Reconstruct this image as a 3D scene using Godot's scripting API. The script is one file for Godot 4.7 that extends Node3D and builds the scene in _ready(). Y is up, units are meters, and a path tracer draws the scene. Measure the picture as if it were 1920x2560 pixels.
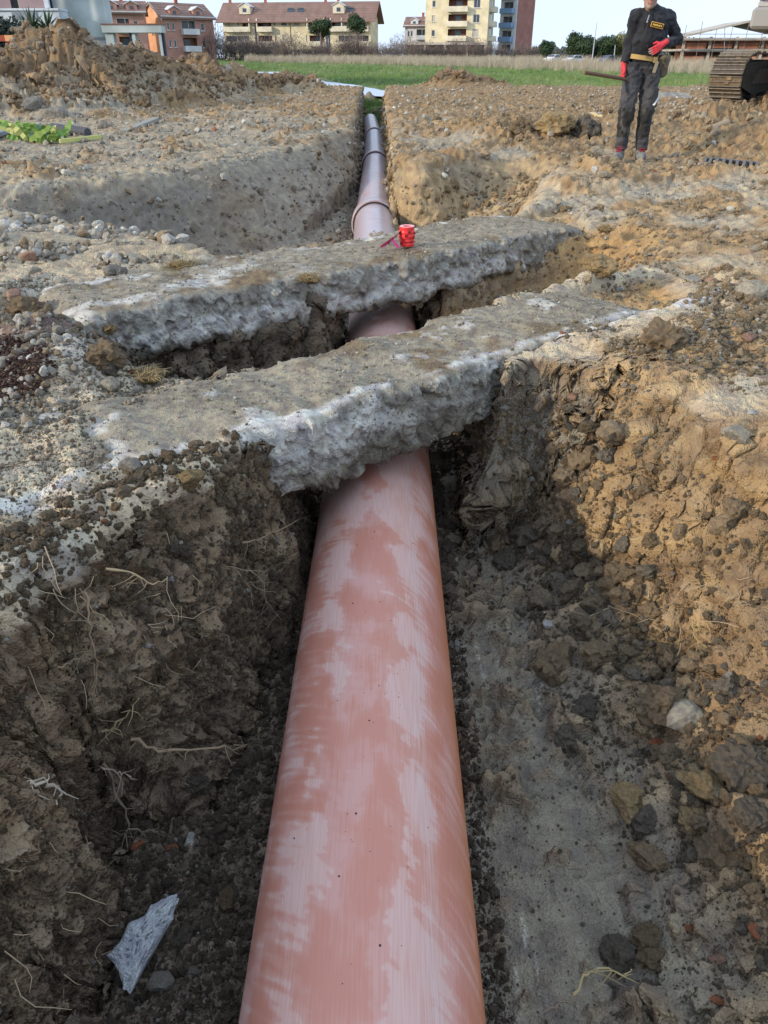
extends Node3D
# An open sewer trench with orange pipes under two old concrete-cased service lines.

var used_names := {}
var rng := RandomNumberGenerator.new()

# ------------------------------------------------------------------ helpers
class MB:
	# collects triangles (clockwise fronts) with colours and texture coordinates
	var v := PackedVector3Array()
	var n := PackedVector3Array()
	var c := PackedColorArray()
	var uv := PackedVector2Array()
	var xf := Transform3D.IDENTITY
	var col := Color.WHITE

	func tri(a: Vector3, b: Vector3, d: Vector3) -> void:
		a = xf * a
		b = xf * b
		d = xf * d
		var m := (d - a).cross(b - a).normalized()
		v.append(a); v.append(b); v.append(d)
		n.append(m); n.append(m); n.append(m)
		c.append(col); c.append(col); c.append(col)
		uv.append(Vector2.ZERO); uv.append(Vector2.ZERO); uv.append(Vector2.ZERO)

	func tri_out(a: Vector3, b: Vector3, d: Vector3, inside: Vector3) -> void:
		if (d - a).cross(b - a).dot(a - inside) < 0.0:
			tri(a, d, b)
		else:
			tri(a, b, d)

	func poly_out(p: Array, inside: Vector3) -> void:
		for i in range(1, p.size() - 1):
			tri_out(p[0], p[i], p[i + 1], inside)

	func smooth_tri(a: Vector3, b: Vector3, d: Vector3, na: Vector3, nb: Vector3, nd: Vector3) -> void:
		v.append(xf * a); v.append(xf * b); v.append(xf * d)
		n.append((xf.basis * na).normalized()); n.append((xf.basis * nb).normalized()); n.append((xf.basis * nd).normalized())
		c.append(col); c.append(col); c.append(col)
		uv.append(Vector2.ZERO); uv.append(Vector2.ZERO); uv.append(Vector2.ZERO)

	func box(at: Vector3, size: Vector3, bevel := 0.0) -> void:
		var h := size * 0.5
		if bevel <= 0.0:
			for k in 3:
				for s in [-1.0, 1.0]:
					var p := []
					for q in [[-1, -1], [1, -1], [1, 1], [-1, 1]]:
						var w := Vector3.ZERO
						w[k] = s * h[k]
						w[(k + 1) % 3] = q[0] * h[(k + 1) % 3]
						w[(k + 2) % 3] = q[1] * h[(k + 2) % 3]
						p.append(at + w)
					poly_out(p, at)
			return
		bevel = minf(bevel, minf(h.x, minf(h.y, h.z)) * 0.98)
		for k in 3:
			var k1 := (k + 1) % 3
			var k2 := (k + 2) % 3
			for s in [-1.0, 1.0]:
				var p := []
				for q in [[-1, -1], [1, -1], [1, 1], [-1, 1]]:
					var w := Vector3.ZERO
					w[k] = s * h[k]
					w[k1] = q[0] * (h[k1] - bevel)
					w[k2] = q[1] * (h[k2] - bevel)
					p.append(at + w)
				poly_out(p, at)
			for s1 in [-1.0, 1.0]:
				for s2 in [-1.0, 1.0]:
					var p := []
					for e in [-1.0, 1.0]:
						var w := Vector3.ZERO
						w[k] = e * (h[k] - bevel)
						w[k1] = s1 * h[k1]
						w[k2] = s2 * (h[k2] - bevel)
						p.append(at + w)
					for e in [1.0, -1.0]:
						var w := Vector3.ZERO
						w[k] = e * (h[k] - bevel)
						w[k1] = s1 * (h[k1] - bevel)
						w[k2] = s2 * h[k2]
						p.append(at + w)
					poly_out(p, at)
		for sx in [-1.0, 1.0]:
			for sy in [-1.0, 1.0]:
				for sz in [-1.0, 1.0]:
					var s := Vector3(sx, sy, sz)
					tri_out(at + s * (h - Vector3(0, bevel, bevel)), at + s * (h - Vector3(bevel, 0, bevel)), at + s * (h - Vector3(bevel, bevel, 0)), at)

	func prism(outline: Array, z0: float, z1: float) -> void:
		# an outline in x, y pushed from z0 to z1
		var pts := PackedVector2Array()
		for q in outline:
			pts.append(q)
		var idx := Geometry2D.triangulate_polygon(pts)
		var mid := Vector2.ZERO
		for q in pts:
			mid += q / pts.size()
		for i in range(0, idx.size(), 3):
			var a := pts[idx[i]]
			var b := pts[idx[i + 1]]
			var d := pts[idx[i + 2]]
			tri_out(Vector3(a.x, a.y, z0), Vector3(b.x, b.y, z0), Vector3(d.x, d.y, z0), Vector3(a.x, a.y, (z0 + z1) * 0.5))
			tri_out(Vector3(a.x, a.y, z1), Vector3(b.x, b.y, z1), Vector3(d.x, d.y, z1), Vector3(a.x, a.y, (z0 + z1) * 0.5))
		var cw := Geometry2D.is_polygon_clockwise(pts)
		for i in pts.size():
			var a := pts[i]
			var b := pts[(i + 1) % pts.size()]
			var e := (b - a).orthogonal() * (1.0 if cw else -1.0)
			var ins := Vector3((a.x + b.x) * 0.5 - e.x, (a.y + b.y) * 0.5 - e.y, (z0 + z1) * 0.5)
			poly_out([Vector3(a.x, a.y, z0), Vector3(b.x, b.y, z0), Vector3(b.x, b.y, z1), Vector3(a.x, a.y, z1)], ins)

	func tube(pts: Array, radii: Array, sides := 6, caps := true) -> void:
		var rings := []
		var side := Vector3.ZERO
		for i in pts.size():
			var t: Vector3 = (pts[mini(i + 1, pts.size() - 1)] - pts[maxi(i - 1, 0)]).normalized()
			if side == Vector3.ZERO:
				side = t.cross(Vector3.UP if absf(t.y) < 0.9 else Vector3.RIGHT).normalized()
			side = (side - t * side.dot(t)).normalized()
			var up := t.cross(side)
			var ring := []
			for k in sides:
				var a := TAU * k / sides
				ring.append(side * cos(a) + up * sin(a))
			rings.append(ring)
		for i in pts.size() - 1:
			var r0: float = radii[i % radii.size()] if radii.size() > 1 else radii[0]
			var r1: float = radii[(i + 1) % radii.size()] if radii.size() > 1 else radii[0]
			for k in sides:
				var j := (k + 1) % sides
				var a0: Vector3 = rings[i][k]
				var b0: Vector3 = rings[i][j]
				var a1: Vector3 = rings[i + 1][k]
				var b1: Vector3 = rings[i + 1][j]
				smooth_tri(pts[i] + a0 * r0, pts[i + 1] + a1 * r1, pts[i + 1] + b1 * r1, a0, a1, b1)
				smooth_tri(pts[i] + a0 * r0, pts[i + 1] + b1 * r1, pts[i] + b0 * r0, a0, b1, b0)
		if caps:
			for e in [0, pts.size() - 1]:
				var r: float = radii[e] if radii.size() > 1 else radii[0]
				var inn: Vector3 = pts[1] if e == 0 else pts[e - 1]
				var p := []
				for k in sides:
					p.append(pts[e] + rings[e][k] * r)
				poly_out(p, inn)

	func lathe(profile: Array, sides := 16) -> void:
		# profile of (radius, height), turned about y
		for i in profile.size() - 1:
			var p: Vector2 = profile[i]
			var q: Vector2 = profile[i + 1]
			var d := q - p
			var m := Vector2(d.y, -d.x).normalized()
			for k in sides:
				var a := TAU * k / sides
				var b := TAU * (k + 1) / sides
				var ca := Vector3(cos(a), 0, sin(a))
				var cb := Vector3(cos(b), 0, sin(b))
				var na := ca * m.x + Vector3.UP * m.y
				var nb := cb * m.x + Vector3.UP * m.y
				var pa := ca * p.x + Vector3.UP * p.y
				var pb := cb * p.x + Vector3.UP * p.y
				var qa := ca * q.x + Vector3.UP * q.y
				var qb := cb * q.x + Vector3.UP * q.y
				if p.x > 0.0:
					smooth_tri(pa, pb, qb, na, nb, nb)
				if q.x > 0.0:
					smooth_tri(pa, qb, qa, na, nb, na)

	func mesh() -> ArrayMesh:
		var a := []
		a.resize(Mesh.ARRAY_MAX)
		a[Mesh.ARRAY_VERTEX] = v
		a[Mesh.ARRAY_NORMAL] = n
		a[Mesh.ARRAY_COLOR] = c
		a[Mesh.ARRAY_TEX_UV] = uv
		var m := ArrayMesh.new()
		if v.size():
			m.add_surface_from_arrays(Mesh.PRIMITIVE_TRIANGLES, a)
		return m


func grid_mesh(v: PackedVector3Array, c: PackedColorArray, uv: PackedVector2Array, rows: int, cols: int, flip := false) -> ArrayMesh:
	# rows * cols vertices to one smooth sheet
	var idx := PackedInt32Array()
	idx.resize((rows - 1) * (cols - 1) * 6)
	var k := 0
	for i in rows - 1:
		for j in cols - 1:
			var a := i * cols + j
			if flip:
				idx[k] = a; idx[k + 1] = a + 1; idx[k + 2] = a + cols + 1
				idx[k + 3] = a; idx[k + 4] = a + cols + 1; idx[k + 5] = a + cols
			else:
				idx[k] = a; idx[k + 1] = a + cols + 1; idx[k + 2] = a + 1
				idx[k + 3] = a; idx[k + 4] = a + cols; idx[k + 5] = a + cols + 1
			k += 6
	var n := PackedVector3Array()
	n.resize(rows * cols)
	var sg := -1.0 if flip else 1.0
	for i in rows:
		var up := maxi(i - 1, 0) * cols
		var dn := mini(i + 1, rows - 1) * cols
		for j in cols:
			var l := maxi(j - 1, 0)
			var r := mini(j + 1, cols - 1)
			n[i * cols + j] = ((v[i * cols + r] - v[i * cols + l]).cross(v[dn + j] - v[up + j]) * sg).normalized()
	var arr := []
	arr.resize(Mesh.ARRAY_MAX)
	arr[Mesh.ARRAY_VERTEX] = v
	arr[Mesh.ARRAY_NORMAL] = n
	if c.size():
		arr[Mesh.ARRAY_COLOR] = c
	if uv.size():
		arr[Mesh.ARRAY_TEX_UV] = uv
	arr[Mesh.ARRAY_INDEX] = idx
	var m := ArrayMesh.new()
	m.add_surface_from_arrays(Mesh.PRIMITIVE_TRIANGLES, arr)
	return m


func free_name(called: String) -> String:
	if not used_names.has(called):
		used_names[called] = 0
		return called
	used_names[called] += 1
	return "%s_%03d" % [called, used_names[called]]


func put(called: String, m: Mesh, mat: Material, parent: Node3D = null) -> MeshInstance3D:
	var o := MeshInstance3D.new()
	o.mesh = m
	o.material_override = mat
	if parent == null:
		o.name = free_name(called)
		add_child(o)
	else:
		var nm := called
		var k := 0
		while parent.has_node(NodePath(nm)):
			k += 1
			nm = "%s_%03d" % [called, k]
		o.name = nm
		parent.add_child(o, true)
	return o


func tag(o: Node, label: String, category := "", group := "", kind := "") -> Node:
	if label: o.set_meta("label", label)
	if category: o.set_meta("category", category)
	if group: o.set_meta("group", group)
	if kind: o.set_meta("kind", kind)
	return o


func thing(called: String, label: String, category: String, at := Vector3.ZERO, turn := 0.0, group := "") -> Node3D:
	var o := Node3D.new()
	o.name = free_name(called)
	add_child(o)
	o.position = at
	o.rotation.y = turn
	tag(o, label, category, group)
	return o


func copy(o: Node3D, label: String, at: Vector3, turn := 0.0, size := 1.0) -> Node3D:
	var r: Node3D = o.duplicate()
	r.name = free_name(str(o.name).trim_suffix("_000"))
	add_child(r)
	r.transform = Transform3D(Basis(Vector3.UP, turn).scaled(Vector3.ONE * size), at)
	r.set_meta("label", label)
	return r


func noise(kind: int, freq: float, sd: int, oct := 1) -> FastNoiseLite:
	var f := FastNoiseLite.new()
	f.seed = sd
	f.noise_type = kind
	f.frequency = freq
	if oct > 1:
		f.fractal_type = FastNoiseLite.FRACTAL_FBM
		f.fractal_octaves = oct
	else:
		f.fractal_type = FastNoiseLite.FRACTAL_NONE
	if kind == FastNoiseLite.TYPE_CELLULAR:
		f.cellular_return_type = FastNoiseLite.RETURN_DISTANCE
		f.cellular_jitter = 1.0
	return f


func lin(r: float, g: float, b: float) -> Color:
	# an sRGB 0..255 colour as a linear one, for vertex colours
	return Color(r / 255.0, g / 255.0, b / 255.0).srgb_to_linear()


func flat_mat(c: Color, rough := 0.9, metal := 0.0) -> StandardMaterial3D:
	# c is sRGB
	var m := StandardMaterial3D.new()
	m.albedo_color = c
	m.roughness = rough
	m.metallic = metal
	return m


func rgb8(r: float, g: float, b: float) -> Color:
	return Color(r / 255.0, g / 255.0, b / 255.0)


func vc_mat(rough := 0.95) -> StandardMaterial3D:
	var m := StandardMaterial3D.new()
	m.vertex_color_use_as_albedo = true
	m.roughness = rough
	return m


# ------------------------------------------------------------------ the scene
func _ready() -> void:
	rng.seed = 4711
	# camera: a phone held upright, looking down the trench
	var cam := Camera3D.new()
	cam.name = "camera"
	cam.fov = 69.4
	cam.near = 0.05
	cam.far = 3000.0
	cam.position = Vector3(0, 1.1, 0)
	cam.rotation_degrees = Vector3(-31.56, 0, 0)
	add_child(cam)
	cam.current = true
	# sky, sun, exposure
	var env := Environment.new()
	var sky := Sky.new()
	var sm := ProceduralSkyMaterial.new()
	sm.sky_top_color = Color(0.605, 0.66, 0.735)
	sm.sky_horizon_color = Color(0.597, 0.648, 0.706)
	sm.sky_curve = 0.16
	sm.ground_bottom_color = Color(0.3, 0.28, 0.25)
	sm.ground_horizon_color = Color(0.75, 0.76, 0.78)
	sm.sky_energy_multiplier = 1.0
	sm.sky_cover = thin_clouds()
	sm.sky_cover_modulate = Color(1, 1, 1, 0.12)
	sm.sun_angle_max = 25.0
	sky.sky_material = sm
	env.background_mode = Environment.BG_SKY
	env.sky = sky
	env.tonemap_mode = Environment.TONE_MAPPER_LINEAR
	env.tonemap_exposure = 2.7
	env.sdfgi_enabled = true
	env.ssao_enabled = true
	env.ssil_enabled = true
	var we := WorldEnvironment.new()
	we.name = "environment"
	we.environment = env
	add_child(we)
	var sun := DirectionalLight3D.new()
	sun.name = "sun"
	sun.light_energy = 0.42
	sun.light_color = Color(1.0, 0.925, 0.82)
	sun.light_angular_distance = 3.0
	sun.shadow_enabled = true
	add_child(sun)
	sun.look_at_from_position(Vector3(-0.86, 0.31, 0.40) * 50.0, Vector3.ZERO)
	# the place
	setup_noise()
	make_materials()
	build_ground()
	build_caps()
	build_pipes()
	scatter()
	build_field()
	build_hedge()
	build_buildings()
	build_far_things()
	build_excavator()
	build_person()
	build_small()
	#PARTS


func thin_clouds() -> ImageTexture:
	var f := noise(FastNoiseLite.TYPE_SIMPLEX, 1.0, 5, 5)
	var im := Image.create(512, 256, false, Image.FORMAT_RGBA8)
	for y in 256:
		var el := (0.5 - (y + 0.5) / 256.0) * PI
		for x in 512:
			var az := TAU * x / 512.0
			var d := Vector3(cos(el) * cos(az), sin(el) * 2.2, cos(el) * sin(az))
			var a := smoothstep(-0.05, 0.75, f.get_noise_3dv(d * 1.3) + 0.12)
			im.set_pixel(x, y, Color(0.95, 0.97, 1.0, 0.0 if el < 0.0 else a * 0.45))
	return ImageTexture.create_from_image(im)


# ------------------------------------------------------------------ terrain
var n_big: FastNoiseLite
var n_mid: FastNoiseLite
var n_small: FastNoiseLite
var n_clod: FastNoiseLite
var n_clod2: FastNoiseLite
var n_grit: FastNoiseLite
var n_fine: FastNoiseLite
var n_chip: FastNoiseLite
var n_patch: FastNoiseLite
var n_line: FastNoiseLite
var pits := []
var heaps := []
const B1 := [Vector2(-2.1, -1.42), Vector2(-1.25, -2.02), Vector2(-0.42, -2.6), Vector2(0.2, -3.12), Vector2(0.9, -3.68), Vector2(1.6, -4.22)]
const B2 := [Vector2(-2.0, -3.55), Vector2(-1.15, -4.25), Vector2(-0.7, -4.62), Vector2(0.0, -5.06), Vector2(0.4, -5.45), Vector2(0.9, -5.92), Vector2(1.6, -6.5)]
const PIPE := [Vector3(-0.055, -0.567, 0.9), Vector3(-0.012, -0.619, -5.25), Vector3(-0.117, -0.668, -9.7), Vector3(-0.168, -0.737, -16.1), Vector3(-0.268, -0.81, -22.9), Vector3(-0.5, -0.89, -30.6)]
const PIPE_R := 0.25


func setup_noise() -> void:
	n_big = noise(FastNoiseLite.TYPE_SIMPLEX, 0.35, 11, 3)
	n_mid = noise(FastNoiseLite.TYPE_SIMPLEX, 1.9, 12, 3)
	n_small = noise(FastNoiseLite.TYPE_SIMPLEX, 9.0, 13, 3)
	n_clod = noise(FastNoiseLite.TYPE_CELLULAR, 7.5, 14)
	n_clod2 = noise(FastNoiseLite.TYPE_CELLULAR, 19.0, 15)
	n_grit = noise(FastNoiseLite.TYPE_CELLULAR, 48.0, 16)
	n_chip = noise(FastNoiseLite.TYPE_CELLULAR, 13.0, 20)
	n_chip.cellular_return_type = FastNoiseLite.RETURN_CELL_VALUE
	n_fine = noise(FastNoiseLite.TYPE_CELLULAR, 85.0, 19)
	n_patch = noise(FastNoiseLite.TYPE_SIMPLEX, 0.8, 17, 4)
	n_line = noise(FastNoiseLite.TYPE_SIMPLEX, 5.0, 18, 4)
	# every pit: rim points (x, z, run of the wall below that point), a floor
	pit("near", [[-0.9, 0.9, .2], [-0.88, -1.0, .2], [-0.92, -1.38, .12], [-0.80, -1.56, .32], [-0.54, -2.08, .16], [-0.42, -2.3, .1], [0.42, -2.88, .1], [0.6, -3.0, .16], [0.82, -3.0, .28], [1.05, -2.76, .38], [1.2, -2.4, .42], [1.46, -2.0, .46], [1.8, -1.2, .52], [1.95, 0.9, .52]])
	pit("trench", [[-0.42, -2.2, .06], [-0.43, -3.2, .07], [-0.40, -4.4, .08], [-0.42, -5.2, .07], [-0.46, -9.0, .1], [-0.55, -12.0, .16], [-0.60, -14.5, .16], [-0.70, -20.0, .16], [-0.80, -24.0, .16], [-0.92, -34.0, .16], [-0.95, -38.0, .16], [0.12, -38.0, .14], [0.10, -33.0, .14], [0.14, -23.0, .16], [0.18, -14.5, .16], [0.22, -9.0, .2], [0.34, -5.8, .15], [0.46, -5.0, .12], [0.52, -4.0, .12], [0.52, -3.0, .1], [0.5, -2.2, .1]])
	pit("middle", [[-1.45, -3.25, .2], [-1.1, -2.95, .12], [-0.8, -2.72, .1], [-0.4, -2.95, .08], [0.0, -3.3, .08], [0.48, -3.72, .08], [0.9, -4.06, .1], [1.4, -4.45, .2], [1.75, -4.75, .5], [2.2, -5.4, .8], [2.3, -5.9, .9], [1.95, -6.12, .8], [1.5, -6.1, .5], [1.15, -5.8, .3], [0.8, -5.42, .14], [0.37, -5.0, .12], [0.0, -4.72, .12], [-0.4, -4.48, .14], [-0.8, -4.24, .14], [-1.15, -3.98, .16], [-1.4, -3.72, .2]])
	pit("far left", [[-4.6, -7.1, .4], [-4.3, -7.6, .5], [-3.5, -7.95, .5], [-2.7, -8.7, .75], [-2.1, -9.7, 1.1], [-1.7, -10.6, 1.3], [-1.2, -12.0, 1.0], [-0.75, -14.2, .5], [-0.4, -14.6, .3], [0.0, -13.5, .2], [0.0, -5.5, .1], [-0.35, -5.32, .1], [-0.7, -5.0, .1], [-1.05, -4.78, .15], [-1.35, -5.25, .3], [-1.85, -5.75, .4], [-2.5, -6.05, .5], [-3.3, -6.7, .5]])
	pit("far right", [[0.0, -5.5, .1], [0.45, -5.98, .1], [0.9, -6.35, .14], [1.3, -6.75, .3], [1.65, -7.8, .5], [2.15, -8.9, .6], [2.5, -9.9, .6], [2.2, -10.7, .6], [1.5, -10.9, .7], [0.9, -10.3, .6], [0.42, -9.6, .5], [0.0, -10.5, .2]])
	# heaps: x, z, radius x, radius z, height
	heaps = [[-7.75, -21.0, 3.0, 3.4, 1.40], [-6.75, -22.3, 3.0, 3.0, 1.28], [-9.6, -19.8, 3.2, 3.2, 1.0], [-11.5, -21.0, 4.0, 3.5, 1.15], [-6.4, -25.2, 2.8, 2.2, 0.9], [-5.9, -27.5, 1.8, 1.6, 0.95], [-4.9, -28.0, 1.6, 1.4, 0.85], [-3.3, -29.5, 1.8, 1.3, 0.55],
		[-7.2, -18.6, 2.6, 1.6, 0.55], [2.9, -36.0, 1.6, 1.0, 0.42], [4.6, -36.5, 2.0, 0.9, 0.3], [9.2, -18.8, 3.4, 2.4, 0.28], [5.6, -14.5, 2.4, 1.4, 0.22], [2.0, -12.6, 1.1, 0.8, 0.34], [1.4, -13.4, 0.8, 0.6, 0.25], [3.6, -8.0, 1.5, 0.6, 0.10], [2.0, -8.0, 0.8, 0.7, 0.2], [5.4, -9.4, 1.5, 0.7, 0.15], [5.2, -11.0, 1.4, 0.8, 0.3], [-2.3, -5.0, 1.1, 0.5, 0.10], [-1.25, -2.75, 0.32, 0.28, 0.16], [-1.5, -3.2, 0.3, 0.25, 0.12], [1.35, -3.2, 0.5, 0.35, 0.07], [-1.6, -9.4, 0.8, 0.6, 0.12]]


func pit(called: String, rim: Array) -> void:
	var p := PackedVector2Array()
	var r := PackedFloat32Array()
	var lo := Vector2(1e9, 1e9)
	var hi := Vector2(-1e9, -1e9)
	for q in rim:
		p.append(Vector2(q[0], q[1]))
		r.append(q[2])
		lo = lo.min(p[-1])
		hi = hi.max(p[-1])
	pits.append([called, p, r, lo - Vector2(0.2, 0.2), hi + Vector2(0.2, 0.2)])


func axis_x(z: float) -> float:
	for i in PIPE.size() - 1:
		if z >= PIPE[i + 1].z:
			var t: float = (PIPE[i].z - z) / (PIPE[i].z - PIPE[i + 1].z)
			return lerpf(PIPE[i].x, PIPE[i + 1].x, t)
	return (PIPE[-1] as Vector3).x


func strip_dist(line: Array, q: Vector2) -> float:
	var best := 1e9
	for i in line.size() - 1:
		var a: Vector2 = line[i]
		var e: Vector2 = line[i + 1] - a
		var t: float = clampf((q - a).dot(e) / e.length_squared(), 0.0, 1.0)
		best = minf(best, (a + e * t).distance_squared_to(q))
	return sqrt(best)


func ground(x: float, z: float) -> float:
	var h := 0.05 * n_big.get_noise_2d(x, z) + 0.025 * n_mid.get_noise_2d(x, z)
	for p in heaps:
		var dx: float = (x - p[0]) / p[2]
		var dz: float = (z - p[1]) / p[3]
		var d := dx * dx + dz * dz
		if d < 1.0:
			var q := 1.0 - sqrt(d + 0.015)
			if q > 0.0:
				var k: float = p[4] * q * 1.12
				h = h + k if k < 0.3 else maxf(h, k + 0.12 * n_mid.get_noise_2d(x * 0.7, z * 0.7) * k)
	if z < -30.0:
		var edge := -37.5 + 2.0 * n_big.get_noise_2d(x * 1.5, 7.0) - 0.35 * maxf(0.0, -x - 3.0)
		h -= 0.85 * smoothstep(edge + 1.6, edge - 2.4, z)
	if z < -8.4 and z > -12.2 and x > 1.4 and x < 4.8:
		var k := smoothstep(1.7, 0.5, Vector2(x - 3.05, z + 10.3).length())
		h = lerpf(h, -0.03, k)
	if z < -1.5 and z > -7.2:
		var q := Vector2(x, z)
		if x > -1.1 and x < 1.75 and z > -4.6:
			h -= 0.10 * smoothstep(0.31, 0.21, strip_dist(B1, q)) * smoothstep(-1.1, -0.8, x) * smoothstep(1.75, 1.5, x)
		if x > -2.2 and x < 1.75 and z < -3.2:
			h -= 0.10 * smoothstep(0.39, 0.29, strip_dist(B2, q)) * smoothstep(1.75, 1.5, x)
	return h


func floor_of(which: int, x: float, z: float) -> float:
	match which:
		0:
			var u := maxf(0.0, x - 0.62)
			return -0.80 + 0.42 * minf(u, 0.55) + 0.07 * n_mid.get_noise_2d(x * 1.3, z * 1.3) * smoothstep(0.5, 0.8, x) - 0.04 * smoothstep(-0.3, -0.6, x)
		1:
			return -0.80 + 0.0105 * z + 0.03 * n_mid.get_noise_2d(x, z) + (0.45 * smoothstep(-31.0, -33.6, z) - 0.5 * smoothstep(-33.6, -35.0, z))
		2:
			return -0.82 + maxf(0.0, x - 0.75) * 0.5 + 0.1 * smoothstep(0.35, 0.6, x)
		3:
			return -0.80 + 0.12 * smoothstep(-1.2, -3.2, x) + 0.05 * n_mid.get_noise_2d(x, z)
		_:
			return -0.72 + 0.42 * smoothstep(0.4, 2.0, x) + 0.06 * n_mid.get_noise_2d(x, z)


func height(x: float, z: float) -> float:
	var h := ground(x, z)
	if z < -38.0 or z > 1.0 or x < -5.0 or x > 2.6:
		return h
	var q := Vector2(x, z)
	var wob := 1e9
	var out := h
	for i in pits.size():
		var p: Array = pits[i]
		var lo: Vector2 = p[3]
		var hi: Vector2 = p[4]
		if x < lo.x or z < lo.y or x > hi.x or z > hi.y:
			continue
		if wob > 1e8:
			wob = 0.05 * n_line.get_noise_2d(x * 0.6, z * 0.6) + 0.006 * n_small.get_noise_2d(x, z)
		var pts: PackedVector2Array = p[1]
		var runs: PackedFloat32Array = p[2]
		var m := pts.size()
		var best := 1e9
		var run := 0.1
		var inside := false
		var a := pts[m - 1]
		var ra := runs[m - 1]
		for k in m:
			var b := pts[k]
			var rb := runs[k]
			if (a.y > z) != (b.y > z) and x < (b.x - a.x) * (z - a.y) / (b.y - a.y) + a.x:
				inside = not inside
			var e := b - a
			var t: float = clampf((q - a).dot(e) / e.length_squared(), 0.0, 1.0)
			var d := (a + e * t).distance_squared_to(q)
			if d < best:
				best = d
				run = lerpf(ra, rb, t)
			a = b
			ra = rb
		var dist := sqrt(best) * (1.0 if inside else -1.0) + wob * (0.35 if i == 1 else 1.0)
		if dist <= 0.0:
			continue
		var s := clampf(dist / run, 0.0, 1.0)
		s = s * 0.55 + 0.45 * s * s * (3.0 - 2.0 * s)
		out = minf(out, lerpf(h, floor_of(i, x, z), s))
	return out


func dome(f: FastNoiseLite, p: Vector3) -> float:
	var d := f.get_noise_3dv(p) + 1.0
	return maxf(0.0, 1.0 - d * d)


var t_rows := 0
var t_cols := 0
var t_v := PackedVector3Array()
var t_n := PackedVector3Array()
var soil: StandardMaterial3D
const DETAIL := 0.0037


func build_ground() -> void:
	var zs := PackedFloat32Array()
	var z := 1.2
	while z > -41.0:
		zs.append(z)
		var d := maxf(0.9, -z)
		var st := DETAIL * d * (1.0 if d < 8.0 else 1.0 + (d - 8.0) * 0.035)
		if z < -2.85 and z > -3.5:
			st *= 0.36
		elif z < -2.3 and z > -5.0:
			st *= 0.55
		if z > -0.5:
			st = 0.03
		z -= st
	t_rows = zs.size()
	t_cols = int(2.75 / DETAIL)
	var vs := PackedVector3Array()
	vs.resize(t_rows * t_cols)
	var cx := PackedFloat32Array()
	var ch := PackedFloat32Array()
	var cl := PackedFloat32Array()
	var m := t_cols
	cx.resize(m)
	ch.resize(m)
	cl.resize(m)
	for i in t_rows:
		z = zs[i]
		var d := maxf(0.9, -z)
		var w := 0.66 * d + 0.95
		for j in m:
			var s := 2.0 * j / (m - 1.0) - 1.0
			var x := s * w
			var over := absf(s) - 0.93
			if over > 0.0:
				x += signf(s) * over * over * 206.0 * (5.0 + 0.45 * d) * 0.16
			cx[j] = x
			ch[j] = height(x, z)
			if j == 0:
				cl[0] = 0.0
			else:
				var g := absf(ch[j] - ch[j - 1]) / maxf(1e-5, cx[j] - cx[j - 1])
				cl[j] = cl[j - 1] + minf(6.0, sqrt(1.0 + g * g))
		var k := 0
		var total := cl[m - 1]
		for j in m:
			var at := total * j / (m - 1.0)
			while k < m - 2 and cl[k + 1] < at:
				k += 1
			var t := clampf((at - cl[k]) / maxf(1e-6, cl[k + 1] - cl[k]), 0.0, 1.0)
			vs[i * m + j] = Vector3(lerpf(cx[k], cx[k + 1], t), lerpf(ch[k], ch[k + 1], t), z)
	t_v.resize(t_rows * t_cols)
	t_n.resize(t_rows * t_cols)
	var cs := PackedColorArray()
	cs.resize(t_rows * t_cols)
	for i in t_rows:
		var up := maxi(i - 3, 0) * m
		var dn := mini(i + 3, t_rows - 1) * m
		for j in m:
			var l := maxi(j - 2, 0)
			var r := mini(j + 2, m - 1)
			var p := vs[i * m + j]
			var nn := ((vs[i * m + r] - vs[i * m + l]).cross(vs[dn + j] - vs[up + j])).normalized()
			t_n[i * m + j] = nn
			var e := soil_at(p, nn)
			t_v[i * m + j] = p + nn * e[0]
			cs[i * m + j] = e[1]
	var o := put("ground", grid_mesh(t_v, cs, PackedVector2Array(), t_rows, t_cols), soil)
	tag(o, "churned clay ground with the dug trench and its side pits", "", "", "structure")


func surface_y(x: float, z: float) -> float:
	# the height of the finished, rough surface (walls apart)
	var h := height(x, z)
	var n := Vector3(height(x - 0.012, z) - height(x + 0.012, z), 0.024, height(x, z - 0.012) - height(x, z + 0.012)).normalized()
	var e: float = soil_at(Vector3(x, h, z), n)[0]
	return h + e / maxf(0.3, n.y)


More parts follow.
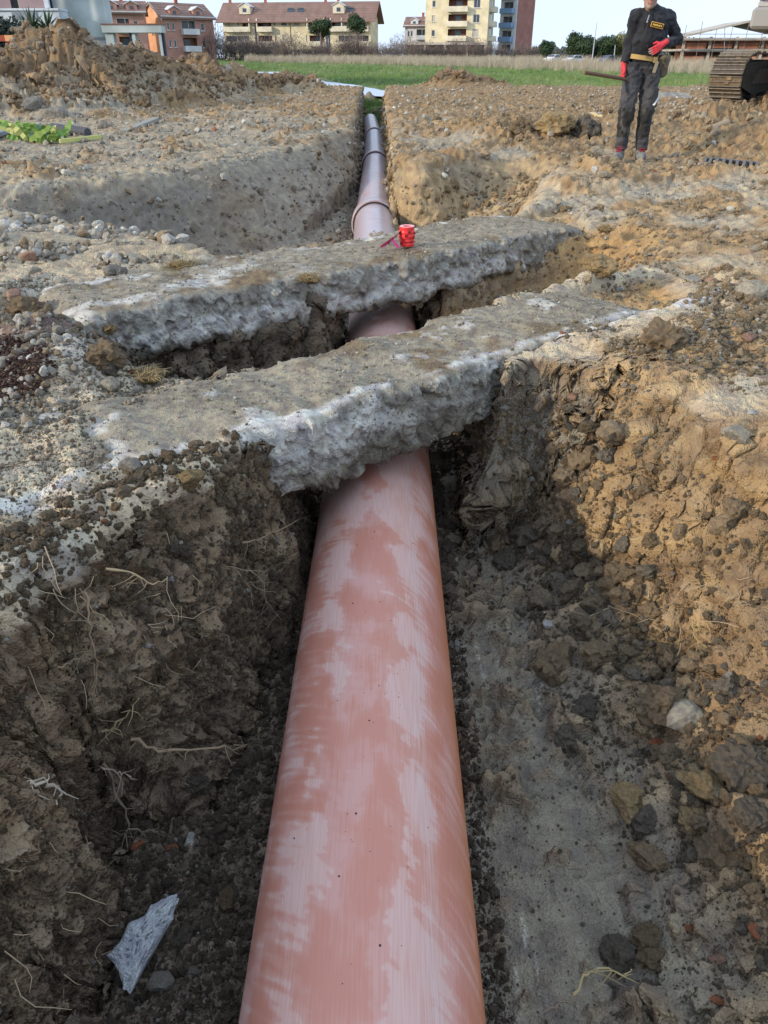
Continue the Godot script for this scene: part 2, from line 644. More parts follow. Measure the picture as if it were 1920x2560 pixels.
func soil_at(p: Vector3, nn: Vector3) -> Array:
	# (how far the surface stands out of the smooth shape, its colour)
	var x := p.x
	var y := p.y
	var z := p.z
	var d := -z
	var wall := smoothstep(0.85, 0.45, nn.y)
	var pa := n_patch.get_noise_3d(x, y, z)
	var mi := n_mid.get_noise_3d(x, y, z)
	var sm := n_small.get_noise_3d(x, y, z)
	var li := n_line.get_noise_3d(x, y, z)
	var c1 := dome(n_clod, p)
	var c2 := dome(n_clod2, p)
	var c3 := 0.0
	var c4 := 0.0
	if d < 8.0:
		c3 = dome(n_grit, p)
	if d < 4.6:
		c4 = dome(n_fine, p)
	var dig := smoothstep(-0.015, -0.085, y - 0.035 * pa)     # below the old surface
	if d < 3.8:
		dig = maxf(dig, smoothstep(0.93, 0.72, nn.y + 0.08 * mi) * smoothstep(0.0, -0.02, y))
	var rough := 0.0
	var col: Color
	# the old surface: pale crushed stone and dry clay; churned brown clay farther off and to the right
	var churn := smoothstep(-0.1, 0.35, pa + 0.45 * smoothstep(-5.0, -13.0, z) * smoothstep(-3.0, 1.5, x) + 0.5 * smoothstep(1.2, 2.4, x) * smoothstep(-1.0, -3.0, z) - 0.25 + 0.5 * smoothstep(-15.0, -22.0, z) + 0.45 * smoothstep(0.65, 1.0, x + 0.2 * mi) * smoothstep(-3.7, -3.2, z))
	var pale := Color(0.325, 0.275, 0.205).lerp(Color(0.27, 0.25, 0.21), smoothstep(-0.2, 0.4, mi))
	var clay := Color(0.24, 0.165, 0.095).lerp(Color(0.30, 0.215, 0.125), smoothstep(-0.3, 0.5, li))
	col = pale.lerp(clay, churn)
	if d > 14.0:
		col = col.lerp(Color(0.175, 0.118, 0.068), smoothstep(0.25, 1.1, y) * 0.85 * smoothstep(-0.5, 0.3, sm + 0.3 * mi + 0.3))
	# crushed lime on the ground beside the near line
	var lime := smoothstep(0.05, 0.4, mi + 0.5 * sm) * smoothstep(-0.4, -1.0, x) * smoothstep(-1.6, -2.2, z) * smoothstep(-4.6, -3.4, z)
	col = col.lerp(Color(0.5, 0.48, 0.44), lime * 0.35)
	# the trodden strip over the near line, lime along its front edge
	if d < 5.0 and d > 0.8:
		var sd := strip_dist(B1, Vector2(x, z))
		col = col.lerp(Color(0.34, 0.295, 0.225), smoothstep(0.55, 0.35, sd) * 0.8)
		var ln := minf(strip_dist([Vector2(-1.15, -1.62), Vector2(-0.7, -1.98)], Vector2(x, z)), strip_dist([Vector2(0.75, -3.22), Vector2(1.85, -4.0)], Vector2(x, z)))
		col = col.lerp(Color(0.44, 0.44, 0.43), smoothstep(0.085, 0.03, ln + 0.05 * sm) * smoothstep(-0.35, 0.1, mi + sm))
	# bark litter, far left
	var bark := smoothstep(-0.2, 0.15, sm + mi * 0.6 + 0.35) * smoothstep(0.45, 0.3, Vector2((x + 1.75) * 0.7, (z + 3.05) * 0.9).length())
	col = col.lerp(Color(0.085, 0.055, 0.05), bark * 0.85)
	rough = 0.004 + 0.012 * sm + c3 * 0.013 + c4 * 0.006 + (0.012 * c2 + 0.035 * churn * c1 * smoothstep(-0.25, 0.3, mi)) + 0.03 * churn * mi
	if d > 6.0:
		rough += 0.016 * c2 + 0.012 * sm
	if d > 7.0:
		rough += (0.035 * c2 + 0.06 * c1 * smoothstep(-0.1, 0.5, li)) * churn
	if z < -14.0 and y > 0.2:
		rough += 0.10 * c1 * smoothstep(0.0, 0.5, mi) + 0.06 * c2 + 0.06 * sm
	if d > 8.0 and d < 12.5 and x > 1.4:
		rough *= 1.0 - 0.8 * smoothstep(1.3, 0.5, Vector2(x - 3.05, z + 10.3).length())
	if dig > 0.0:
		var dc: Color
		var r2 := 0.0
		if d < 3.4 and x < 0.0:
			# dark topsoil on the left, darker towards the floor
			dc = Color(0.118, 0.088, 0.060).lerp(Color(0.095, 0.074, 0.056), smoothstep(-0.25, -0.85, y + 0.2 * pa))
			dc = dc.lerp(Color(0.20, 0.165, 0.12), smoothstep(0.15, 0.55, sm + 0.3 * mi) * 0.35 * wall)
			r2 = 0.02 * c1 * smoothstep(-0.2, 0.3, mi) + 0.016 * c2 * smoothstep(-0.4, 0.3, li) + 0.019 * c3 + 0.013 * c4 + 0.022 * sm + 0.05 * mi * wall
			if d < 1.75:
				r2 += 0.035 * wall * n_line.get_noise_2d((x + z) * 5.0, y * 0.35)
			if wall < 0.5:
				r2 += 0.03 * c2 + 0.016 * c3
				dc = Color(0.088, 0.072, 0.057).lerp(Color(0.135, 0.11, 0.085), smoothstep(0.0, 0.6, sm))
		elif d < 3.6 and x > 0.0:
			# smeared grey clay beside the pipe, brown rubble farther right
			var mud := smoothstep(0.98, 0.62, x + 0.12 * li + 0.12 * (d - 1.3)) * smoothstep(0.35, -0.25, sm * 0.8 + 0.6 * mi - 0.2)
			var loose := Color(0.150, 0.106, 0.064).lerp(Color(0.215, 0.160, 0.098), smoothstep(-0.2, 0.5, li))
			loose = loose.lerp(Color(0.27, 0.19, 0.10), smoothstep(0.05, 0.45, pa + 0.4 * mi) * wall * 0.6)
			loose = loose.lerp(Color(0.14, 0.115, 0.088), smoothstep(0.95, 0.55, x) * 0.7)
			dc = loose.lerp(Color(0.142, 0.128, 0.106), mud)
			r2 = (0.03 * c1 * smoothstep(-0.15, 0.35, mi) + 0.028 * c2 + 0.020 * c3 + 0.010 * c4 + 0.02 * sm) * (1.0 - mud * 0.9) + 0.035 * mi * wall
			var sweep := n_small.get_noise_3d(x * 5.0, y, z * 0.3)
			r2 += mud * (0.006 * sweep - 0.02 * smoothstep(0.16, 0.0, absf(li + 0.4 * sm)) * smoothstep(0.0, 0.3, mi + 0.2))
			dc = dc.lerp(Color(0.34, 0.33, 0.31), mud * smoothstep(0.3, 0.6, sweep) * smoothstep(0.0, 0.4, pa) * 0.6)
			# the smooth cut face under the near line
			var cut := smoothstep(0.26, 0.14, Vector3((x - 0.78) * 0.75, (y + 0.26) * 1.0, (z + 2.85) * 0.8).length()) * smoothstep(0.3, -0.1, sm)
			dc = dc.lerp(Color(0.165, 0.155, 0.135), cut)
			r2 *= 1.0 - 0.8 * cut
		elif d < 6.6 and x > -2.0 and (d < 5.2 or x > 0.45):
			if x < 0.4:
				dc = Color(0.125, 0.102, 0.078).lerp(Color(0.085, 0.07, 0.056), smoothstep(-0.2, 0.5, li))
				r2 = 0.07 * c1 * smoothstep(-0.3, 0.2, mi) + 0.04 * c2 + 0.02 * sm
			else:
				dc = Color(0.215, 0.175, 0.125).lerp(Color(0.29, 0.19, 0.092), smoothstep(0.9, 1.7, x + 0.5 * pa))
				dc = dc.lerp(Color(0.33, 0.19, 0.07), smoothstep(0.75, 0.5, x) * smoothstep(-0.3, -0.5, y))
				r2 = 0.02 * c1 * smoothstep(0.0, 0.5, li) + 0.018 * c2 + 0.008 * sm
		else:
			if x < axis_x(z):
				dc = Color(0.225, 0.20, 0.168).lerp(Color(0.20, 0.162, 0.12), smoothstep(-0.1, 0.5, pa + 0.4 * mi))
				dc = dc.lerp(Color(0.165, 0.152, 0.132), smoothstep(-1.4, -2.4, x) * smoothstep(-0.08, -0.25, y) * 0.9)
				r2 = 0.02 * c2 * smoothstep(-0.2, 0.5, mi) + 0.05 * c1 * smoothstep(0.2, 0.6, li) + 0.012 * sm
			else:
				dc = Color(0.31, 0.235, 0.145).lerp(Color(0.25, 0.205, 0.145), smoothstep(-0.1, 0.5, pa))
				r2 = 0.045 * c1 * smoothstep(0.0, 0.5, mi) + 0.03 * c2 + 0.012 * sm
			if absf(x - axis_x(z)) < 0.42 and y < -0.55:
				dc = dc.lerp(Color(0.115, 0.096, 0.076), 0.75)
		if d < 6.5:
			r2 += (0.004 if x < 0.0 and d < 3.4 else 0.010) * wall * n_chip.get_noise_3dv(p + Vector3(sm, mi, -sm) * 0.03)
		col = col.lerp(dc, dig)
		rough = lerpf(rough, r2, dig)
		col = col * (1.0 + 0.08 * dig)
	# tone follows the relief: lighter on crests, darker between them
	var tone := 1.8 * (0.84 +  0.16 * c2 + 0.16 * c3 + 0.10 * c4 + 0.18 * sm)
	col = Color(col.r * tone, col.g * tone, col.b * tone)
	if z < -31.0:
		col = col.lerp(Color(0.07, 0.12, 0.03), smoothstep(-0.25, -0.5, y + 0.1 * sm))
	return [rough, col]


# ------------------------------------------------------------------ materials
var cap_mat: StandardMaterial3D
var stone_mat: StandardMaterial3D


func grains(size: int, sd: int) -> Array:
	# (colour detail, relief) of loose earth, both seamless
	var f1 := noise(FastNoiseLite.TYPE_SIMPLEX, 6.0 / size, sd, 6)
	var f2 := noise(FastNoiseLite.TYPE_CELLULAR, 46.0 / size, sd + 1)
	var f3 := noise(FastNoiseLite.TYPE_CELLULAR, 130.0 / size, sd + 2)
	var a := f1.get_seamless_image(size, size).get_data()
	var b := f2.get_seamless_image(size, size).get_data()
	var d := f3.get_seamless_image(size, size).get_data()
	var col := PackedByteArray()
	col.resize(size * size * 3)
	var rel := PackedByteArray()
	rel.resize(size * size)
	for i in size * size:
		var x := a[i] / 255.0
		var y := 1.0 - b[i] / 255.0
		var z := 1.0 - d[i] / 255.0
		var g := 0.80 + 0.24 * (x - 0.5) + 0.22 * (z - 0.5) + 0.10 * (y - 0.5)
		var spec := 0.0
		if z > 0.84 and x > 0.52:
			spec = 0.18
		elif z > 0.84 and x < 0.40:
			spec = -0.16
		col[i * 3] = int(clampf(g + spec, 0, 1) * 255)
		col[i * 3 + 1] = int(clampf(g * (0.985 + 0.03 * (x - 0.5)) + spec, 0, 1) * 255)
		col[i * 3 + 2] = int(clampf(g * (0.96 + 0.08 * (0.5 - x)) + spec * 1.1, 0, 1) * 255)
		rel[i] = int(clampf(0.35 * x + 0.35 * y * y + 0.30 * z * z, 0, 1) * 255)
	return [ImageTexture.create_from_image(Image.create_from_data(size, size, false, Image.FORMAT_RGB8, col)), ImageTexture.create_from_image(Image.create_from_data(size, size, false, Image.FORMAT_L8, rel))]


func make_materials() -> void:
	var g := grains(1024, 31)
	soil = StandardMaterial3D.new()
	soil.vertex_color_use_as_albedo = true
	soil.albedo_texture = g[0]
	soil.albedo_color = Color(1, 1, 1)
	soil.roughness = 0.95
	soil.metallic_specular = 0.3
	soil.heightmap_enabled = true
	soil.heightmap_texture = g[1]
	soil.heightmap_scale = 2.0
	soil.uv1_triplanar = true
	soil.uv1_world_triplanar = true
	soil.uv1_scale = Vector3.ONE * 1.15
	cap_mat = soil.duplicate()
	cap_mat.uv1_scale = Vector3.ONE * 1.9
	cap_mat.heightmap_scale = 1.2
	stone_mat = soil.duplicate()
	stone_mat.uv1_world_triplanar = false
	stone_mat.uv1_scale = Vector3.ONE * 0.5
	stone_mat.heightmap_scale = 0.7


# ------------------------------------------------------------------ the two old lines that cross the trench
var caps_v := []
var caps_c := []


func along(line: Array, t: float) -> Array:
	# (point, direction) at a distance t along a line, rounded off at its corners
	var acc := 0.0
	for i in line.size() - 1:
		var e: Vector2 = line[i + 1] - line[i]
		var l := e.length()
		if t <= acc + l or i == line.size() - 2:
			var k := clampf((t - acc) / l, 0.0, 1.0)
			var d0: Vector2 = (line[i + 1] - line[maxi(i - 1, 0)]).normalized()
			var d1: Vector2 = (line[mini(i + 2, line.size() - 1)] - line[i]).normalized()
			return [line[i] + e * k, d0.lerp(d1, k).normalized()]
		acc += l
	return []


func line_length(line: Array) -> float:
	var acc := 0.0
	for i in line.size() - 1:
		acc += (line[i + 1] - line[i]).length()
	return acc


func cap(called: String, label: String, line: Array, half: float, thick: float, step: float, sd: int) -> void:
	var total := line_length(line)
	var rows := int(total / step)
	var cols := int((half * 4.0 + thick * 2.0) / step)
	var v := PackedVector3Array()
	var cs := PackedColorArray()
	v.resize(rows * cols)
	cs.resize(rows * cols)
	# the section, a squarish round, in even steps
	var sect := PackedVector2Array()
	var raw := PackedVector2Array()
	var len := PackedFloat32Array()
	for k in 1441:
		var a := TAU * k / 1440.0
		raw.append(Vector2(-signf(cos(a)) * pow(absf(cos(a)), 0.17), signf(sin(a)) * pow(absf(sin(a)), 0.17)))
		var w := 0.0 if k == 0 else ((raw[k] - raw[k - 1]) * Vector2(half, thick * 0.5)).length()
		len.append((len[-1] if k else 0.0) + w)
	var at_k := 0
	for j in cols:
		var want := len[-1] * j / (cols - 1.0)
		while at_k < 1439 and len[at_k + 1] < want:
			at_k += 1
		sect.append(raw[at_k].lerp(raw[at_k + 1], clampf((want - len[at_k]) / maxf(1e-9, len[at_k + 1] - len[at_k]), 0, 1)))
	var peb := noise(FastNoiseLite.TYPE_CELLULAR, 58.0 if sd == 1 else 50.0, 40 + sd)
	var n_white := noise(FastNoiseLite.TYPE_SIMPLEX, 2.4, 50 + sd, 4)
	for i in rows:
		var t := total * i / (rows - 1.0)
		var pd := along(line, t)
		var q: Vector2 = pd[0]
		var d: Vector2 = pd[1]
		var side := Vector2(-d.y, d.x)     # towards the camera
		var sink := 0.16 * smoothstep(0.55, 0.0, t) + 0.16 * smoothstep(total - 0.7, total, t)
		var top := 0.025 - sink + 0.02 * n_mid.get_noise_2d(q.x, q.y)
		var th := thick * (1.0 + 0.14 * n_mid.get_noise_2d(q.x * 1.4 + 9.0, q.y))
		var hw := half * (1.0 + (0.38 * smoothstep(1.9, 0.6, t) if sd == 1 else 0.0) + 0.12 * n_mid.get_noise_2d(q.x + 3.0, q.y * 1.5))
		for j in cols:
			# round the section: back top -> front top -> front bottom -> back bottom
			var ex := sect[j].x
			var ey := sect[j].y
			var lean := 0.03 * (ey - 1.0)
			var w := ex * hw + lean * (1.0 if ex > 0.0 else -1.0) * -0.4
			var p := Vector3(q.x + side.x * w, top - th * 0.5 + ey * th * 0.5, q.y + side.y * w)
			var ox := pow(absf(ex), 5.0) * signf(ex)
			var out := Vector3(side.x * ox, pow(absf(ey), 5.0) * signf(ey), side.y * ox).normalized()
			var upw := smoothstep(0.35, 0.8, out.y)
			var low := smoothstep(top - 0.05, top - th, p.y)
			var mi := n_mid.get_noise_3dv(p)
			var sm := n_small.get_noise_3dv(p)
			var ce := peb.get_noise_3dv(p) + 1.0
			var stone := maxf(0.0, 1.0 - ce * ce)
			var cl := dome(n_clod, p)
			var bump := 0.010 * mi + 0.008 * sm + 0.006 * stone + 0.006 * cl + 0.016 * n_chip.get_noise_3dv(p + Vector3(sm, mi, sm) * 0.02) * (1.0 - upw) + 0.012 * n_chip.get_noise_3dv(p * 1.7) * smoothstep(0.75, 1.0, absf(ex)) * (1.0 - upw) * smoothstep(0.0, 0.4, sm + 0.2)
			v[i * cols + j] = p + out * bump
			# pale crushed stone on top, a cast of white gravel on the face, lime dust along its upper edge
			var wn := n_white.get_noise_3dv(p) + 0.35 * sm
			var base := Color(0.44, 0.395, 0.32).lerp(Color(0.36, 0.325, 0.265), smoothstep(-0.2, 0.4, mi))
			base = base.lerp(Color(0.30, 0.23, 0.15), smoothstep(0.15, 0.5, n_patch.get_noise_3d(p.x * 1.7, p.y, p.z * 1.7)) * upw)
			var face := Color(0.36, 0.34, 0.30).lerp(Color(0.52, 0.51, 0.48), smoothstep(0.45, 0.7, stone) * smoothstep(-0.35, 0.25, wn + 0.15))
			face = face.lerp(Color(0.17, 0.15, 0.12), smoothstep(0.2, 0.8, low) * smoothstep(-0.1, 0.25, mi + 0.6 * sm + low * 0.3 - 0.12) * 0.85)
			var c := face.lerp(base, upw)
			var edge := smoothstep(0.13, 0.0, absf(ex - 0.84)) * upw if sd == 1 else smoothstep(0.25, 0.0, absf(ex + 0.75)) * upw * 0.8
			var lime := 0.0
			if sd == 1:
				lime = edge * smoothstep(-0.4, 0.05, wn) * smoothstep(0.6, 1.3, t) + (1.0 - upw) * smoothstep(0.5, 0.0, low) * smoothstep(-0.05, 0.3, wn) * 0.8
				lime += upw * smoothstep(0.25, 0.5, wn) * 0.6
			else:
				lime = edge * smoothstep(0.05, 0.3, wn) + (1.0 - upw) * smoothstep(0.15, 0.4, low) * smoothstep(1.0, 0.75, low) * smoothstep(-0.32, 0.02, wn) * smoothstep(0.2, 0.7, ex)
				lime += upw * smoothstep(0.12, 0.45, wn) * 0.75 * smoothstep(2.3, 1.2, t)
			c = c.lerp(Color(0.80, 0.80, 0.79), clampf(lime, 0.0, 0.95))
			var tone := 0.88 + 0.2 * stone + 0.12 * sm
			cs[i * cols + j] = Color(c.r * tone, c.g * tone, c.b * tone)
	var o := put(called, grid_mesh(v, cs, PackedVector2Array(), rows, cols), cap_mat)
	tag(o, label, "concrete casing")
	caps_v.append(v)
	caps_c.append(cols)


func build_caps() -> void:
	cap("concrete_casing", "nearer pale gravel-concrete casing bridging the trench, lime dusted along its front edge", B1, 0.265, 0.27, 0.0072, 1)
	cap("concrete_casing", "farther concrete casing across the trench with white lime face and red tape roll on top", B2, 0.34, 0.27, 0.010, 2)


# ------------------------------------------------------------------ pipes
func pipe_picture(w: int, h: int, length: float, faded := 0.0) -> Array:
	# dried wash marks on orange plastic: u runs round the pipe (0.5 at the crown), v along it
	var f_blob := noise(FastNoiseLite.TYPE_SIMPLEX, 1.0, 71, 4)
	var f_str := noise(FastNoiseLite.TYPE_SIMPLEX, 1.0, 72, 3)
	var f_fine := noise(FastNoiseLite.TYPE_SIMPLEX, 1.0, 73, 2)
	var col := PackedByteArray()
	col.resize(w * h * 3)
	var rou := PackedByteArray()
	rou.resize(w * h)
	for y in h:
		var s := length * y / h
		for x in w:
			var a := (float(x) / w - 0.5) * 360.0      # degrees from the crown, + to the right
			var arc := a * 0.00436
			var aa := absf(a)
			# drips run down the flanks and drift along the pipe
			var skew := s + 0.55 * maxf(0.0, aa - 12.0) * 0.0044 * (1.0 if a > 0.0 else -1.0)
			var blob := f_blob.get_noise_2d(arc * 5.0, skew * 3.2)
			var streak := f_str.get_noise_2d(arc * 4.5, skew * 30.0)
			var fine := f_fine.get_noise_2d(arc * 160.0, s * 5.0)
			var flank := smoothstep(16.0, 55.0, aa)
			var field := blob * (0.62 - 0.2 * flank) + streak * (0.14 + 0.46 * flank)
			field += 0.07 * f_str.get_noise_2d(arc * 26.0, skew * 40.0)
			# bands: orange at the crown, pale right of it, worn orange low on the right
			var bias := 0.10 - 0.34 * exp(-pow((a + 6.0) / 11.0, 2.0)) + 0.40 * exp(-pow((a - 24.0) / 14.0, 2.0)) - 0.42 * smoothstep(40.0, 62.0, a) + 0.10 * exp(-pow((a + 34.0) / 14.0, 2.0)) - 0.18 * smoothstep(-48.0, -85.0, a)
			bias += 0.45 * smoothstep(2.9, 3.35, s + 0.12 * f_blob.get_noise_2d(arc * 4.0, 7.0))
			var dust := smoothstep(-0.035, 0.045, field + bias) * (0.75 + 0.5 * blob)
			var thick := smoothstep(0.25, 0.31, field + bias - 0.10 + 0.2 * exp(-pow((a + 30.0) / 14.0, 2.0)))
			var c := Vector3(0.735, 0.505, 0.44).lerp(Vector3(0.755, 0.555, 0.515), smoothstep(-0.4, 0.4, blob + fine * 0.3))
			c = c.lerp(Vector3(0.77, 0.50, 0.36), smoothstep(48.0, 80.0, a))
			c = c.lerp(Vector3(0.775, 0.645, 0.62), dust * (0.33 + 0.05 * fine))
			c = c.lerp(Vector3(0.80, 0.735, 0.715), thick * (0.38 + 0.1 * fine))
			# rubbed streak along the pipe
			c = c.lerp(Vector3(0.76, 0.69, 0.68), 0.5 * exp(-pow((a - 34.0 + 4.0 * f_blob.get_noise_2d(3.0, s)) / 5.0, 2.0)) * (0.6 + 0.8 * fine))
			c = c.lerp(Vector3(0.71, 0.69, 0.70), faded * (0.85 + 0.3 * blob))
			var shade := 1.0 + 0.014 * fine
			var k := y * w + x
			col[k * 3] = int(clampf(c.x * shade, 0, 1) * 255)
			col[k * 3 + 1] = int(clampf(c.y * shade, 0, 1) * 255)
			col[k * 3 + 2] = int(clampf(c.z * shade, 0, 1) * 255)
			rou[k] = int((0.42 + 0.28 * dust + 0.1 * thick) * 255)
	return [ImageTexture.create_from_image(Image.create_from_data(w, h, false, Image.FORMAT_RGB8, col)), ImageTexture.create_from_image(Image.create_from_data(w, h, false, Image.FORMAT_L8, rou))]


func pipe_mesh(a: Vector3, b: Vector3, profile: Array, sides := 96) -> ArrayMesh:
	# profile: (distance from a, radius, v); along from a to b
	var t := (b - a).normalized()
	var right := t.cross(Vector3.UP).normalized()
	var up := right.cross(t)
	var v := PackedVector3Array()
	var uv := PackedVector2Array()
	for q in profile:
		for k in sides + 1:
			var g := TAU * (float(k) / sides - 0.5)
			v.append(a + t * q[0] + (up * cos(g) + right * sin(g)) * q[1])
			uv.append(Vector2(float(k) / sides, q[2]))
	return grid_mesh(v, PackedColorArray(), uv, profile.size(), sides + 1)


func build_pipes() -> void:
	var near := pipe_picture(1024, 1280, 6.2)
	var pm := StandardMaterial3D.new()
	pm.albedo_texture = near[0]
	pm.roughness_texture = near[1]
	pm.roughness = 1.0
	pm.metallic_specular = 0.45
	pm.albedo_color = Color(1.0, 0.99, 0.98)
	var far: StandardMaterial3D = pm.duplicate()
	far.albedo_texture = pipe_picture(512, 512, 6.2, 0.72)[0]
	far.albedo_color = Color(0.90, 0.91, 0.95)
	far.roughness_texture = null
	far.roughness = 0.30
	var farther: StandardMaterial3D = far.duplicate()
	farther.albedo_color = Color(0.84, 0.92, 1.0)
	var gasket := flat_mat(rgb8(52, 42, 40), 0.8)
	var labels := ["long weathered orange plastic pipe nearest the camera, wash marked, passing under both casings", "second pipe length just beyond the farther casing, sand patch on its crown", "third pipe length between the first and second visible collars", "fourth greyish pipe length deep in the narrow trench", "farthest pipe length, its open end at the grass"]
	for i in PIPE.size() - 1:
		var a: Vector3 = PIPE[i]
		var b: Vector3 = PIPE[i + 1]
		var l := a.distance_to(b)
		var o := thing("sewer_pipe", labels[i], "pipe")
		var prof := []
		# the socket of each length sits at its near end
		if i == 0:
			for k in 5:
				prof.append([l * k / 4.0 + 0.03 * k / 4.0, PIPE_R, k / 4.0])
		else:
			prof = [[0.02, PIPE_R, 0.02], [l * 0.3, PIPE_R, 0.3], [l * 0.6, PIPE_R, 0.6], [l + 0.03, PIPE_R, 1.0]]
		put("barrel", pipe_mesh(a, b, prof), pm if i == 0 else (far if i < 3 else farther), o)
		if i > 1:
			# the bell of the next length faces the camera
			put("collar", pipe_mesh(a, b, [[-0.02, PIPE_R + 0.004, 0.5], [-0.02, PIPE_R + 0.032, 0.51], [0.0, PIPE_R + 0.038, 0.515], [0.26, PIPE_R + 0.036, 0.56], [0.36, PIPE_R + 0.002, 0.58]]), far, o)
			put("seal", pipe_mesh(a, b, [[-0.026, PIPE_R + 0.001, 0.5], [-0.026, PIPE_R + 0.02, 0.51], [-0.015, PIPE_R + 0.022, 0.51]]), gasket, o)
	# crumbs of mud lying on the near pipe
	var mm := MultiMesh.new()
	mm.transform_format = MultiMesh.TRANSFORM_3D
	mm.use_colors = true
	mm.mesh = rock(230, 1, 6, 0.4, Vector3(1, 0.6, 0.9))
	var put_at := []
	var a: Vector3 = PIPE[0]
	var b: Vector3 = PIPE[1]
	var t := (b - a).normalized()
	var right := t.cross(Vector3.UP).normalized()
	var up := right.cross(t)
	while put_at.size() < 170:
		var s := rng.randf_range(1.3, 6.0)
		var g := deg_to_rad(rng.randfn() * 16.0 - 1.0)
		var w := n_small.get_noise_2d(s * 1.6, g * 2.5) + 0.5 * n_mid.get_noise_2d(s * 2.0, 4.0)
		if w < rng.randf_range(0.3, 0.9):
			continue
		put_at.append(Transform3D(Basis(right, up * cos(g) + right * sin(g), -t) * Basis(Vector3.UP, rng.randf() * TAU).scaled(Vector3.ONE * power(0.0008, 0.0034, 2.5)), a + t * s + (up * cos(g) + right * sin(g)) * (PIPE_R + 0.0004)))
	mm.instance_count = put_at.size()
	for i in put_at.size():
		mm.set_instance_transform(i, put_at[i])
		mm.set_instance_color(i, Color(0.12, 0.095, 0.075) * rng.randf_range(0.6, 1.8))
	var o := MultiMeshInstance3D.new()
	o.multimesh = mm
	o.material_override = stone_mat
	o.name = free_name("mud_crumbs")
	add_child(o)
	tag(o, "crumbs of dark mud scattered along the crown of the nearest pipe", "mud crumbs", "", "stuff")


# ------------------------------------------------------------------ loose stones and clods
var surf := []      # [vertices, normals, first index of each row ...] of the ground and the casings


func ico(level: int) -> Array:
	var g := (1.0 + sqrt(5.0)) * 0.5
	var v: Array[Vector3] = []
	for q in [[-1, g, 0], [1, g, 0], [-1, -g, 0], [1, -g, 0], [0, -1, g], [0, 1, g], [0, -1, -g], [0, 1, -g], [g, 0, -1], [g, 0, 1], [-g, 0, -1], [-g, 0, 1]]:
		v.append(Vector3(q[0], q[1], q[2]).normalized())
	var f := []
	for q in [[0, 11, 5], [0, 5, 1], [0, 1, 7], [0, 7, 10], [0, 10, 11], [1, 5, 9], [5, 11, 4], [11, 10, 2], [10, 7, 6], [7, 1, 8], [3, 9, 4], [3, 4, 2], [3, 2, 6], [3, 6, 8], [3, 8, 9], [4, 9, 5], [2, 4, 11], [6, 2, 10], [8, 6, 7], [9, 8, 1]]:
		f.append(q)
	for l in level:
		var mids := {}
		var f2 := []
		for t in f:
			var m := []
			for k in 3:
				var a: int = mini(t[k], t[(k + 1) % 3])
				var b: int = maxi(t[k], t[(k + 1) % 3])
				var key := a * 100000 + b
				if not mids.has(key):
					mids[key] = v.size()
					v.append(((v[a] + v[b]) * 0.5).normalized())
				m.append(mids[key])
			f2.append([t[0], m[0], m[2]]); f2.append([t[1], m[1], m[0]]); f2.append([t[2], m[2], m[1]]); f2.append([m[0], m[1], m[2]])
		f = f2
	return [v, f]


func rock(sd: int, level: int, cuts: int, lump: float, squash: Vector3, sharp := true) -> ArrayMesh:
	# a stone cut by planes (angular) and roughened (lump)
	var r := RandomNumberGenerator.new()
	r.seed = sd
	var s := ico(level)
	var pl := []
	for i in cuts:
		pl.append([Vector3(r.randfn(), r.randfn(), r.randfn()).normalized(), r.randf_range(0.55, 0.85)])
	var f := noise(FastNoiseLite.TYPE_SIMPLEX, 1.1, sd, 4)
	var cl := noise(FastNoiseLite.TYPE_CELLULAR, 2.1, sd + 7)
	var pts: Array[Vector3] = []
	for d: Vector3 in s[0]:
		var k := 1.0
		for p in pl:
			var c: float = d.dot(p[0])
			if c > 0.05:
				k = minf(k, p[1] / c)
		k *= 1.0 + lump * f.get_noise_3dv(d * 1.4 + Vector3(sd, 0, 0))
		if not sharp:
			k *= 0.80 + 0.34 * dome(cl, d * 1.3 + Vector3(0, sd, 0))
		pts.append(d * k * squash)
	var m := MB.new()
	if sharp:
		for t in s[1]:
			m.tri_out(pts[t[0]], pts[t[1]], pts[t[2]], Vector3.ZERO)
	else:
		var nn: Array[Vector3] = []
		nn.resize(pts.size())
		for t in s[1]:
			var a := pts[t[0]]
			var e := (pts[t[1]] - a).cross(pts[t[2]] - a)
			if e.dot(a) < 0.0:
				e = -e
			for k in 3:
				nn[t[k]] += e
		for t in s[1]:
			var a := pts[t[0]]
			var b := pts[t[1]]
			var d := pts[t[2]]
			if (d - a).cross(b - a).dot(a) < 0.0:
				m.smooth_tri(a, d, b, nn[t[0]], nn[t[2]], nn[t[1]])
			else:
				m.smooth_tri(a, b, d, nn[t[0]], nn[t[1]], nn[t[2]])
	return m.mesh()


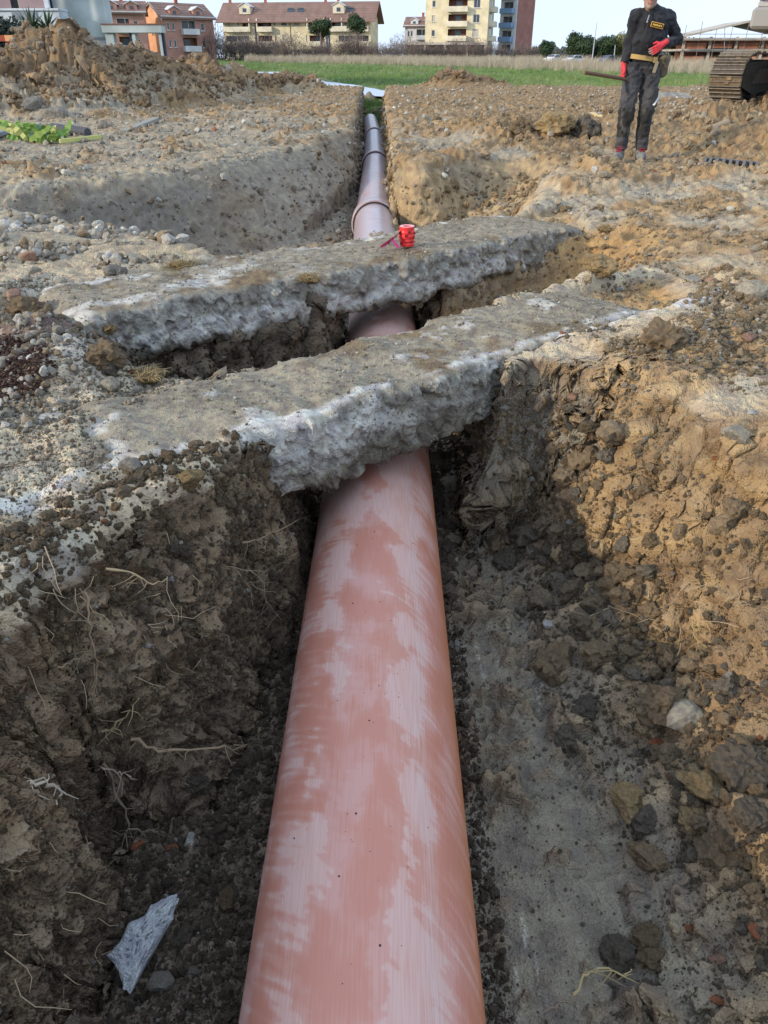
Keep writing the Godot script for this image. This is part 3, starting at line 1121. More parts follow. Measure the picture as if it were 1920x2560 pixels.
func strew(called: String, label: String, category: String, meshes: Array, items: Array) -> void:
	# items: [place, normal, size, colour, sunk share]; shared out among the meshes, one object for each
	for k in meshes.size():
		var mine := []
		for i in range(k, items.size(), meshes.size()):
			mine.append(items[i])
		var mm := MultiMesh.new()
		mm.transform_format = MultiMesh.TRANSFORM_3D
		mm.use_colors = true
		mm.mesh = meshes[k]
		mm.instance_count = mine.size()
		for i in mine.size():
			var it: Array = mine[i]
			var s: float = it[2]
			var nn: Vector3 = it[1]
			var b := Basis(Quaternion(Vector3(rng.randfn(), rng.randfn(), rng.randfn()).normalized(), rng.randf() * TAU))
			if it[4] < 0.0:
				b = Basis(Quaternion(Vector3.UP, nn) if nn.y > -0.99 else Quaternion.IDENTITY) * Basis(Vector3.UP, rng.randf() * TAU)
			mm.set_instance_transform(i, Transform3D(b.scaled(Vector3.ONE * s), it[0] + nn * s * (0.55 - absf(it[4]))))
			mm.set_instance_color(i, it[3] * 1.3)
		var o := MultiMeshInstance3D.new()
		o.multimesh = mm
		o.material_override = stone_mat
		o.name = free_name(called)
		add_child(o)
		tag(o, label if k == 0 else label + ", further part %d" % k, category, "", "stuff")


func power(lo: float, hi: float, e := 2.2) -> float:
	# many small, few large
	var u := rng.randf()
	var a := pow(lo, 1.0 - e)
	return pow(a + u * (pow(hi, 1.0 - e) - a), 1.0 / (1.0 - e))


func scatter() -> void:
	var stones := []
	var clods := []
	var crumbs := []
	var rubble := []
	var m := t_cols
	var near_rows := 0
	while near_rows < t_rows - 2 and t_v[near_rows * m].z > -4.2:
		near_rows += 1
	for it in 430000:
		var i := rng.randi_range(0, t_rows - 2) if it < 230000 else rng.randi_range(near_rows / 12, near_rows)
		var j := rng.randi_range(8, m - 9)
		var k := i * m + j
		var p := t_v[k].lerp(t_v[k + m + 1], rng.randf())
		var nn := t_n[k]
		var d := -p.z
		if d < 0.2 or p.z < -37.0:
			continue
		if d > 9.0 and d < 11.5 and Vector2(p.x - 3.05, p.z + 10.3).length() < 0.42:
			continue
		var px := maxf(0.9, d) * 0.00135
		var pa := n_patch.get_noise_3dv(p)
		var mi := n_mid.get_noise_3dv(p)
		var bright := rng.randf_range(0.75, 1.25)
		if p.y > -0.12 or (d > 8.0 and p.y > -0.2):
			var mound := p.z < -15.0 and p.y > 0.22
			var left := p.x < -1.0 and d < 8.0
			var right := p.x > 0.9 and d < 16.0
			var s := power((1.0 if mound else 0.75) * px, (6.0 if mound else 5.0) * px, 2.9)
			if not mound and (d > 2.9 or p.x > -0.2 or rng.randf() < 0.5) and mi + 0.6 * pa + 0.5 * n_line.get_noise_3dv(p * 0.35) < rng.randf_range(-0.2, 0.75):
				continue
			s = minf(s, 0.26 if mound else 0.06)
			var c: Color
			var u := rng.randf()
			if mound:
				c = Color(0.24, 0.175, 0.115).lerp(Color(0.36, 0.32, 0.27), rng.randf() if p.x < -7.0 - 0.3 * (p.z + 20.0) else 0.15 * rng.randf())
				(clods if rng.randf() < 0.7 else stones).append([p, nn, s, c * bright, 0.15])
				continue
			if u < 0.52:
				c = Color(0.38, 0.33, 0.26)
			elif u < 0.80:
				c = Color(0.30, 0.28, 0.25)
			elif u < 0.90:
				c = Color(0.54, 0.56, 0.52)
			elif u < 0.993:
				c = Color(0.30, 0.21, 0.13)
			else:
				c = Color(0.42, 0.19, 0.11)
			if d < 2.9 and p.x < -0.2 and rng.randf() < 0.85 and strip_dist([Vector2(-0.98, -1.36), Vector2(-0.82, -1.58), Vector2(-0.56, -2.08), Vector2(-0.44, -2.32)], Vector2(p.x, p.z)) < 0.05 + 0.12 * rng.randf():
				clods.append([p, nn, power(1.2 * px, 11.0 * px, 2.3), Color(0.21, 0.165, 0.115) * bright, 0.1])
				continue
			if right and rng.randf() < 0.5:
				clods.append([p, nn, s * 1.25, Color(0.35, 0.28, 0.19) * bright, 0.1])
			else:
				stones.append([p, nn, s, c * bright, 0.12])
			if left and p.x < -1.15 - 0.2 * mi and ((d > 4.6 and d < 6.3) or (d < 3.3 and d > 2.2 and rng.randf() < 0.4)):
				var w := rng.randf()
				var cc := Color(0.42, 0.39, 0.34) if w < 0.6 else (Color(0.66, 0.64, 0.60) if w < 0.8 else Color(0.33, 0.26, 0.18))
				rubble.append([p, nn, power(1.6 * px, 9.0 * px, 2.4), cc * bright, 0.05])
		elif d < 3.5 and p.x > 0.3 and nn.y > 0.35:
			# rubble at the foot of the right wall
			var share := smoothstep(0.55, 0.95, p.x + 0.2 * mi + 0.10 * (d - 1.3))
			if nn.y < 0.78 and p.y > -0.55 and rng.randf() < 0.72:
				continue
			if rng.randf() > 0.04 + share * 0.8:
				continue
			var s := power(1.0 * px, (20.0 if share > 0.5 else 5.0) * px, 2.55)
			var c := Color(0.22, 0.165, 0.105).lerp(Color(0.32, 0.245, 0.16), rng.randf())
			if rng.randf() < 0.3:
				c = Color(0.21, 0.185, 0.15)
			if rng.randf() < 0.03:
				c = Color(0.5, 0.49, 0.46)
				s *= 0.5
			if rng.randf() < 0.008:
				c = Color(0.45, 0.17, 0.09)
			c = c.lerp(Color(0.15, 0.132, 0.106), smoothstep(1.1, 0.6, p.x) * 0.7)
			clods.append([p, nn, s, c * bright, 0.1])
		elif d < 3.5 and p.x < 0.3:
			var s := power(1.0 * px, (12.0 if nn.y > 0.5 else 6.0) * px, 2.6)
			if rng.randf() < 0.2 and nn.y < 0.5:
				continue
			var c := Color(0.10, 0.08, 0.064).lerp(Color(0.165, 0.135, 0.105), rng.randf())
			if nn.y < 0.5:
				c = Color(0.15, 0.115, 0.082).lerp(Color(0.22, 0.18, 0.135), rng.randf())
			if rng.randf() < 0.018:
				c = Color(0.45, 0.44, 0.42)
				s = minf(s, 5.0 * px)
			crumbs.append([p, nn, s, c * bright, 0.15])
		else:
			if rng.randf() < (0.7 if d > 6.5 and p.x < -0.6 else 0.25):
				continue
			var s := power(0.8 * px, 5.0 * px, 2.8)
			var right := p.x > axis_x(p.z)
			var c := (Color(0.30, 0.225, 0.14) if right else Color(0.24, 0.20, 0.155)) * bright
			if d < 6.5 and p.x < 0.45:
				c = Color(0.095, 0.077, 0.058) * bright
			if rng.randf() < 0.08:
				c = Color(0.40, 0.38, 0.35)
			(clods if right else stones).append([p, nn, minf(s, 0.09), c, 0.15])
	# gravel on the casings
	for cp in caps_v.size():
		var vs: PackedVector3Array = caps_v[cp]
		var cols: int = caps_c[cp]
		for it in 16000:
			var k := rng.randi_range(0, vs.size() - cols - 2)
			var p := vs[k]
			var nn := (vs[k + 1] - p).cross(vs[k + cols] - p).normalized()
			if nn.y < -0.2 or n_small.get_noise_3dv(p) + 0.6 * n_mid.get_noise_3dv(p) < rng.randf_range(-0.5, 0.45):
				continue
			var s := power(0.0022, 0.012 if cp else 0.010, 2.6)
			var u := rng.randf()
			var c := Color(0.40, 0.36, 0.29) if u < 0.5 else (Color(0.62, 0.61, 0.59) if u < 0.75 else Color(0.30, 0.26, 0.2))
			stones.append([p, nn, s, c * rng.randf_range(0.8, 1.2), 0.12])
	var gravel := []
	var lumps := []
	for q in 5:
		gravel.append(rock(100 + q, 1, 9, 0.12, Vector3(1.0, 0.72, 0.86)))
		lumps.append(rock(200 + q, 2, 7, 0.42, Vector3(1.0, 0.78, 0.88)))
	strew("gravel", "small pale stones strewn over the old surface", "gravel", gravel, stones)
	strew("soil_clods", "brown clods of clay strewn over banks, heaps and slopes", "soil clods", lumps, clods)
	strew("soil_crumbs", "dark soil crumbs on the left wall and floor", "soil crumbs", [lumps[1], lumps[3]], crumbs)
	strew("rubble", "broken grey and white rubble stones on the left ground", "rubble", [gravel[0], gravel[2], gravel[4]], rubble)


# ------------------------------------------------------------------ the meadow and what stands on it
func field_y(x: float, z: float) -> float:
	var d := -z
	var h := -0.62 - 0.05 * smoothstep(30.0, 45.0, d) + 1.25 * smoothstep(55.0, 230.0, d)
	h += 0.12 * n_big.get_noise_2d(x * 0.12, z * 0.12) * smoothstep(36.0, 60.0, d)
	if d < 36.0:
		h -= 1.2 * smoothstep(34.4, 33.0, d)
	return h


func build_field() -> void:
	var zs := [30.0, 0.0, -20.0, -30.0, -32.5, -33.0]
	var z := -33.3
	while z > -260.0:
		zs.append(z)
		z -= 0.4 + (-z - 33.3) * 0.03
	for q in [-300.0, -450.0, -800.0, -1500.0, -2500.0]:
		zs.append(q)
	var cols := 160
	var v := PackedVector3Array()
	var c := PackedColorArray()
	for zz: float in zs:
		for j in cols:
			var s := 2.0 * j / (cols - 1.0) - 1.0
			var x := s * (60.0 + maxf(0.0, -zz) * 0.9) + signf(s) * pow(maxf(0.0, absf(s) - 0.8) / 0.2, 2.0) * 600.0
			v.append(Vector3(x, field_y(x, zz), zz))
			var a := n_patch.get_noise_2d(x * 0.12, zz * 0.06)
			var b := n_patch.get_noise_2d(x * 0.5 + 40.0, zz * 0.2)
			var g := Color(0.13, 0.21, 0.065).lerp(Color(0.20, 0.26, 0.10), smoothstep(-0.3, 0.4, a)).lerp(Color(0.20, 0.19, 0.10), smoothstep(0.1, 0.5, b) * 0.6)
			if zz < -195.0:
				g = g.lerp(Color(0.16, 0.14, 0.10), 0.7)
			c.append(g)
	var m := vc_mat(0.95)
	m.albedo_texture = soil.albedo_texture
	m.uv1_triplanar = true
	m.uv1_world_triplanar = true
	m.uv1_scale = Vector3.ONE * 0.3
	tag(put("meadow", grid_mesh(v, c, PackedVector2Array(), zs.size(), cols), m), "green winter meadow beyond the dirt", "", "", "structure")
	# a pale strip of standing water crossing the meadow
	var w := MB.new()
	var path_line := [Vector2(-14.5, -104.0), Vector2(-9.5, -82.0), Vector2(-5.6, -65.0), Vector2(-2.2, -51.5), Vector2(0.6, -44.5), Vector2(4.0, -39.0)]
	for i in path_line.size() - 1:
		for k in 6:
			var p: Vector2 = (path_line[i] as Vector2).lerp(path_line[i + 1], k / 6.0)
			var q: Vector2 = (path_line[i] as Vector2).lerp(path_line[i + 1], (k + 1) / 6.0)
			var wp := 2.2 + 0.25 * n_mid.get_noise_2d(p.x, p.y)
			var wq := 2.2 + 0.25 * n_mid.get_noise_2d(q.x, q.y)
			var up := Vector3(0, 0.13, 0)
			var a := Vector3(p.x - wp, field_y(p.x, p.y), p.y) + up
			var b := Vector3(p.x + wp, field_y(p.x, p.y), p.y) + up
			var d := Vector3(q.x - wq, field_y(q.x, q.y), q.y) + up
			var e := Vector3(q.x + wq, field_y(q.x, q.y), q.y) + up
			w.poly_out([a, b, e, d], (a + e) * 0.5 - Vector3(0, 1, 0))
	var wm := flat_mat(rgb8(176, 188, 202), 0.35)
	tag(put("path", w.mesh(), wm), "pale grey-blue strip of path crossing the meadow behind the trench", "", "", "structure")
	# grass
	var blade := MB.new()
	for k in 7:
		var r := RandomNumberGenerator.new()
		r.seed = 900 + k
		var a := r.randf() * TAU
		var base := Vector3(r.randf_range(-0.5, 0.5), 0, r.randf_range(-0.5, 0.5))
		var side := Vector3(cos(a), 0, sin(a)) * 0.05
		var tip := base + Vector3(r.randf_range(-0.4, 0.4), r.randf_range(0.6, 1.1), r.randf_range(-0.4, 0.4))
		blade.tri(base - side, base + side, tip)
	var bm := blade.mesh()
	var gm := vc_mat(0.8)
	gm.cull_mode = BaseMaterial3D.CULL_DISABLED
	gm.backlight_enabled = true
	gm.backlight = Color(0.25, 0.3, 0.1)
	var sets := [[], []]
	for it in 90000:
		var d := 34.0 * pow(5.7, rng.randf())
		var x := rng.randf_range(-0.62, 0.62) * d
		if d < 100.0 and strip_dist(path_line, Vector2(x, -d)) < 3.4:
			continue
		var y := field_y(x, -d)
		var a := n_patch.get_noise_2d(x * 0.12, -d * 0.06)
		var b := n_patch.get_noise_2d(x * 0.5 + 40.0, -d * 0.2)
		var s := rng.randf_range(0.10, 0.22) * (1.0 + 0.006 * d) * (0.7 + 0.6 * smoothstep(-0.4, 0.5, b))
		var g := Color(0.13, 0.235, 0.06).lerp(Color(0.27, 0.33, 0.13), smoothstep(-0.3, 0.4, a) * rng.randf()).lerp(Color(0.24, 0.22, 0.12), smoothstep(0.05, 0.5, b) * 0.6 * rng.randf())
		sets[0].append([Vector3(x, y, -d), Vector3.UP, s, g * rng.randf_range(0.8, 1.2), -0.55])
	for it in 30000:
		# straw-coloured reeds in front of the hedge, thickest behind the trench
		var x := rng.randf_range(-0.16, 0.58)
		var near := clampf((x + 0.14) / 0.42, 0.0, 1.0)
		var d := lerpf(190.0, lerpf(172.0, 96.0, near), pow(rng.randf(), 1.3))
		x *= d
		if n_patch.get_noise_2d(x * 0.15, d * 0.1) < rng.randf_range(-0.5, 0.25):
			continue
		sets[1].append([Vector3(x, field_y(x, -d) , -d), Vector3.UP, rng.randf_range(0.7, 1.5), Color(0.42, 0.36, 0.28) * rng.randf_range(0.75, 1.2), -0.55])
	for k in 2:
		var mm := MultiMesh.new()
		mm.transform_format = MultiMesh.TRANSFORM_3D
		mm.use_colors = true
		mm.mesh = bm
		mm.instance_count = sets[k].size()
		for i in mm.instance_count:
			var q: Array = sets[k][i]
			var bs := Basis(Vector3.UP, rng.randf() * TAU).scaled(Vector3(q[2] * (1.0 if k == 0 else 0.35), q[2], q[2] * (1.0 if k == 0 else 0.35)))
			mm.set_instance_transform(i, Transform3D(bs, q[0]))
			mm.set_instance_color(i, q[3])
		var o := MultiMeshInstance3D.new()
		o.multimesh = mm
		o.material_override = gm
		o.name = free_name(["grass", "reeds"][k])
		add_child(o)
		tag(o, ["short green grass of the meadow behind the dirt", "straw coloured dry reeds along the far edge of the meadow"][k], ["grass", "reeds"][k], "", "stuff")


func at(px: float, py: float, z: float) -> Vector3:
	# where the line of sight through that pixel of the upright 1920 x 2560 photograph meets the plane at z
	var p := deg_to_rad(31.56)
	var r := Vector3((px - 960.0) / 1848.0, (1280.0 - py) / 1848.0, -1.0)
	var d := Vector3(r.x, r.y * cos(p) - sin(p), -(cos(p) + r.y * sin(p)))
	return Vector3(0, 1.1, 0) + d * (z / d.z)


# ---- bare hedge, shrubs and trees
func twig(m: MB, a: Vector3, dir: Vector3, l: float, r: float, level: int, g: RandomNumberGenerator, spread: float) -> void:
	var b := a + dir * l
	var mid := (a + b) * 0.5 + Vector3(g.randfn(), g.randfn(), g.randfn()) * l * 0.06
	m.tube([a, mid, b], [r, r * 0.8, r * 0.55], 4 if level > 1 else 3, false)
	if level <= 0:
		return
	var n := g.randi_range(3, 4)
	for i in n:
		var d2 := (dir + Vector3(g.randfn(), g.randfn() * 0.7 + 0.15, g.randfn()) * spread).normalized()
		twig(m, a.lerp(b, g.randf_range(0.45, 1.0)), d2, l * g.randf_range(0.55, 0.85), r * 0.5, level - 1, g, spread)


func bare_shrub(sd: int, tall: float, level: int, bark: Material) -> Node3D:
	var g := RandomNumberGenerator.new()
	g.seed = sd
	var o := Node3D.new()
	var stems := MB.new()
	var fine := MB.new()
	for i in g.randi_range(4, 6):
		var a := g.randf() * TAU
		var d := Vector3(cos(a) * 0.45, 1.0, sin(a) * 0.45).normalized()
		var base := Vector3(cos(a), 0, sin(a)) * 0.25
		stems.tube([base, base + d * tall * 0.25, base + d * tall * 0.45], [0.07, 0.055, 0.045], 5, false)
		for k in 3:
			var d2 := (d + Vector3(g.randfn(), g.randfn() * 0.5 + 0.2, g.randfn()) * 0.45).normalized()
			twig(fine, base + d * tall * g.randf_range(0.15, 0.45), d2, tall * g.randf_range(0.2, 0.3), 0.035, level, g, 0.55)
	put("stem", stems.mesh(), bark, o)
	for i in 900:
		var d := Vector3(g.randfn(), g.randfn() * 0.8, g.randfn()).normalized() * pow(g.randf(), 0.5)
		var p := Vector3(d.x * 0.42, 0.5 + d.y * 0.5, d.z * 0.42) * tall
		var a := (Vector3(d.x, 1.0, d.z) + Vector3(g.randfn(), g.randfn(), g.randfn()) * 0.5).normalized() * g.randf_range(0.3, 0.8)
		var b := Vector3(g.randfn(), g.randfn(), g.randfn()).normalized() * 0.035
		fine.tri(p - b, p + a, p + b)
	put("twigs", fine.mesh(), bark, o)
	return o


func leaf_crown(m: MB, centre: Vector3, rad: Vector3, count: int, leaf: float, g: RandomNumberGenerator, c0: Color, c1: Color) -> void:
	for i in count:
		var d := Vector3(g.randfn(), g.randfn(), g.randfn()).normalized()
		var rr := pow(g.randf(), 0.4)
		var p := centre + d * rr * rad * (1.0 + 0.28 * n_mid.get_noise_3dv(d * 1.2 + centre * 0.3))
		var a := Vector3(g.randfn(), g.randfn(), g.randfn()).normalized()
		var b := a.cross(d + Vector3(0.01, 0.3, 0)).normalized()
		m.col = c0.lerp(c1, g.randf())
		m.tri(p - a * leaf, p + b * leaf * 0.7, p + a * leaf)


func leafy_tree(called: String, label: String, at_: Vector3, tall: float, crown: Vector3, leaf: float, c0: Color, c1: Color, sd: int, count := 2200) -> Node3D:
	var g := RandomNumberGenerator.new()
	g.seed = sd
	var o := thing(called, label, "tree" if tall > 3.0 else "shrub", at_)
	var t := MB.new()
	t.tube([Vector3(0, -0.3, 0), Vector3(0.05, tall * 0.4, 0), Vector3(0, tall * 0.75, 0)], [0.05 * tall, 0.035 * tall, 0.015 * tall], 6, false)
	for k in 5:
		var a := g.randf() * TAU
		var y := tall * g.randf_range(0.3, 0.6)
		t.tube([Vector3(0, y, 0), Vector3(cos(a) * crown.x * 0.35, y + tall * 0.12, sin(a) * crown.z * 0.35), Vector3(cos(a) * crown.x * 0.7, y + tall * 0.2, sin(a) * crown.z * 0.7)], [0.02 * tall, 0.012 * tall, 0.006 * tall], 5, false)
	put("trunk", t.mesh(), bark_mat, o)
	var m := MB.new()
	for k in 9:
		var d := Vector3(g.randfn(), g.randfn() * 0.8, g.randfn()).normalized() * g.randf_range(0.35, 0.7)
		leaf_crown(m, Vector3(0, tall - crown.y, 0) + d * crown, crown * g.randf_range(0.4, 0.6), count / 9, leaf, g, c0, c1)
	put("crown", m.mesh(), leaf_mat, o)
	return o


var bark_mat: StandardMaterial3D
var leaf_mat: StandardMaterial3D


func build_hedge() -> void:
	bark_mat = flat_mat(rgb8(124, 110, 104), 0.95)
	leaf_mat = vc_mat(0.7)
	leaf_mat.cull_mode = BaseMaterial3D.CULL_DISABLED
	leaf_mat.backlight_enabled = true
	leaf_mat.backlight = Color(0.2, 0.3, 0.1)
	var protos := []
	for k in 4:
		protos.append(bare_shrub(300 + k, 5.0, 3, bark_mat))
	var n := 54
	var seen_near := {}
	for i in n:
		var px := lerpf(395.0, 1345.0, i / (n - 1.0)) + rng.randf_range(-7, 7)
		var z := -rng.randf_range(192.0, 200.0)
		var p := at(px, 150.0, z)
		p.y = field_y(p.x, z) - 0.1
		var size := rng.randf_range(0.65, 1.25)
		if px < 560.0:
			size = rng.randf_range(1.0, 2.0)
		if px > 1180.0:
			size = rng.randf_range(0.5, 0.95)
		var o: Node3D = protos[i % 4].duplicate()
		o.name = free_name("bare_shrub")
		add_child(o)
		o.transform = Transform3D(Basis(Vector3.UP, rng.randf() * TAU).scaled(Vector3(size * 1.15, size, size * 1.15)), p)
		var near := 0
		var marks := [[395.0, "the orange house's gable"], [470.0, "the orange house's front"], [560.0, "the small pink house end"], [640.0, "the cream block's left balconies"], [760.0, "the smaller round evergreen"], [860.0, "the taller round evergreen"], [960.0, "the cream block's right corner"], [1030.0, "the portico's left end"], [1110.0, "the portico's dark bays"], [1200.0, "the tower's right foot"], [1285.0, "the hedge's open right end"]]
		for k in marks.size():
			if absf(px - marks[k][0]) < absf(px - marks[near][0]):
				near = k
		seen_near[near] = seen_near.get(near, 0) + 1
		var ord: String = ["first", "second", "third", "fourth", "fifth", "sixth", "seventh", "eighth", "ninth"][mini(seen_near[near] - 1, 8)]
		tag(o, "%s leafless hedge shrub, %s from the left before %s" % ["tall" if size > 1.0 else ("low" if size < 0.7 else "middling"), ord, marks[near][1]], "shrub", "bare shrubs of the hedge in front of the flats")
	for q in protos:
		q.free()
	# the low dense dark line of the hedge bottom
	var hb := MB.new()
	var g := RandomNumberGenerator.new()
	g.seed = 5
	for i in 9000:
		var px := lerpf(380.0, 1400.0, g.randf())
		var p := at(px, 150.0, -g.randf_range(193.0, 199.0))
		p.y = field_y(p.x, p.z) + pow(g.randf(), 1.4) * 2.0
		var a := Vector3(g.randfn(), absf(g.randfn()) + 0.6, g.randfn()).normalized() * 0.6
		var b := Vector3(g.randfn(), g.randfn(), g.randfn()).normalized() * 0.07
		hb.col = Color(0.085, 0.075, 0.062) * g.randf_range(0.7, 1.4)
		hb.tri(p - b, p + a, p + b)
	tag(put("undergrowth", hb.mesh(), leaf_mat), "dark tangle of undergrowth along the bottom of the hedge", "undergrowth", "", "stuff")
	# round evergreens before the cream block
	var e0 := Color(0.020, 0.042, 0.016)
	var e1 := Color(0.055, 0.095, 0.035)
	for q in [[803.0, 72.0, 6.1, 2.7, "smaller round evergreen in front of the cream block, left of the other"], [893.0, 66.0, 6.6, 2.9, "taller round evergreen in front of the cream block"]]:
		var p := at(q[0], 110.0, -205.0)
		p.y = field_y(p.x, p.z)
		leafy_tree("evergreen_tree", q[4], p, 9.6 if q[0] > 850.0 else 9.0, Vector3(q[3], q[3] * 0.8, q[3]), 0.3, e0, e1, int(q[0]), 4500)
	# evergreens on the right horizon
	for q in [[1362.0, 118.0, 3.4, 1.5, "small dark shrub tree at the left end of the right tree line"], [1432.0, 112.0, 4.6, 2.0, "dark rounded evergreen left of the tall pole"], [1460.0, 118.0, 4.0, 2.6, "dark evergreen just behind the tall pole"], [1492.0, 118.0, 4.2, 2.8, "dark evergreen right of the tall pole"], [1520.0, 117.0, 4.3, 2.9, "broad evergreen over the dark blue car"], [1552.0, 118.0, 4.2, 2.4, "yellow-green tree beside the worker's right arm"], [1680.0, 128.0, 4.0, 3.4, "dark tree between the worker and the building site"], [1712.0, 130.0, 4.2, 3.0, "dark tree left of the scaffolding"]]:
		var p := at(q[0], 150.0, -165.0)
		p.y = field_y(p.x, p.z)
		var yel: bool = q[0] == 1552.0
		leafy_tree("horizon_tree", q[4], p, q[2] * 1.15, Vector3(q[3], q[2] * 0.5, q[3]), 0.26, Color(0.12, 0.13, 0.03) if yel else e0, Color(0.22, 0.2, 0.06) if yel else e1, int(q[0]) + 1, 3000)
	# far pale woods
	var fw := MB.new()
	for i in 16000:
		var px := lerpf(1255.0, 1760.0, g.randf())
		var p := at(px, 150.0, -g.randf_range(300.0, 330.0))
		var top := 3.5 + 2.5 * n_patch.get_noise_2d(px * 0.02, 3.0)
		p.y = field_y(p.x, p.z) + pow(g.randf(), 0.8) * top
		var a := Vector3(g.randfn(), g.randfn(), g.randfn()).normalized() * 0.5
		var b := Vector3(g.randfn(), g.randfn(), g.randfn()).normalized() * 0.4
		fw.col = Color(0.12, 0.13, 0.12) * g.randf_range(0.7, 1.3)
		fw.tri(p - b, p + a, p + b)
	tag(put("far_woods", fw.mesh(), leaf_mat), "low grey-green woods on the right horizon", "woods", "", "stuff")


# ------------------------------------------------------------------ buildings
var mats := {}


func paint(called: String, c: Color, rough := 0.9) -> StandardMaterial3D:
	if not mats.has(called):
		var m := flat_mat(c, rough)
		m.albedo_texture = plaster_tex()
		m.uv1_triplanar = true
		m.uv1_world_triplanar = true
		m.uv1_scale = Vector3.ONE * 0.11
		mats[called] = m
	return mats[called]


var plaster: ImageTexture


func plaster_tex() -> ImageTexture:
	if plaster == null:
		var f := noise(FastNoiseLite.TYPE_SIMPLEX, 0.012, 91, 5)
		var im := f.get_seamless_image(256, 256)
		im.convert(Image.FORMAT_RGB8)
		var d := im.get_data()
		for i in d.size():
			d[i] = int(205 + d[i] * 0.19)
		plaster = ImageTexture.create_from_image(Image.create_from_data(256, 256, false, Image.FORMAT_RGB8, d))
	return plaster


func facade(o: Node3D, w: float, h: float, d: float, holes: Array, wall: Material, y0 := 0.0) -> void:
	# walls of a block, its front (at z = 0, facing +z) pierced by holes [x, y, w, h, kind]
	var xs := [0.0, w]
	var ys := [y0, y0 + h]
	for q in holes:
		for x in [q[0], q[0] + q[2]]:
			if not xs.has(x): xs.append(x)
		for y in [q[1], q[1] + q[3]]:
			if not ys.has(y): ys.append(y)
	xs.sort()
	ys.sort()
	var m := MB.new()
	var th := 0.3
	for i in xs.size() - 1:
		for j in ys.size() - 1:
			var c := Vector2((xs[i] + xs[i + 1]) * 0.5, (ys[j] + ys[j + 1]) * 0.5)
			var hole := false
			for q in holes:
				if c.x > q[0] and c.x < q[0] + q[2] and c.y > q[1] and c.y < q[1] + q[3]:
					hole = true
			if not hole:
				m.box(Vector3(c.x, c.y, -th * 0.5), Vector3(xs[i + 1] - xs[i], ys[j + 1] - ys[j], th))
	m.box(Vector3(0.15, y0 + h * 0.5, -d * 0.5 - 0.15), Vector3(0.3, h, d - 0.3))
	m.box(Vector3(w - 0.15, y0 + h * 0.5, -d * 0.5 - 0.15), Vector3(0.3, h, d - 0.3))
	m.box(Vector3(w * 0.5, y0 + h * 0.5, -d + 0.15), Vector3(w - 0.6, h, 0.3))
	m.box(Vector3(w * 0.5, y0 + h - 0.12, -d * 0.5), Vector3(w - 0.62, 0.2, d - 0.62))
	put("wall", m.mesh(), wall, o)
	for q in holes:
		opening(o, q)


func opening(o: Node3D, q: Array) -> void:
	var x: float = q[0]
	var y: float = q[1]
	var w: float = q[2]
	var h: float = q[3]
	var kind: String = q[4]
	var c := Vector3(x + w * 0.5, y + h * 0.5, 0)
	var frame := paint("frame", rgb8(226, 226, 224), 0.6)
	if kind == "window" or kind == "shutter":
		var f := MB.new()
		for s in [-1.0, 1.0]:
			f.box(c + Vector3(s * (w * 0.5 - 0.05), 0, -0.14), Vector3(0.1, h, 0.1))
			f.box(c + Vector3(0, s * (h * 0.5 - 0.05), -0.14), Vector3(w - 0.2, 0.1, 0.1))
		f.box(c + Vector3(0, -h * 0.5 - 0.05, 0.03), Vector3(w + 0.2, 0.09, 0.3))
		if w > 0.9 and kind == "window":
			f.box(c + Vector3(0, 0, -0.14), Vector3(0.08, h - 0.2, 0.1))
		var p := put("window", f.mesh(), frame, o)
		var g := MB.new()
		g.box(c + Vector3(0, 0, -0.2), Vector3(w, h, 0.04))
		put("pane" if kind == "window" else "shutter", g.mesh(), mats["glass"] if kind == "window" else paint("shutter", rgb8(206, 200, 186)), p)
	elif kind == "loggia" or kind == "glazed" or kind == "brown":
		var b := MB.new()
		var deep := 1.5
		b.box(c + Vector3(0, 0, -deep - 0.1), Vector3(w + 0.4, h + 0.4, 0.2))
		b.box(c + Vector3(-w * 0.5 - 0.1, 0, -0.3 - deep * 0.5), Vector3(0.2, h, deep - 0.3))
		b.box(c + Vector3(w * 0.5 + 0.1, 0, -0.3 - deep * 0.5), Vector3(0.2, h, deep - 0.3))
		b.box(c + Vector3(0, h * 0.5 + 0.1, -0.3 - deep * 0.5), Vector3(w, 0.2, deep - 0.3))
		b.box(c + Vector3(0, -h * 0.5 - 0.1, -0.3 - deep * 0.5), Vector3(w, 0.2, deep - 0.3))
		var p := put("loggia", b.mesh(), paint("loggia_brown", rgb8(150, 104, 84)) if kind != "glazed" else paint("loggia_grey", rgb8(176, 172, 168)), o)
		var n := maxi(1, int(w / 2.6))
		for k in n:
			var g := MB.new()
			var gw := minf(1.5, w * 0.55)
			g.box(Vector3(x + w * (k + 0.5) / n, y + h * 0.46, -deep + 0.03), Vector3(gw, h * 0.86, 0.06))
			put("pane", g.mesh(), mats["glass"] if k % 2 == 0 else frame, p)
		if kind == "glazed":
			var g := MB.new()
			var k := 0.0
			while k < w:
				g.box(Vector3(x + k + 0.03, y + h * 0.5, 0.02), Vector3(0.06, h, 0.06))
				k += 1.6
			g.box(Vector3(x + w * 0.5, y + h - 0.03, 0.055), Vector3(w, 0.06, 0.04))
			put("mullions", g.mesh(), frame, p)
	elif kind == "garage":
		var g := MB.new()
		g.box(c + Vector3(0, 0, -0.2), Vector3(w, h, 0.08))
		var p := put("door", g.mesh(), paint("garage", rgb8(214, 218, 226), 0.6), o)
		var f := MB.new()
		f.box(c + Vector3(0, h * 0.5 - 0.05, -0.1), Vector3(w, 0.1, 0.14))
		for s in [-1.0, 1.0]:
			f.box(c + Vector3(s * (w * 0.5 - 0.05), -0.05, -0.1), Vector3(0.1, h - 0.1, 0.14))
		put("frame", f.mesh(), paint("garage_frame", rgb8(160, 166, 172)), p)


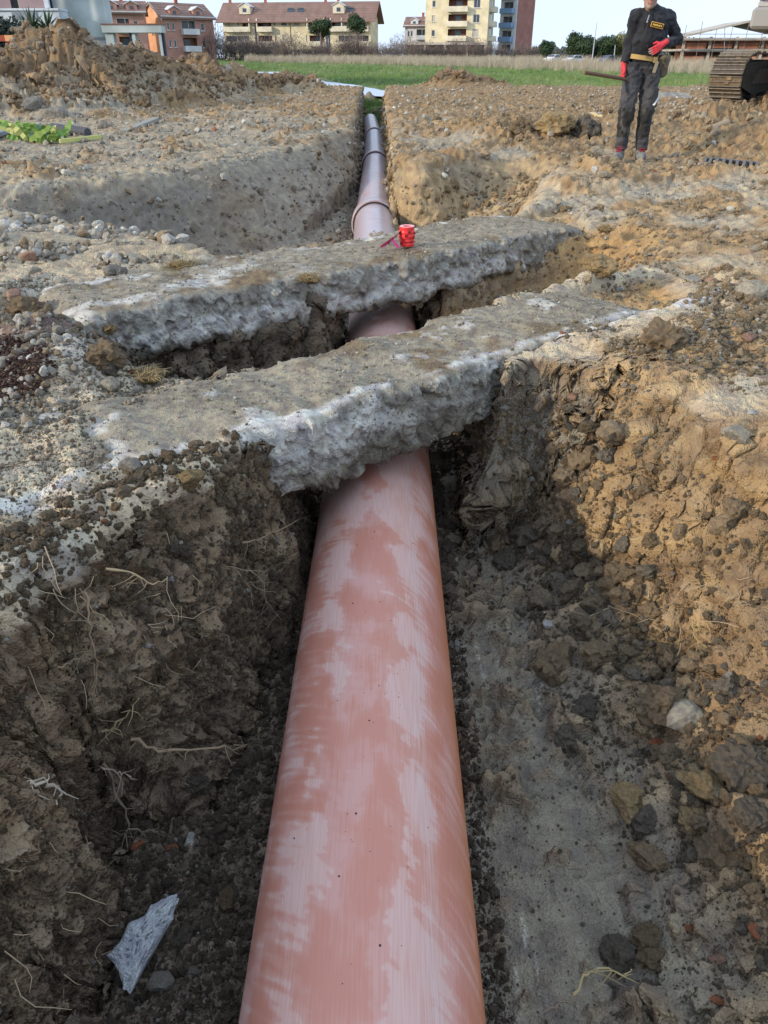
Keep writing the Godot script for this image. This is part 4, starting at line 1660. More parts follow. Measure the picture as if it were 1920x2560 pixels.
func balcony(o: Node3D, x: float, y: float, w: float, h: float, deep: float, mat: Material, called := "balcony") -> void:
	var m := MB.new()
	m.box(Vector3(x + w * 0.5, y + h * 0.5, deep - 0.06), Vector3(w, h, 0.12))
	m.box(Vector3(x + 0.06, y + h * 0.5, (deep - 0.12) * 0.5 + 0.002), Vector3(0.12, h, deep - 0.13))
	m.box(Vector3(x + w - 0.06, y + h * 0.5, (deep - 0.12) * 0.5 + 0.002), Vector3(0.12, h, deep - 0.13))
	m.box(Vector3(x + w * 0.5, y + 0.08, (deep - 0.12) * 0.5 + 0.002), Vector3(w - 0.26, 0.16, deep - 0.14))
	put(called, m.mesh(), mat, o)


func gable_roof(o: Node3D, w: float, d: float, y: float, rise: float, over: float, mat: Material, across := false) -> MeshInstance3D:
	# ridge along x (or along z if across); rows of tiles stand out as ribs
	var m := MB.new()
	var half := (w if across else d) * 0.5
	var l := w if not across else d
	var slope := rise / half
	for s in [-1.0, 1.0]:
		var rows := int(sqrt(half * half + rise * rise) / 0.8)
		for k in rows:
			var t0 := float(k) / rows
			var t1 := float(k + 1) / rows
			var a0: float = lerpf(half + over, 0.0, t0)
			var a1: float = lerpf(half + over, 0.0, t1)
			var y0 := y + rise - a0 * slope
			var y1 := y + rise - a1 * slope
			var e := 0.07
			var p := []
			for q in [[a0, y0 + e], [a1, y1 + e * 0.3], [a1, y1 - 0.18], [a0, y0 - 0.18]]:
				p.append(q)
			var pts0 := []
			var pts1 := []
			for q in p:
				if across:
					pts0.append(Vector3(w * 0.5 + s * q[0], q[1], over))
					pts1.append(Vector3(w * 0.5 + s * q[0], q[1], -d - over))
				else:
					pts0.append(Vector3(-over, q[1], -d * 0.5 + s * q[0]))
					pts1.append(Vector3(w + over, q[1], -d * 0.5 + s * q[0]))
			var mid := Vector3.ZERO
			for q in pts0 + pts1:
				mid += q / 8.0
			m.poly_out(pts0, mid)
			m.poly_out(pts1, mid)
			m.poly_out([pts0[0], pts0[1], pts1[1], pts1[0]], mid)
			m.poly_out([pts0[3], pts0[2], pts1[2], pts1[3]], mid)
			m.poly_out([pts0[0], pts0[3], pts1[3], pts1[0]], mid)
	var r := put("roof", m.mesh(), mat, o)
	return r


func gable_wall(o: Node3D, w: float, d: float, y: float, rise: float, mat: Material, across := false) -> void:
	var m := MB.new()
	if across:
		m.prism([Vector2(0, y), Vector2(w, y), Vector2(w * 0.5, y + rise - 0.2)], -d + 0.01, -0.01)
	else:
		m.xf = Transform3D(Basis(Vector3.UP, -PI / 2), Vector3(w - 0.01, 0, -d))
		m.prism([Vector2(0, y), Vector2(d, y), Vector2(d * 0.5, y + rise - 0.2)], 0.0, w - 0.02)
	put("gable", m.mesh(), mat, o)


func dormer(o: Node3D, roof: Node3D, x: float, y: float, z: float, w: float, h: float, wall: Material, tile: Material) -> void:
	var m := MB.new()
	m.box(Vector3(x, y + h * 0.5, z - 1.6), Vector3(w, h, 3.2))
	m.prism([Vector2(x - w * 0.5, y + h), Vector2(x + w * 0.5, y + h), Vector2(x, y + h + w * 0.24)], z - 3.2, z)
	put("dormer", m.mesh(), wall, roof)
	var r := MB.new()
	for s in [-1.0, 1.0]:
		r.prism([Vector2(x, y + h + w * 0.26), Vector2(x, y + h + w * 0.26 + 0.16), Vector2(x + s * (w * 0.5 + 0.3), y + h - 0.05 + 0.1), Vector2(x + s * (w * 0.5 + 0.3), y + h - 0.1)], z - 3.3, z + 0.25)
	put("dormer_roof", r.mesh(), tile, roof)
	var g := MB.new()
	g.box(Vector3(x, y + h * 0.5, z + 0.02), Vector3(w * 0.34, h * 0.5, 0.06))
	put("dormer_window", g.mesh(), mats["glass"], roof)


func chimney(roof: Node3D, p: Vector3, size := 0.6) -> void:
	var m := MB.new()
	m.box(p + Vector3(0, 0.5, 0), Vector3(size, 1.6, size))
	m.box(p + Vector3(0, 1.4, 0), Vector3(size * 1.35, 0.16, size * 1.35))
	put("chimney", m.mesh(), paint("brick", rgb8(176, 104, 82)), roof)


func build_buildings() -> void:
	var glass := flat_mat(rgb8(62, 72, 84), 0.15)
	glass.metallic_specular = 0.6
	mats["glass"] = glass
	var cream := paint("cream", rgb8(242, 230, 194))
	var cream2 := paint("cream_pale", rgb8(240, 232, 208))
	var tile := paint("tile", rgb8(146, 117, 106))
	var orange := paint("orange", rgb8(232, 172, 130))
	var pink := paint("pink", rgb8(196, 148, 132))
	var white := paint("white", rgb8(226, 228, 230))
	# --- the long cream block
	var p := at(566.0, 150.0, -236.0)
	p.y = field_y(p.x, p.z)
	var o := thing("apartment_block", "long cream apartment block with red tiled roof, dormers and loggias", "building", p, deg_to_rad(-9.0))
	var u := 0.0488
	var holes := []
	var zx := func(a: float) -> float: return (a - 140.0) * u
	for q in [[165, 182, "shutter"], [219, 230, "window"], [425, 435, "window"], [468, 497, "window"], [540, 568, "shutter"], [602, 610, "window"], [816, 830, "window"], [868, 886, "shutter"]]:
		holes.append([zx.call(q[0]), 7.75, (q[1] - q[0]) * u, 1.35, q[2]])
	for q in [[428, 438, "window"], [470, 497, "shutter"], [602, 610, "window"]]:
		holes.append([zx.call(q[0]), 4.35, (q[1] - q[0]) * u, 1.35, q[2]])
	for q in [[250, 290], [335, 412], [622, 704], [748, 802]]:
		holes.append([zx.call(q[0]), 6.55, (q[1] - q[0]) * u, 2.6, "brown"])
	for q in [[335, 412, "brown"], [622, 702, "brown"], [150, 285, "glazed"], [782, 950, "glazed"]]:
		holes.append([zx.call(q[0]), 3.25, (q[1] - q[0]) * u, 2.35, q[2]])
	for q in [[315, 330], [712, 738]]:
		holes.append([zx.call(q[0]), 1.2, (q[1] - q[0]) * u, 7.6, "window"])
	for q in [[160, 200], [230, 275], [345, 405], [470, 500], [530, 565], [640, 690], [840, 900]]:
		holes.append([zx.call(q[0]), 0.5, (q[1] - q[0]) * u, 1.9, "window"])
	facade(o, 39.9, 9.4, 12.0, holes, cream)
	for q in [[145, 298], [335, 420], [612, 950]]:
		balcony(o, zx.call(q[0]), 6.4, (q[1] - q[0]) * u, 1.15, 1.3, cream2)
	for q in [[145, 298], [335, 420], [622, 705], [775, 952]]:
		balcony(o, zx.call(q[0]), 3.1, (q[1] - q[0]) * u, 1.15, 1.3, cream2)
	for q in [295, 338, 617, 708, 745, 806]:
		var c := MB.new()
		c.box(Vector3(zx.call(q), 8.4, 1.15), Vector3(0.28, 1.9, 0.28))
		put("column", c.mesh(), cream2, o)
	var roof := gable_roof(o, 39.9, 12.0, 9.5, 3.7, 1.5, tile)
	gable_wall(o, 39.9, 12.0, 9.4, 3.7, cream)
	for q in [262, 782]:
		dormer(o, roof, zx.call(q), 10.4, -1.0, 3.0, 1.7, cream2, white)
	for q in [512, 568, 842]:
		var g := MB.new()
		g.xf = Transform3D(Basis(Vector3.RIGHT, deg_to_rad(-26)), Vector3(zx.call(q), 11.6, -2.6))
		g.box(Vector3(0, 0, 0), Vector3(1.7, 0.3, 0.25))
		g.box(Vector3(0, -0.75, 0.1), Vector3(1.7, 0.9, 0.2))
		put("roof_window", g.mesh(), glass, roof)
	for q in [352, 760, 690, 150]:
		chimney(roof, Vector3(zx.call(q), 12.9, -6.0))
	var drain := MB.new()
	for q in [517, 905]:
		drain.tube([Vector3(zx.call(q), 9.4, 0.1), Vector3(zx.call(q), 0.3, 0.1)], [0.07], 5)
	put("downpipe", drain.mesh(), paint("copper", rgb8(150, 110, 90)), o)
	# --- the tall tower on the right and its blue-balconied neighbour
	p = at(1061.0, 150.0, -215.0)
	p.y = field_y(p.x, p.z)
	o = thing("apartment_tower", "tall cream apartment tower with curved balconies, cut by the top of the picture", "building", p, deg_to_rad(-14.0))
	holes = []
	for k in 6:
		var y := 4.0 + k * 2.95
		holes.append([1.6, y + 0.95, 0.85, 1.35, "window" if k % 2 == 0 else "shutter"])
		holes.append([5.6, y + 0.15, 4.5, 2.3, "brown"])
		holes.append([11.6, y + 0.7, 1.6, 1.7, "shutter" if k % 3 == 0 else "window"])
	facade(o, 15.2, 22.0, 11.0, holes, cream)
	for k in 6:
		var y := 4.0 + k * 2.95
		balcony(o, 5.3, y - 0.05, 5.1, 1.1, 1.5, cream2)
		var s := MB.new()
		# side balconies
		s.box(Vector3(15.2 + 0.75, y + 0.5, -4.0), Vector3(1.48, 1.1, 4.6))
		put("balcony", s.mesh(), cream2, o)
		for zz in [-3.0, -5.2]:
			var w := MB.new()
			w.box(Vector3(15.22, y + 1.6, zz), Vector3(0.08, 1.7, 1.2))
			put("window", w.mesh(), glass, o)
	var flat := MB.new()
	flat.box(Vector3(7.6, 22.2, -5.5), Vector3(16.2, 0.4, 12.0))
	put("roof", flat.mesh(), cream2, o)
	# its portico
	p = at(1013.0, 150.0, -207.0)
	p.y = field_y(p.x, p.z)
	o = thing("portico", "low white flat-roofed portico on columns at the foot of the tall tower", "portico", p, deg_to_rad(-6.0))
	var m := MB.new()
	m.box(Vector3(9.5, 3.45, -2.0), Vector3(19.4, 0.5, 5.0))
	put("roof", m.mesh(), paint("portico", rgb8(226, 216, 200)), o)
	for q in [0.2, 4.6, 9.4, 14.6, 18.8]:
		var c := MB.new()
		c.box(Vector3(q, 1.6, 0.1), Vector3(0.42, 3.2, 0.42))
		put("column", c.mesh(), paint("portico", rgb8(226, 216, 200)), o)
	m = MB.new()
	m.box(Vector3(9.5, 1.6, -4.6), Vector3(19.0, 3.2, 0.3))
	put("wall", m.mesh(), paint("portico_wall", rgb8(150, 120, 104)), o)
	p = at(1243.0, 150.0, -222.0)
	p.y = field_y(p.x, p.z)
	o = thing("apartment_tower", "narrow white tower with blue glass balconies and red-brown side wall", "building", p, deg_to_rad(-38.0))
	holes = []
	for k in 7:
		holes.append([0.9, 1.2 + k * 2.95, 2.6, 2.2, "glazed"])
	facade(o, 4.6, 20.0, 9.0, holes, white)
	var blue := flat_mat(rgb8(120, 150, 186), 0.3)
	for k in 7:
		balcony(o, 0.5, 1.0 + k * 2.95, 3.6, 1.05, 1.4, blue)
	m = MB.new()
	m.box(Vector3(4.62, 10.0, -4.6), Vector3(0.2, 20.4, 8.4))
	put("side_wall", m.mesh(), paint("redbrown", rgb8(172, 122, 110)), o)
	m = MB.new()
	m.box(Vector3(2.3, 20.1, -4.5), Vector3(5.4, 0.3, 9.6))
	put("roof", m.mesh(), white, o)
	# --- the orange house and the pink ones
	house("orange apartment house with sunlit left gable and red roof", at(418.0, 150.0, -186.0), 12.0, 9.2, 8.2, 2.6, 40.0, orange, pink, tile)  # gable brighter orange than the front: sunlight on it put into the paint
	house("pink house with red roof and balcony right of the white house", at(268.0, 150.0, -176.0), 8.4, 9.0, 8.6, 2.0, 13.0, pink, pink, tile)
	house("small pink gabled house end left of the cream block", at(571.0, 150.0, -252.0), 7.0, 9.0, 8.4, 2.0, 6.0, pink, pink, tile)
	house("pink and white house between the cream block and the tower", at(1012.0, 150.0, -252.0), 9.0, 9.0, 8.4, 2.2, -10.0, pink, white, tile)
	left_house()
	site_building()


func house(label: String, p: Vector3, w: float, d: float, h: float, rise: float, turn: float, side: Material, front: Material, tile: Material) -> void:
	p.y = field_y(p.x, p.z)
	var o := thing("apartment_house", label, "building", p, deg_to_rad(turn))
	var white := paint("white", rgb8(226, 228, 230))
	var holes := []
	for k in 2:
		var y := 1.9 + k * 3.1
		holes.append([w * 0.08, y + 0.7, 0.6, 1.4, "window"])
		holes.append([w * 0.18, y + 0.7, 0.6, 1.4, "window"])
		holes.append([w * 0.36, y + 0.1, w * 0.28, 2.4, "glazed" if k else "brown"])
		holes.append([w * 0.74, y + 0.7, 0.9, 1.4, "window"])
	facade(o, w, h, d, holes, front)
	for k in 2:
		balcony(o, w * 0.34, 1.85 + k * 3.1, w * 0.32, 1.05, 1.2, white)
	if side != front:
		var m := MB.new()
		m.box(Vector3(-0.03, h * 0.5, -d * 0.5), Vector3(0.06, h, d))
		m.xf = Transform3D(Basis(Vector3.UP, -PI / 2), Vector3(-0.0, 0, -d))
		m.prism([Vector2(0, h), Vector2(d, h), Vector2(d * 0.5, h + rise - 0.2)], 0.0, 0.06)
		put("gable_wall", m.mesh(), side, o)
		for q in [-2.6, -5.2]:
			var g := MB.new()
			g.box(Vector3(-0.05, 5.6, q), Vector3(0.1, 1.5, 0.6))
			put("window", g.mesh(), mats["glass"], o)
		var c := MB.new()
		for s in [-1.0, 1.0]:
			c.xf = Transform3D(Basis(Vector3.UP, -PI / 2), Vector3(-0.5, 0, -d))
			c.prism([Vector2(d * 0.5, h + rise - 0.35), Vector2(d * 0.5, h + rise + 0.12), Vector2(d * 0.5 + s * (d * 0.5 + 0.7), h - 0.45), Vector2(d * 0.5 + s * (d * 0.5 + 0.7), h - 0.85)], -0.12, -0.02)
		put("bargeboard", c.mesh(), white, o)
	gable_wall(o, w, d, h, rise, front)
	var r := gable_roof(o, w, d, h, rise, 0.6, tile)
	dormer(o, r, w * 0.28, h + 0.15, -0.6, 2.2, 1.1, front, white)
	dormer(o, r, w * 0.74, h + 0.15, -0.6, 2.2, 1.1, front, white)
	chimney(r, Vector3(w * 0.5, h + rise - 0.5, -d * 0.5))
	var e := MB.new()
	e.box(Vector3(w * 0.5, h - 0.02, 0.7), Vector3(w + 1.1, 0.2, 0.16))
	put("gutter", e.mesh(), white, o)


func left_house() -> void:
	var z := -55.0
	var y0 := field_y(-20.0, z)
	var o := thing("white_house", "pale house at the left edge with white balcony, glazing and garage doors", "building", Vector3(-46.0, y0, z))
	var wall := paint("greygreen", rgb8(196, 206, 206))
	var white := paint("house_white", rgb8(222, 230, 240))
	var k := 46.0
	var holes := [[k - 21.9, 0.7 - y0, 2.5, 1.6, "garage"], [k - 25.5, 0.7 - y0, 3.0, 1.6, "garage"], [k - 19.05, 0.7 - y0, 1.7, 1.5, "garage"]]
	for q in [[-28.2, 3.3], [-24.6, 4.3]]:
		holes.append([k + q[0], 3.55 - y0, q[1], 2.3, "window"])
	facade(o, 28.75, 9.5 - y0, 1.4, holes, wall)
	var body := MB.new()
	body.box(Vector3(11.5, (9.5 - y0) * 0.5, -6.0), Vector3(23.0, 9.5 - y0 - 0.01, 9.2))
	put("rear_wing", body.mesh(), wall, o)
	# white balcony front with a grey panel let in
	var m := MB.new()
	m.box(Vector3(k - 29.5, 3.02 - y0, 0.75), Vector3(20.0, 0.95, 1.5), 0.03)
	m.box(Vector3(k - 29.5, 3.56 - y0, 0.8), Vector3(20.06, 0.12, 1.62), 0.02)
	put("balcony", m.mesh(), white, o)
	m = MB.new()
	m.box(Vector3(k - 21.6, 3.3 - y0, 1.53), Vector3(1.5, 0.46, 0.05), 0.01)
	put("panel", m.mesh(), paint("panel_grey", rgb8(150, 158, 170)), o)
	m = MB.new()
	for q in [-28.4, -24.75, -20.2, -24.3]:
		m.box(Vector3(k + q, 4.8 - y0, 1.3), Vector3(0.28, 2.3, 0.2))
	put("mullion", m.mesh(), white, o)
	for q in [[-30.2, 3.2], [-26.6, 1.6], [-23.4, 1.9], [-21.2, 1.5]]:
		var b := MB.new()
		b.box(Vector3(k + q[0], 4.75 - y0, 1.1), Vector3(q[1], 2.2, 0.06))
		put("blind", b.mesh(), paint("blind", rgb8(168, 146, 148)) if q[1] < 3.0 else paint("blind_grey", rgb8(170, 172, 178)), o)
	m = MB.new()
	m.box(Vector3(k - 30.0, 6.2 - y0, 0.7), Vector3(21.0, 0.4, 1.9))
	put("canopy", m.mesh(), white, o)
	m = MB.new()
	m.box(Vector3(14.4, 9.8 - y0, -0.7), Vector3(29.6, 0.5, 2.4))
	put("roof", m.mesh(), paint("tile", rgb8(146, 117, 106)), o)
	# portal beside it
	o = thing("portal_frame", "pale concrete portal on pillars joined to the white house's right end", "portal", Vector3(-17.25, y0, z + 0.3))
	m = MB.new()
	m.box(Vector3(1.75, 2.62 - y0, 0), Vector3(3.7, 0.42, 0.9), 0.02)
	put("beam", m.mesh(), wall, o)
	m = MB.new()
	m.box(Vector3(1.75, 2.86 - y0, 0), Vector3(3.8, 0.06, 1.0))
	put("coping", m.mesh(), paint("coping", rgb8(150, 108, 96)), o)
	for q in [[0.25, 0.5, "pale"], [1.55, 0.16, "dark"], [1.75, 0.2, "pale"], [3.38, 0.16, "pale"], [3.52, 0.12, "dark"]]:
		var c := MB.new()
		c.box(Vector3(q[0], (2.4 - y0) * 0.5 - 0.1, 0.05 if q[2] == "dark" else 0.0), Vector3(q[1], 2.4 - y0 + 0.2, 0.3 if q[2] == "dark" else 0.6))
		put("pillar", c.mesh(), wall if q[2] == "pale" else paint("dark_post", rgb8(62, 66, 88)), o)


func site_building() -> void:
	var z := -150.0
	var p := Vector3(51.0, field_y(55.0, z), z)
	var o := thing("building_site", "unfinished brick building under a grey shallow roof with scaffolding", "building", p, deg_to_rad(-4.0))
	var brick := paint("site_brick", rgb8(196, 132, 104))
	var conc := paint("site_concrete", rgb8(206, 196, 184))
	for f in 2:
		var y := 0.3 + f * 2.0
		var m := MB.new()
		m.box(Vector3(11.0, y - 0.12 + (0.0 if f else 0.1), -6.0), Vector3(22.0, 0.26, 13.0))
		put("slab", m.mesh(), conc, o)
		for k in 5:
			var b := MB.new()
			b.box(Vector3(2.6 + k * 4.4, y + 0.45, -0.6), Vector3(3.4, 0.9 if k % 2 == 0 else 0.6, 0.3))
			put("brick_infill", b.mesh(), brick, o)
			var c := MB.new()
			c.box(Vector3(0.5 + k * 4.4, y + 0.9, -0.4), Vector3(0.4, 1.75, 0.4))
			put("column", c.mesh(), conc, o)
	var dark := MB.new()
	dark.box(Vector3(11.0, 2.1, -5.0), Vector3(21.0, 3.6, 0.3))
	put("inner_wall", dark.mesh(), paint("site_inner", rgb8(140, 96, 80)), o)
	var r := MB.new()
	r.prism([Vector2(-1.2, 3.95), Vector2(10.5, 6.4), Vector2(24.0, 3.95), Vector2(24.0, 3.7), Vector2(10.5, 6.1), Vector2(-1.2, 3.7)], -13.0, 0.8)
	r.box(Vector3(11.0, 3.75, 0.5), Vector3(24.6, 0.3, 1.0))
	put("roof", r.mesh(), paint("site_roof", rgb8(198, 190, 178)), o)
	var s := thing("scaffolding", "thin metal scaffolding around the unfinished brick building", "scaffolding", p + Vector3(-1.0, 0, 2.0))
	for k in 9:
		var t := MB.new()
		var x := -2.0 + k * 2.6
		t.tube([Vector3(x, 0, 0), Vector3(x, 5.2 + 0.5 * (k % 3), 0)], [0.05], 5)
		put("standard", t.mesh(), paint("steel", rgb8(150, 140, 136)), s)
	for y in [1.9, 3.6, 4.4]:
		var t := MB.new()
		t.tube([Vector3(-2.3, y, 0.07), Vector3(19.2, y, 0.07)], [0.045], 5)
		put("ledger", t.mesh(), paint("steel", rgb8(150, 140, 136)), s)
	for k in 3:
		var t := MB.new()
		t.box(Vector3(2.0 + k * 7.0, 3.5, 0.5), Vector3(6.6, 0.06, 0.7))
		put("deck", t.mesh(), paint("deck", rgb8(176, 156, 132)), s)
	# a low pale shed left of it
	var q := at(1722.0, 150.0, -190.0)
	q.y = field_y(q.x, q.z)
	o = thing("shed", "pale shed with sloping roof left of the building site", "shed", q, 0.3)
	facade(o, 9.0, 3.2, 8.0, [[2.0, 0.4, 1.4, 1.6, "window"], [5.0, 0.2, 2.2, 2.4, "garage"]], paint("shed", rgb8(226, 220, 206)))
	gable_roof(o, 9.0, 8.0, 3.2, 1.3, 0.4, paint("shed_roof", rgb8(206, 202, 196)), true)
	gable_wall(o, 9.0, 8.0, 3.2, 1.3, paint("shed", rgb8(226, 220, 206)), true)


# ------------------------------------------------------------------ cars, poles, fence, excavator
func car(label: String, p: Vector3, turn: float, body: Color) -> void:
	p.y = field_y(p.x, p.z)
	var o := thing("parked_car", label, "car", p, turn, "parked cars beyond the meadow")
	var bm := flat_mat(body, 0.3)
	bm.clearcoat_enabled = true
	var dark := flat_mat(rgb8(30, 32, 36), 0.8)
	var b := MB.new()
	b.prism([Vector2(-2.05, 0.32), Vector2(-2.1, 0.62), Vector2(-1.95, 0.86), Vector2(-1.1, 0.96), Vector2(1.65, 0.98), Vector2(2.0, 0.86), Vector2(2.1, 0.55), Vector2(2.0, 0.30)], -0.85, 0.85)
	b.prism([Vector2(-1.1, 0.94), Vector2(-0.45, 1.42), Vector2(0.95, 1.46), Vector2(1.75, 0.95)], -0.68, 0.68)
	put("body", b.mesh(), bm, o)
	for s in [-1.0, 1.0]:
		var w := MB.new()
		w.prism([Vector2(-0.92, 0.99), Vector2(-0.40, 1.36), Vector2(0.30, 1.39), Vector2(0.30, 0.99)], s * 0.69 - 0.012, s * 0.69 + 0.012)
		w.prism([Vector2(0.38, 0.99), Vector2(0.38, 1.39), Vector2(0.9, 1.39), Vector2(1.45, 0.99)], s * 0.69 - 0.012, s * 0.69 + 0.012)
		put("side_window", w.mesh(), mats["glass"], o)
		for x in [-1.3, 1.3]:
			var t := MB.new()
			t.xf = Transform3D(Basis(Vector3.RIGHT, PI / 2), Vector3(x, 0.32, s * 0.76))
			t.lathe([Vector2(0, -0.1), Vector2(0.3, -0.1), Vector2(0.33, -0.06), Vector2(0.33, 0.06), Vector2(0.3, 0.1), Vector2(0, 0.1)], 14)
			var wh := put("wheel", t.mesh(), dark, o)
			var r := MB.new()
			r.xf = Transform3D(Basis(Vector3.RIGHT, PI / 2), Vector3(x, 0.32, s * 0.77))
			r.lathe([Vector2(0, -0.1), Vector2(0.2, -0.1), Vector2(0.2, 0.1), Vector2(0, 0.1)], 10)
			put("rim", r.mesh(), flat_mat(rgb8(170, 172, 176), 0.4), wh)
		var l := MB.new()
		l.box(Vector3(-2.04, 0.72, s * 0.6), Vector3(0.14, 0.16, 0.34), 0.03)
		put("headlight", l.mesh(), flat_mat(rgb8(220, 222, 224), 0.2), o)
		var k := MB.new()
		k.box(Vector3(2.03, 0.78, s * 0.66), Vector3(0.12, 0.2, 0.24), 0.03)
		put("tail_light", k.mesh(), flat_mat(rgb8(150, 30, 28), 0.3), o)
	var g := MB.new()
	for e in [[Vector3(-0.79, 1.2, 0), -0.63], [Vector3(1.37, 1.22, 0), 0.62]]:
		g.xf = Transform3D(Basis(Vector3.BACK, -e[1] * -1.0 if false else e[1]), e[0])
		g.box(Vector3.ZERO, Vector3(0.06, 0.5, 1.2))
	put("windscreen", g.mesh(), mats["glass"], o)


func build_far_things() -> void:
	car("white hatchback left of the blue-balconied tower's open view, leftmost of the right-hand cars", at(1382.0, 150.0, -158.0), 0.9, rgb8(226, 230, 236))
	car("silver-white car left of the tall pole", at(1434.0, 150.0, -150.0), 0.6, rgb8(214, 220, 230))
	car("dark blue car parked just right of the tall pole", at(1520.0, 150.0, -150.0), 0.7, rgb8(44, 58, 104))
	car("white car seen through the portal beside the white house", at(297.0, 117.0, -120.0), 0.75, rgb8(232, 236, 240))
	for q in [[1480.0, 1492.0, 57.0, -150.0, "tall thin grey pole leaning a little on the right horizon"], [1535.0, 1538.0, 113.0, -150.0, "short pale pole beside the dark blue car"], [1812.0, 1812.0, 62.0, -149.0, "thin mast standing over the building site roof"]]:
		var a := at(q[0], 150.0, q[3])
		a.y = field_y(a.x, a.z)
		var b := at(q[1], q[2], q[3])
		var o := thing("pole", q[4], "pole", a)
		var m := MB.new()
		m.tube([Vector3.ZERO, b - a], [0.11, 0.06], 8)
		put("shaft", m.mesh(), flat_mat(rgb8(178, 182, 190), 0.5), o)
		var f := MB.new()
		f.lathe([Vector2(0.0, 0.3), Vector2(0.2, 0.3), Vector2(0.22, -0.1)], 10)
		put("foot", f.mesh(), flat_mat(rgb8(150, 150, 150), 0.8), o)
	# wire fence beside the portal
	var fence := thing("wire_fence", "rusty posts and wire mesh fence right of the portal", "fence", Vector3(-14.6, 0, -50.0))
	var rust := flat_mat(rgb8(92, 72, 64), 0.9)
	for k in 9:
		var x := k * 0.62
		var y := field_y(-14.6 + x, -50.0 + k * 0.3)
		var m := MB.new()
		m.tube([Vector3(x, y - 0.2, k * 0.3), Vector3(x + 0.03 * sin(k * 2.0), y + 1.25, k * 0.3)], [0.028], 6)
		put("post", m.mesh(), rust, fence)
	for h in [0.3, 0.7, 1.15]:
		var pts := []
		for k in 9:
			pts.append(Vector3(k * 0.62, field_y(-14.6 + k * 0.62, -50.0 + k * 0.3) + h, k * 0.3))
		var m := MB.new()
		m.tube(pts, [0.012], 4)
		put("wire", m.mesh(), rust, fence)
	var yard := thing("yard_fence", "low pale mesh fence between the portal pillars", "fence", Vector3(-17.2, field_y(-16.0, -54.0), -54.2))
	for k in 12:
		var m := MB.new()
		m.box(Vector3(0.2 + k * 0.28, 0.62, 0), Vector3(0.03, 1.25, 0.03))
		put("bar", m.mesh(), flat_mat(rgb8(150, 160, 160), 0.6), yard)
	for h in [0.15, 1.15]:
		var m := MB.new()
		m.box(Vector3(1.75, h, 0.035), Vector3(3.3, 0.04, 0.03))
		put("rail", m.mesh(), flat_mat(rgb8(150, 160, 160), 0.6), yard)
	# timber barrier at the left, behind the heap
	var br := thing("timber_barrier", "orange timber board on a red post behind the left heap", "barrier", at(26.0, 128.0, -34.0))
	var m2 := MB.new()
	m2.box(Vector3(0, -0.3, 0), Vector3(0.16, 1.6, 0.16))
	put("post", m2.mesh(), flat_mat(rgb8(126, 54, 44), 0.8), br)
	m2 = MB.new()
	m2.box(Vector3(1.0, 0.42, 0.1), Vector3(2.1, 0.2, 0.04))
	put("board", m2.mesh(), flat_mat(rgb8(214, 160, 112), 0.8), br)
	m2 = MB.new()
	m2.box(Vector3(-0.2, 0.42, 0.1), Vector3(0.3, 0.2, 0.04))
	put("board", m2.mesh(), flat_mat(rgb8(150, 70, 50), 0.8), br)
	# palms and a bush before the white house
	for q in [[83.0, 82.0, 1.5, "larger spiky yucca plant in front of the white house balcony"], [121.0, 76.0, 1.25, "smaller spiky yucca right of the larger one, behind the heap top"]]:
		yucca(q[3], at(q[0], q[1], -47.0), q[2])
	var bp := at(6.0, 85.0, -44.0)
	leafy_tree("evergreen_tree", "dark evergreen bush tree cut by the left picture edge", Vector3(bp.x, field_y(bp.x, -44.0), -44.0), bp.y - field_y(bp.x, -44.0) + 0.9, Vector3(1.2, 1.1, 1.2), 0.12, Color(0.012, 0.022, 0.016), Color(0.04, 0.06, 0.04), 77, 3000)


func yucca(label: String, top: Vector3, r: float) -> void:
	var g := RandomNumberGenerator.new()
	g.seed = int(r * 100)
	var y0 := field_y(top.x, top.z)
	var o := thing("yucca", label, "plant", Vector3(top.x, y0, top.z))
	var h := top.y - y0
	var t := MB.new()
	t.tube([Vector3(0, -0.2, 0), Vector3(0.05, h * 0.5, 0), Vector3(0, h, 0)], [0.16, 0.13, 0.1], 7)
	put("trunk", t.mesh(), bark_mat, o)
	for part in 2:
		var m := MB.new()
		for i in 85:
			var d := Vector3(g.randfn(), g.randf_range(-0.9, 1.3), g.randfn()).normalized()
			var c := Vector3(0, h - (0.0 if part == 0 else r * 0.75), 0)
			var s := d.cross(Vector3.UP + Vector3(0.1, 0, 0)).normalized() * 0.045 * r
			m.col = Color(0.035, 0.065, 0.035).lerp(Color(0.09, 0.13, 0.07), g.randf())
			var mid := c + d * r * 0.5
			m.tri(c - s * 0.6, mid - s, mid + s)
			m.tri(c - s * 0.6, mid + s, c + s * 0.6)
			m.tri(mid - s, c + d * r + Vector3(0, -0.12 * r, 0), mid + s)
		put("leaves", m.mesh(), leaf_mat, o)


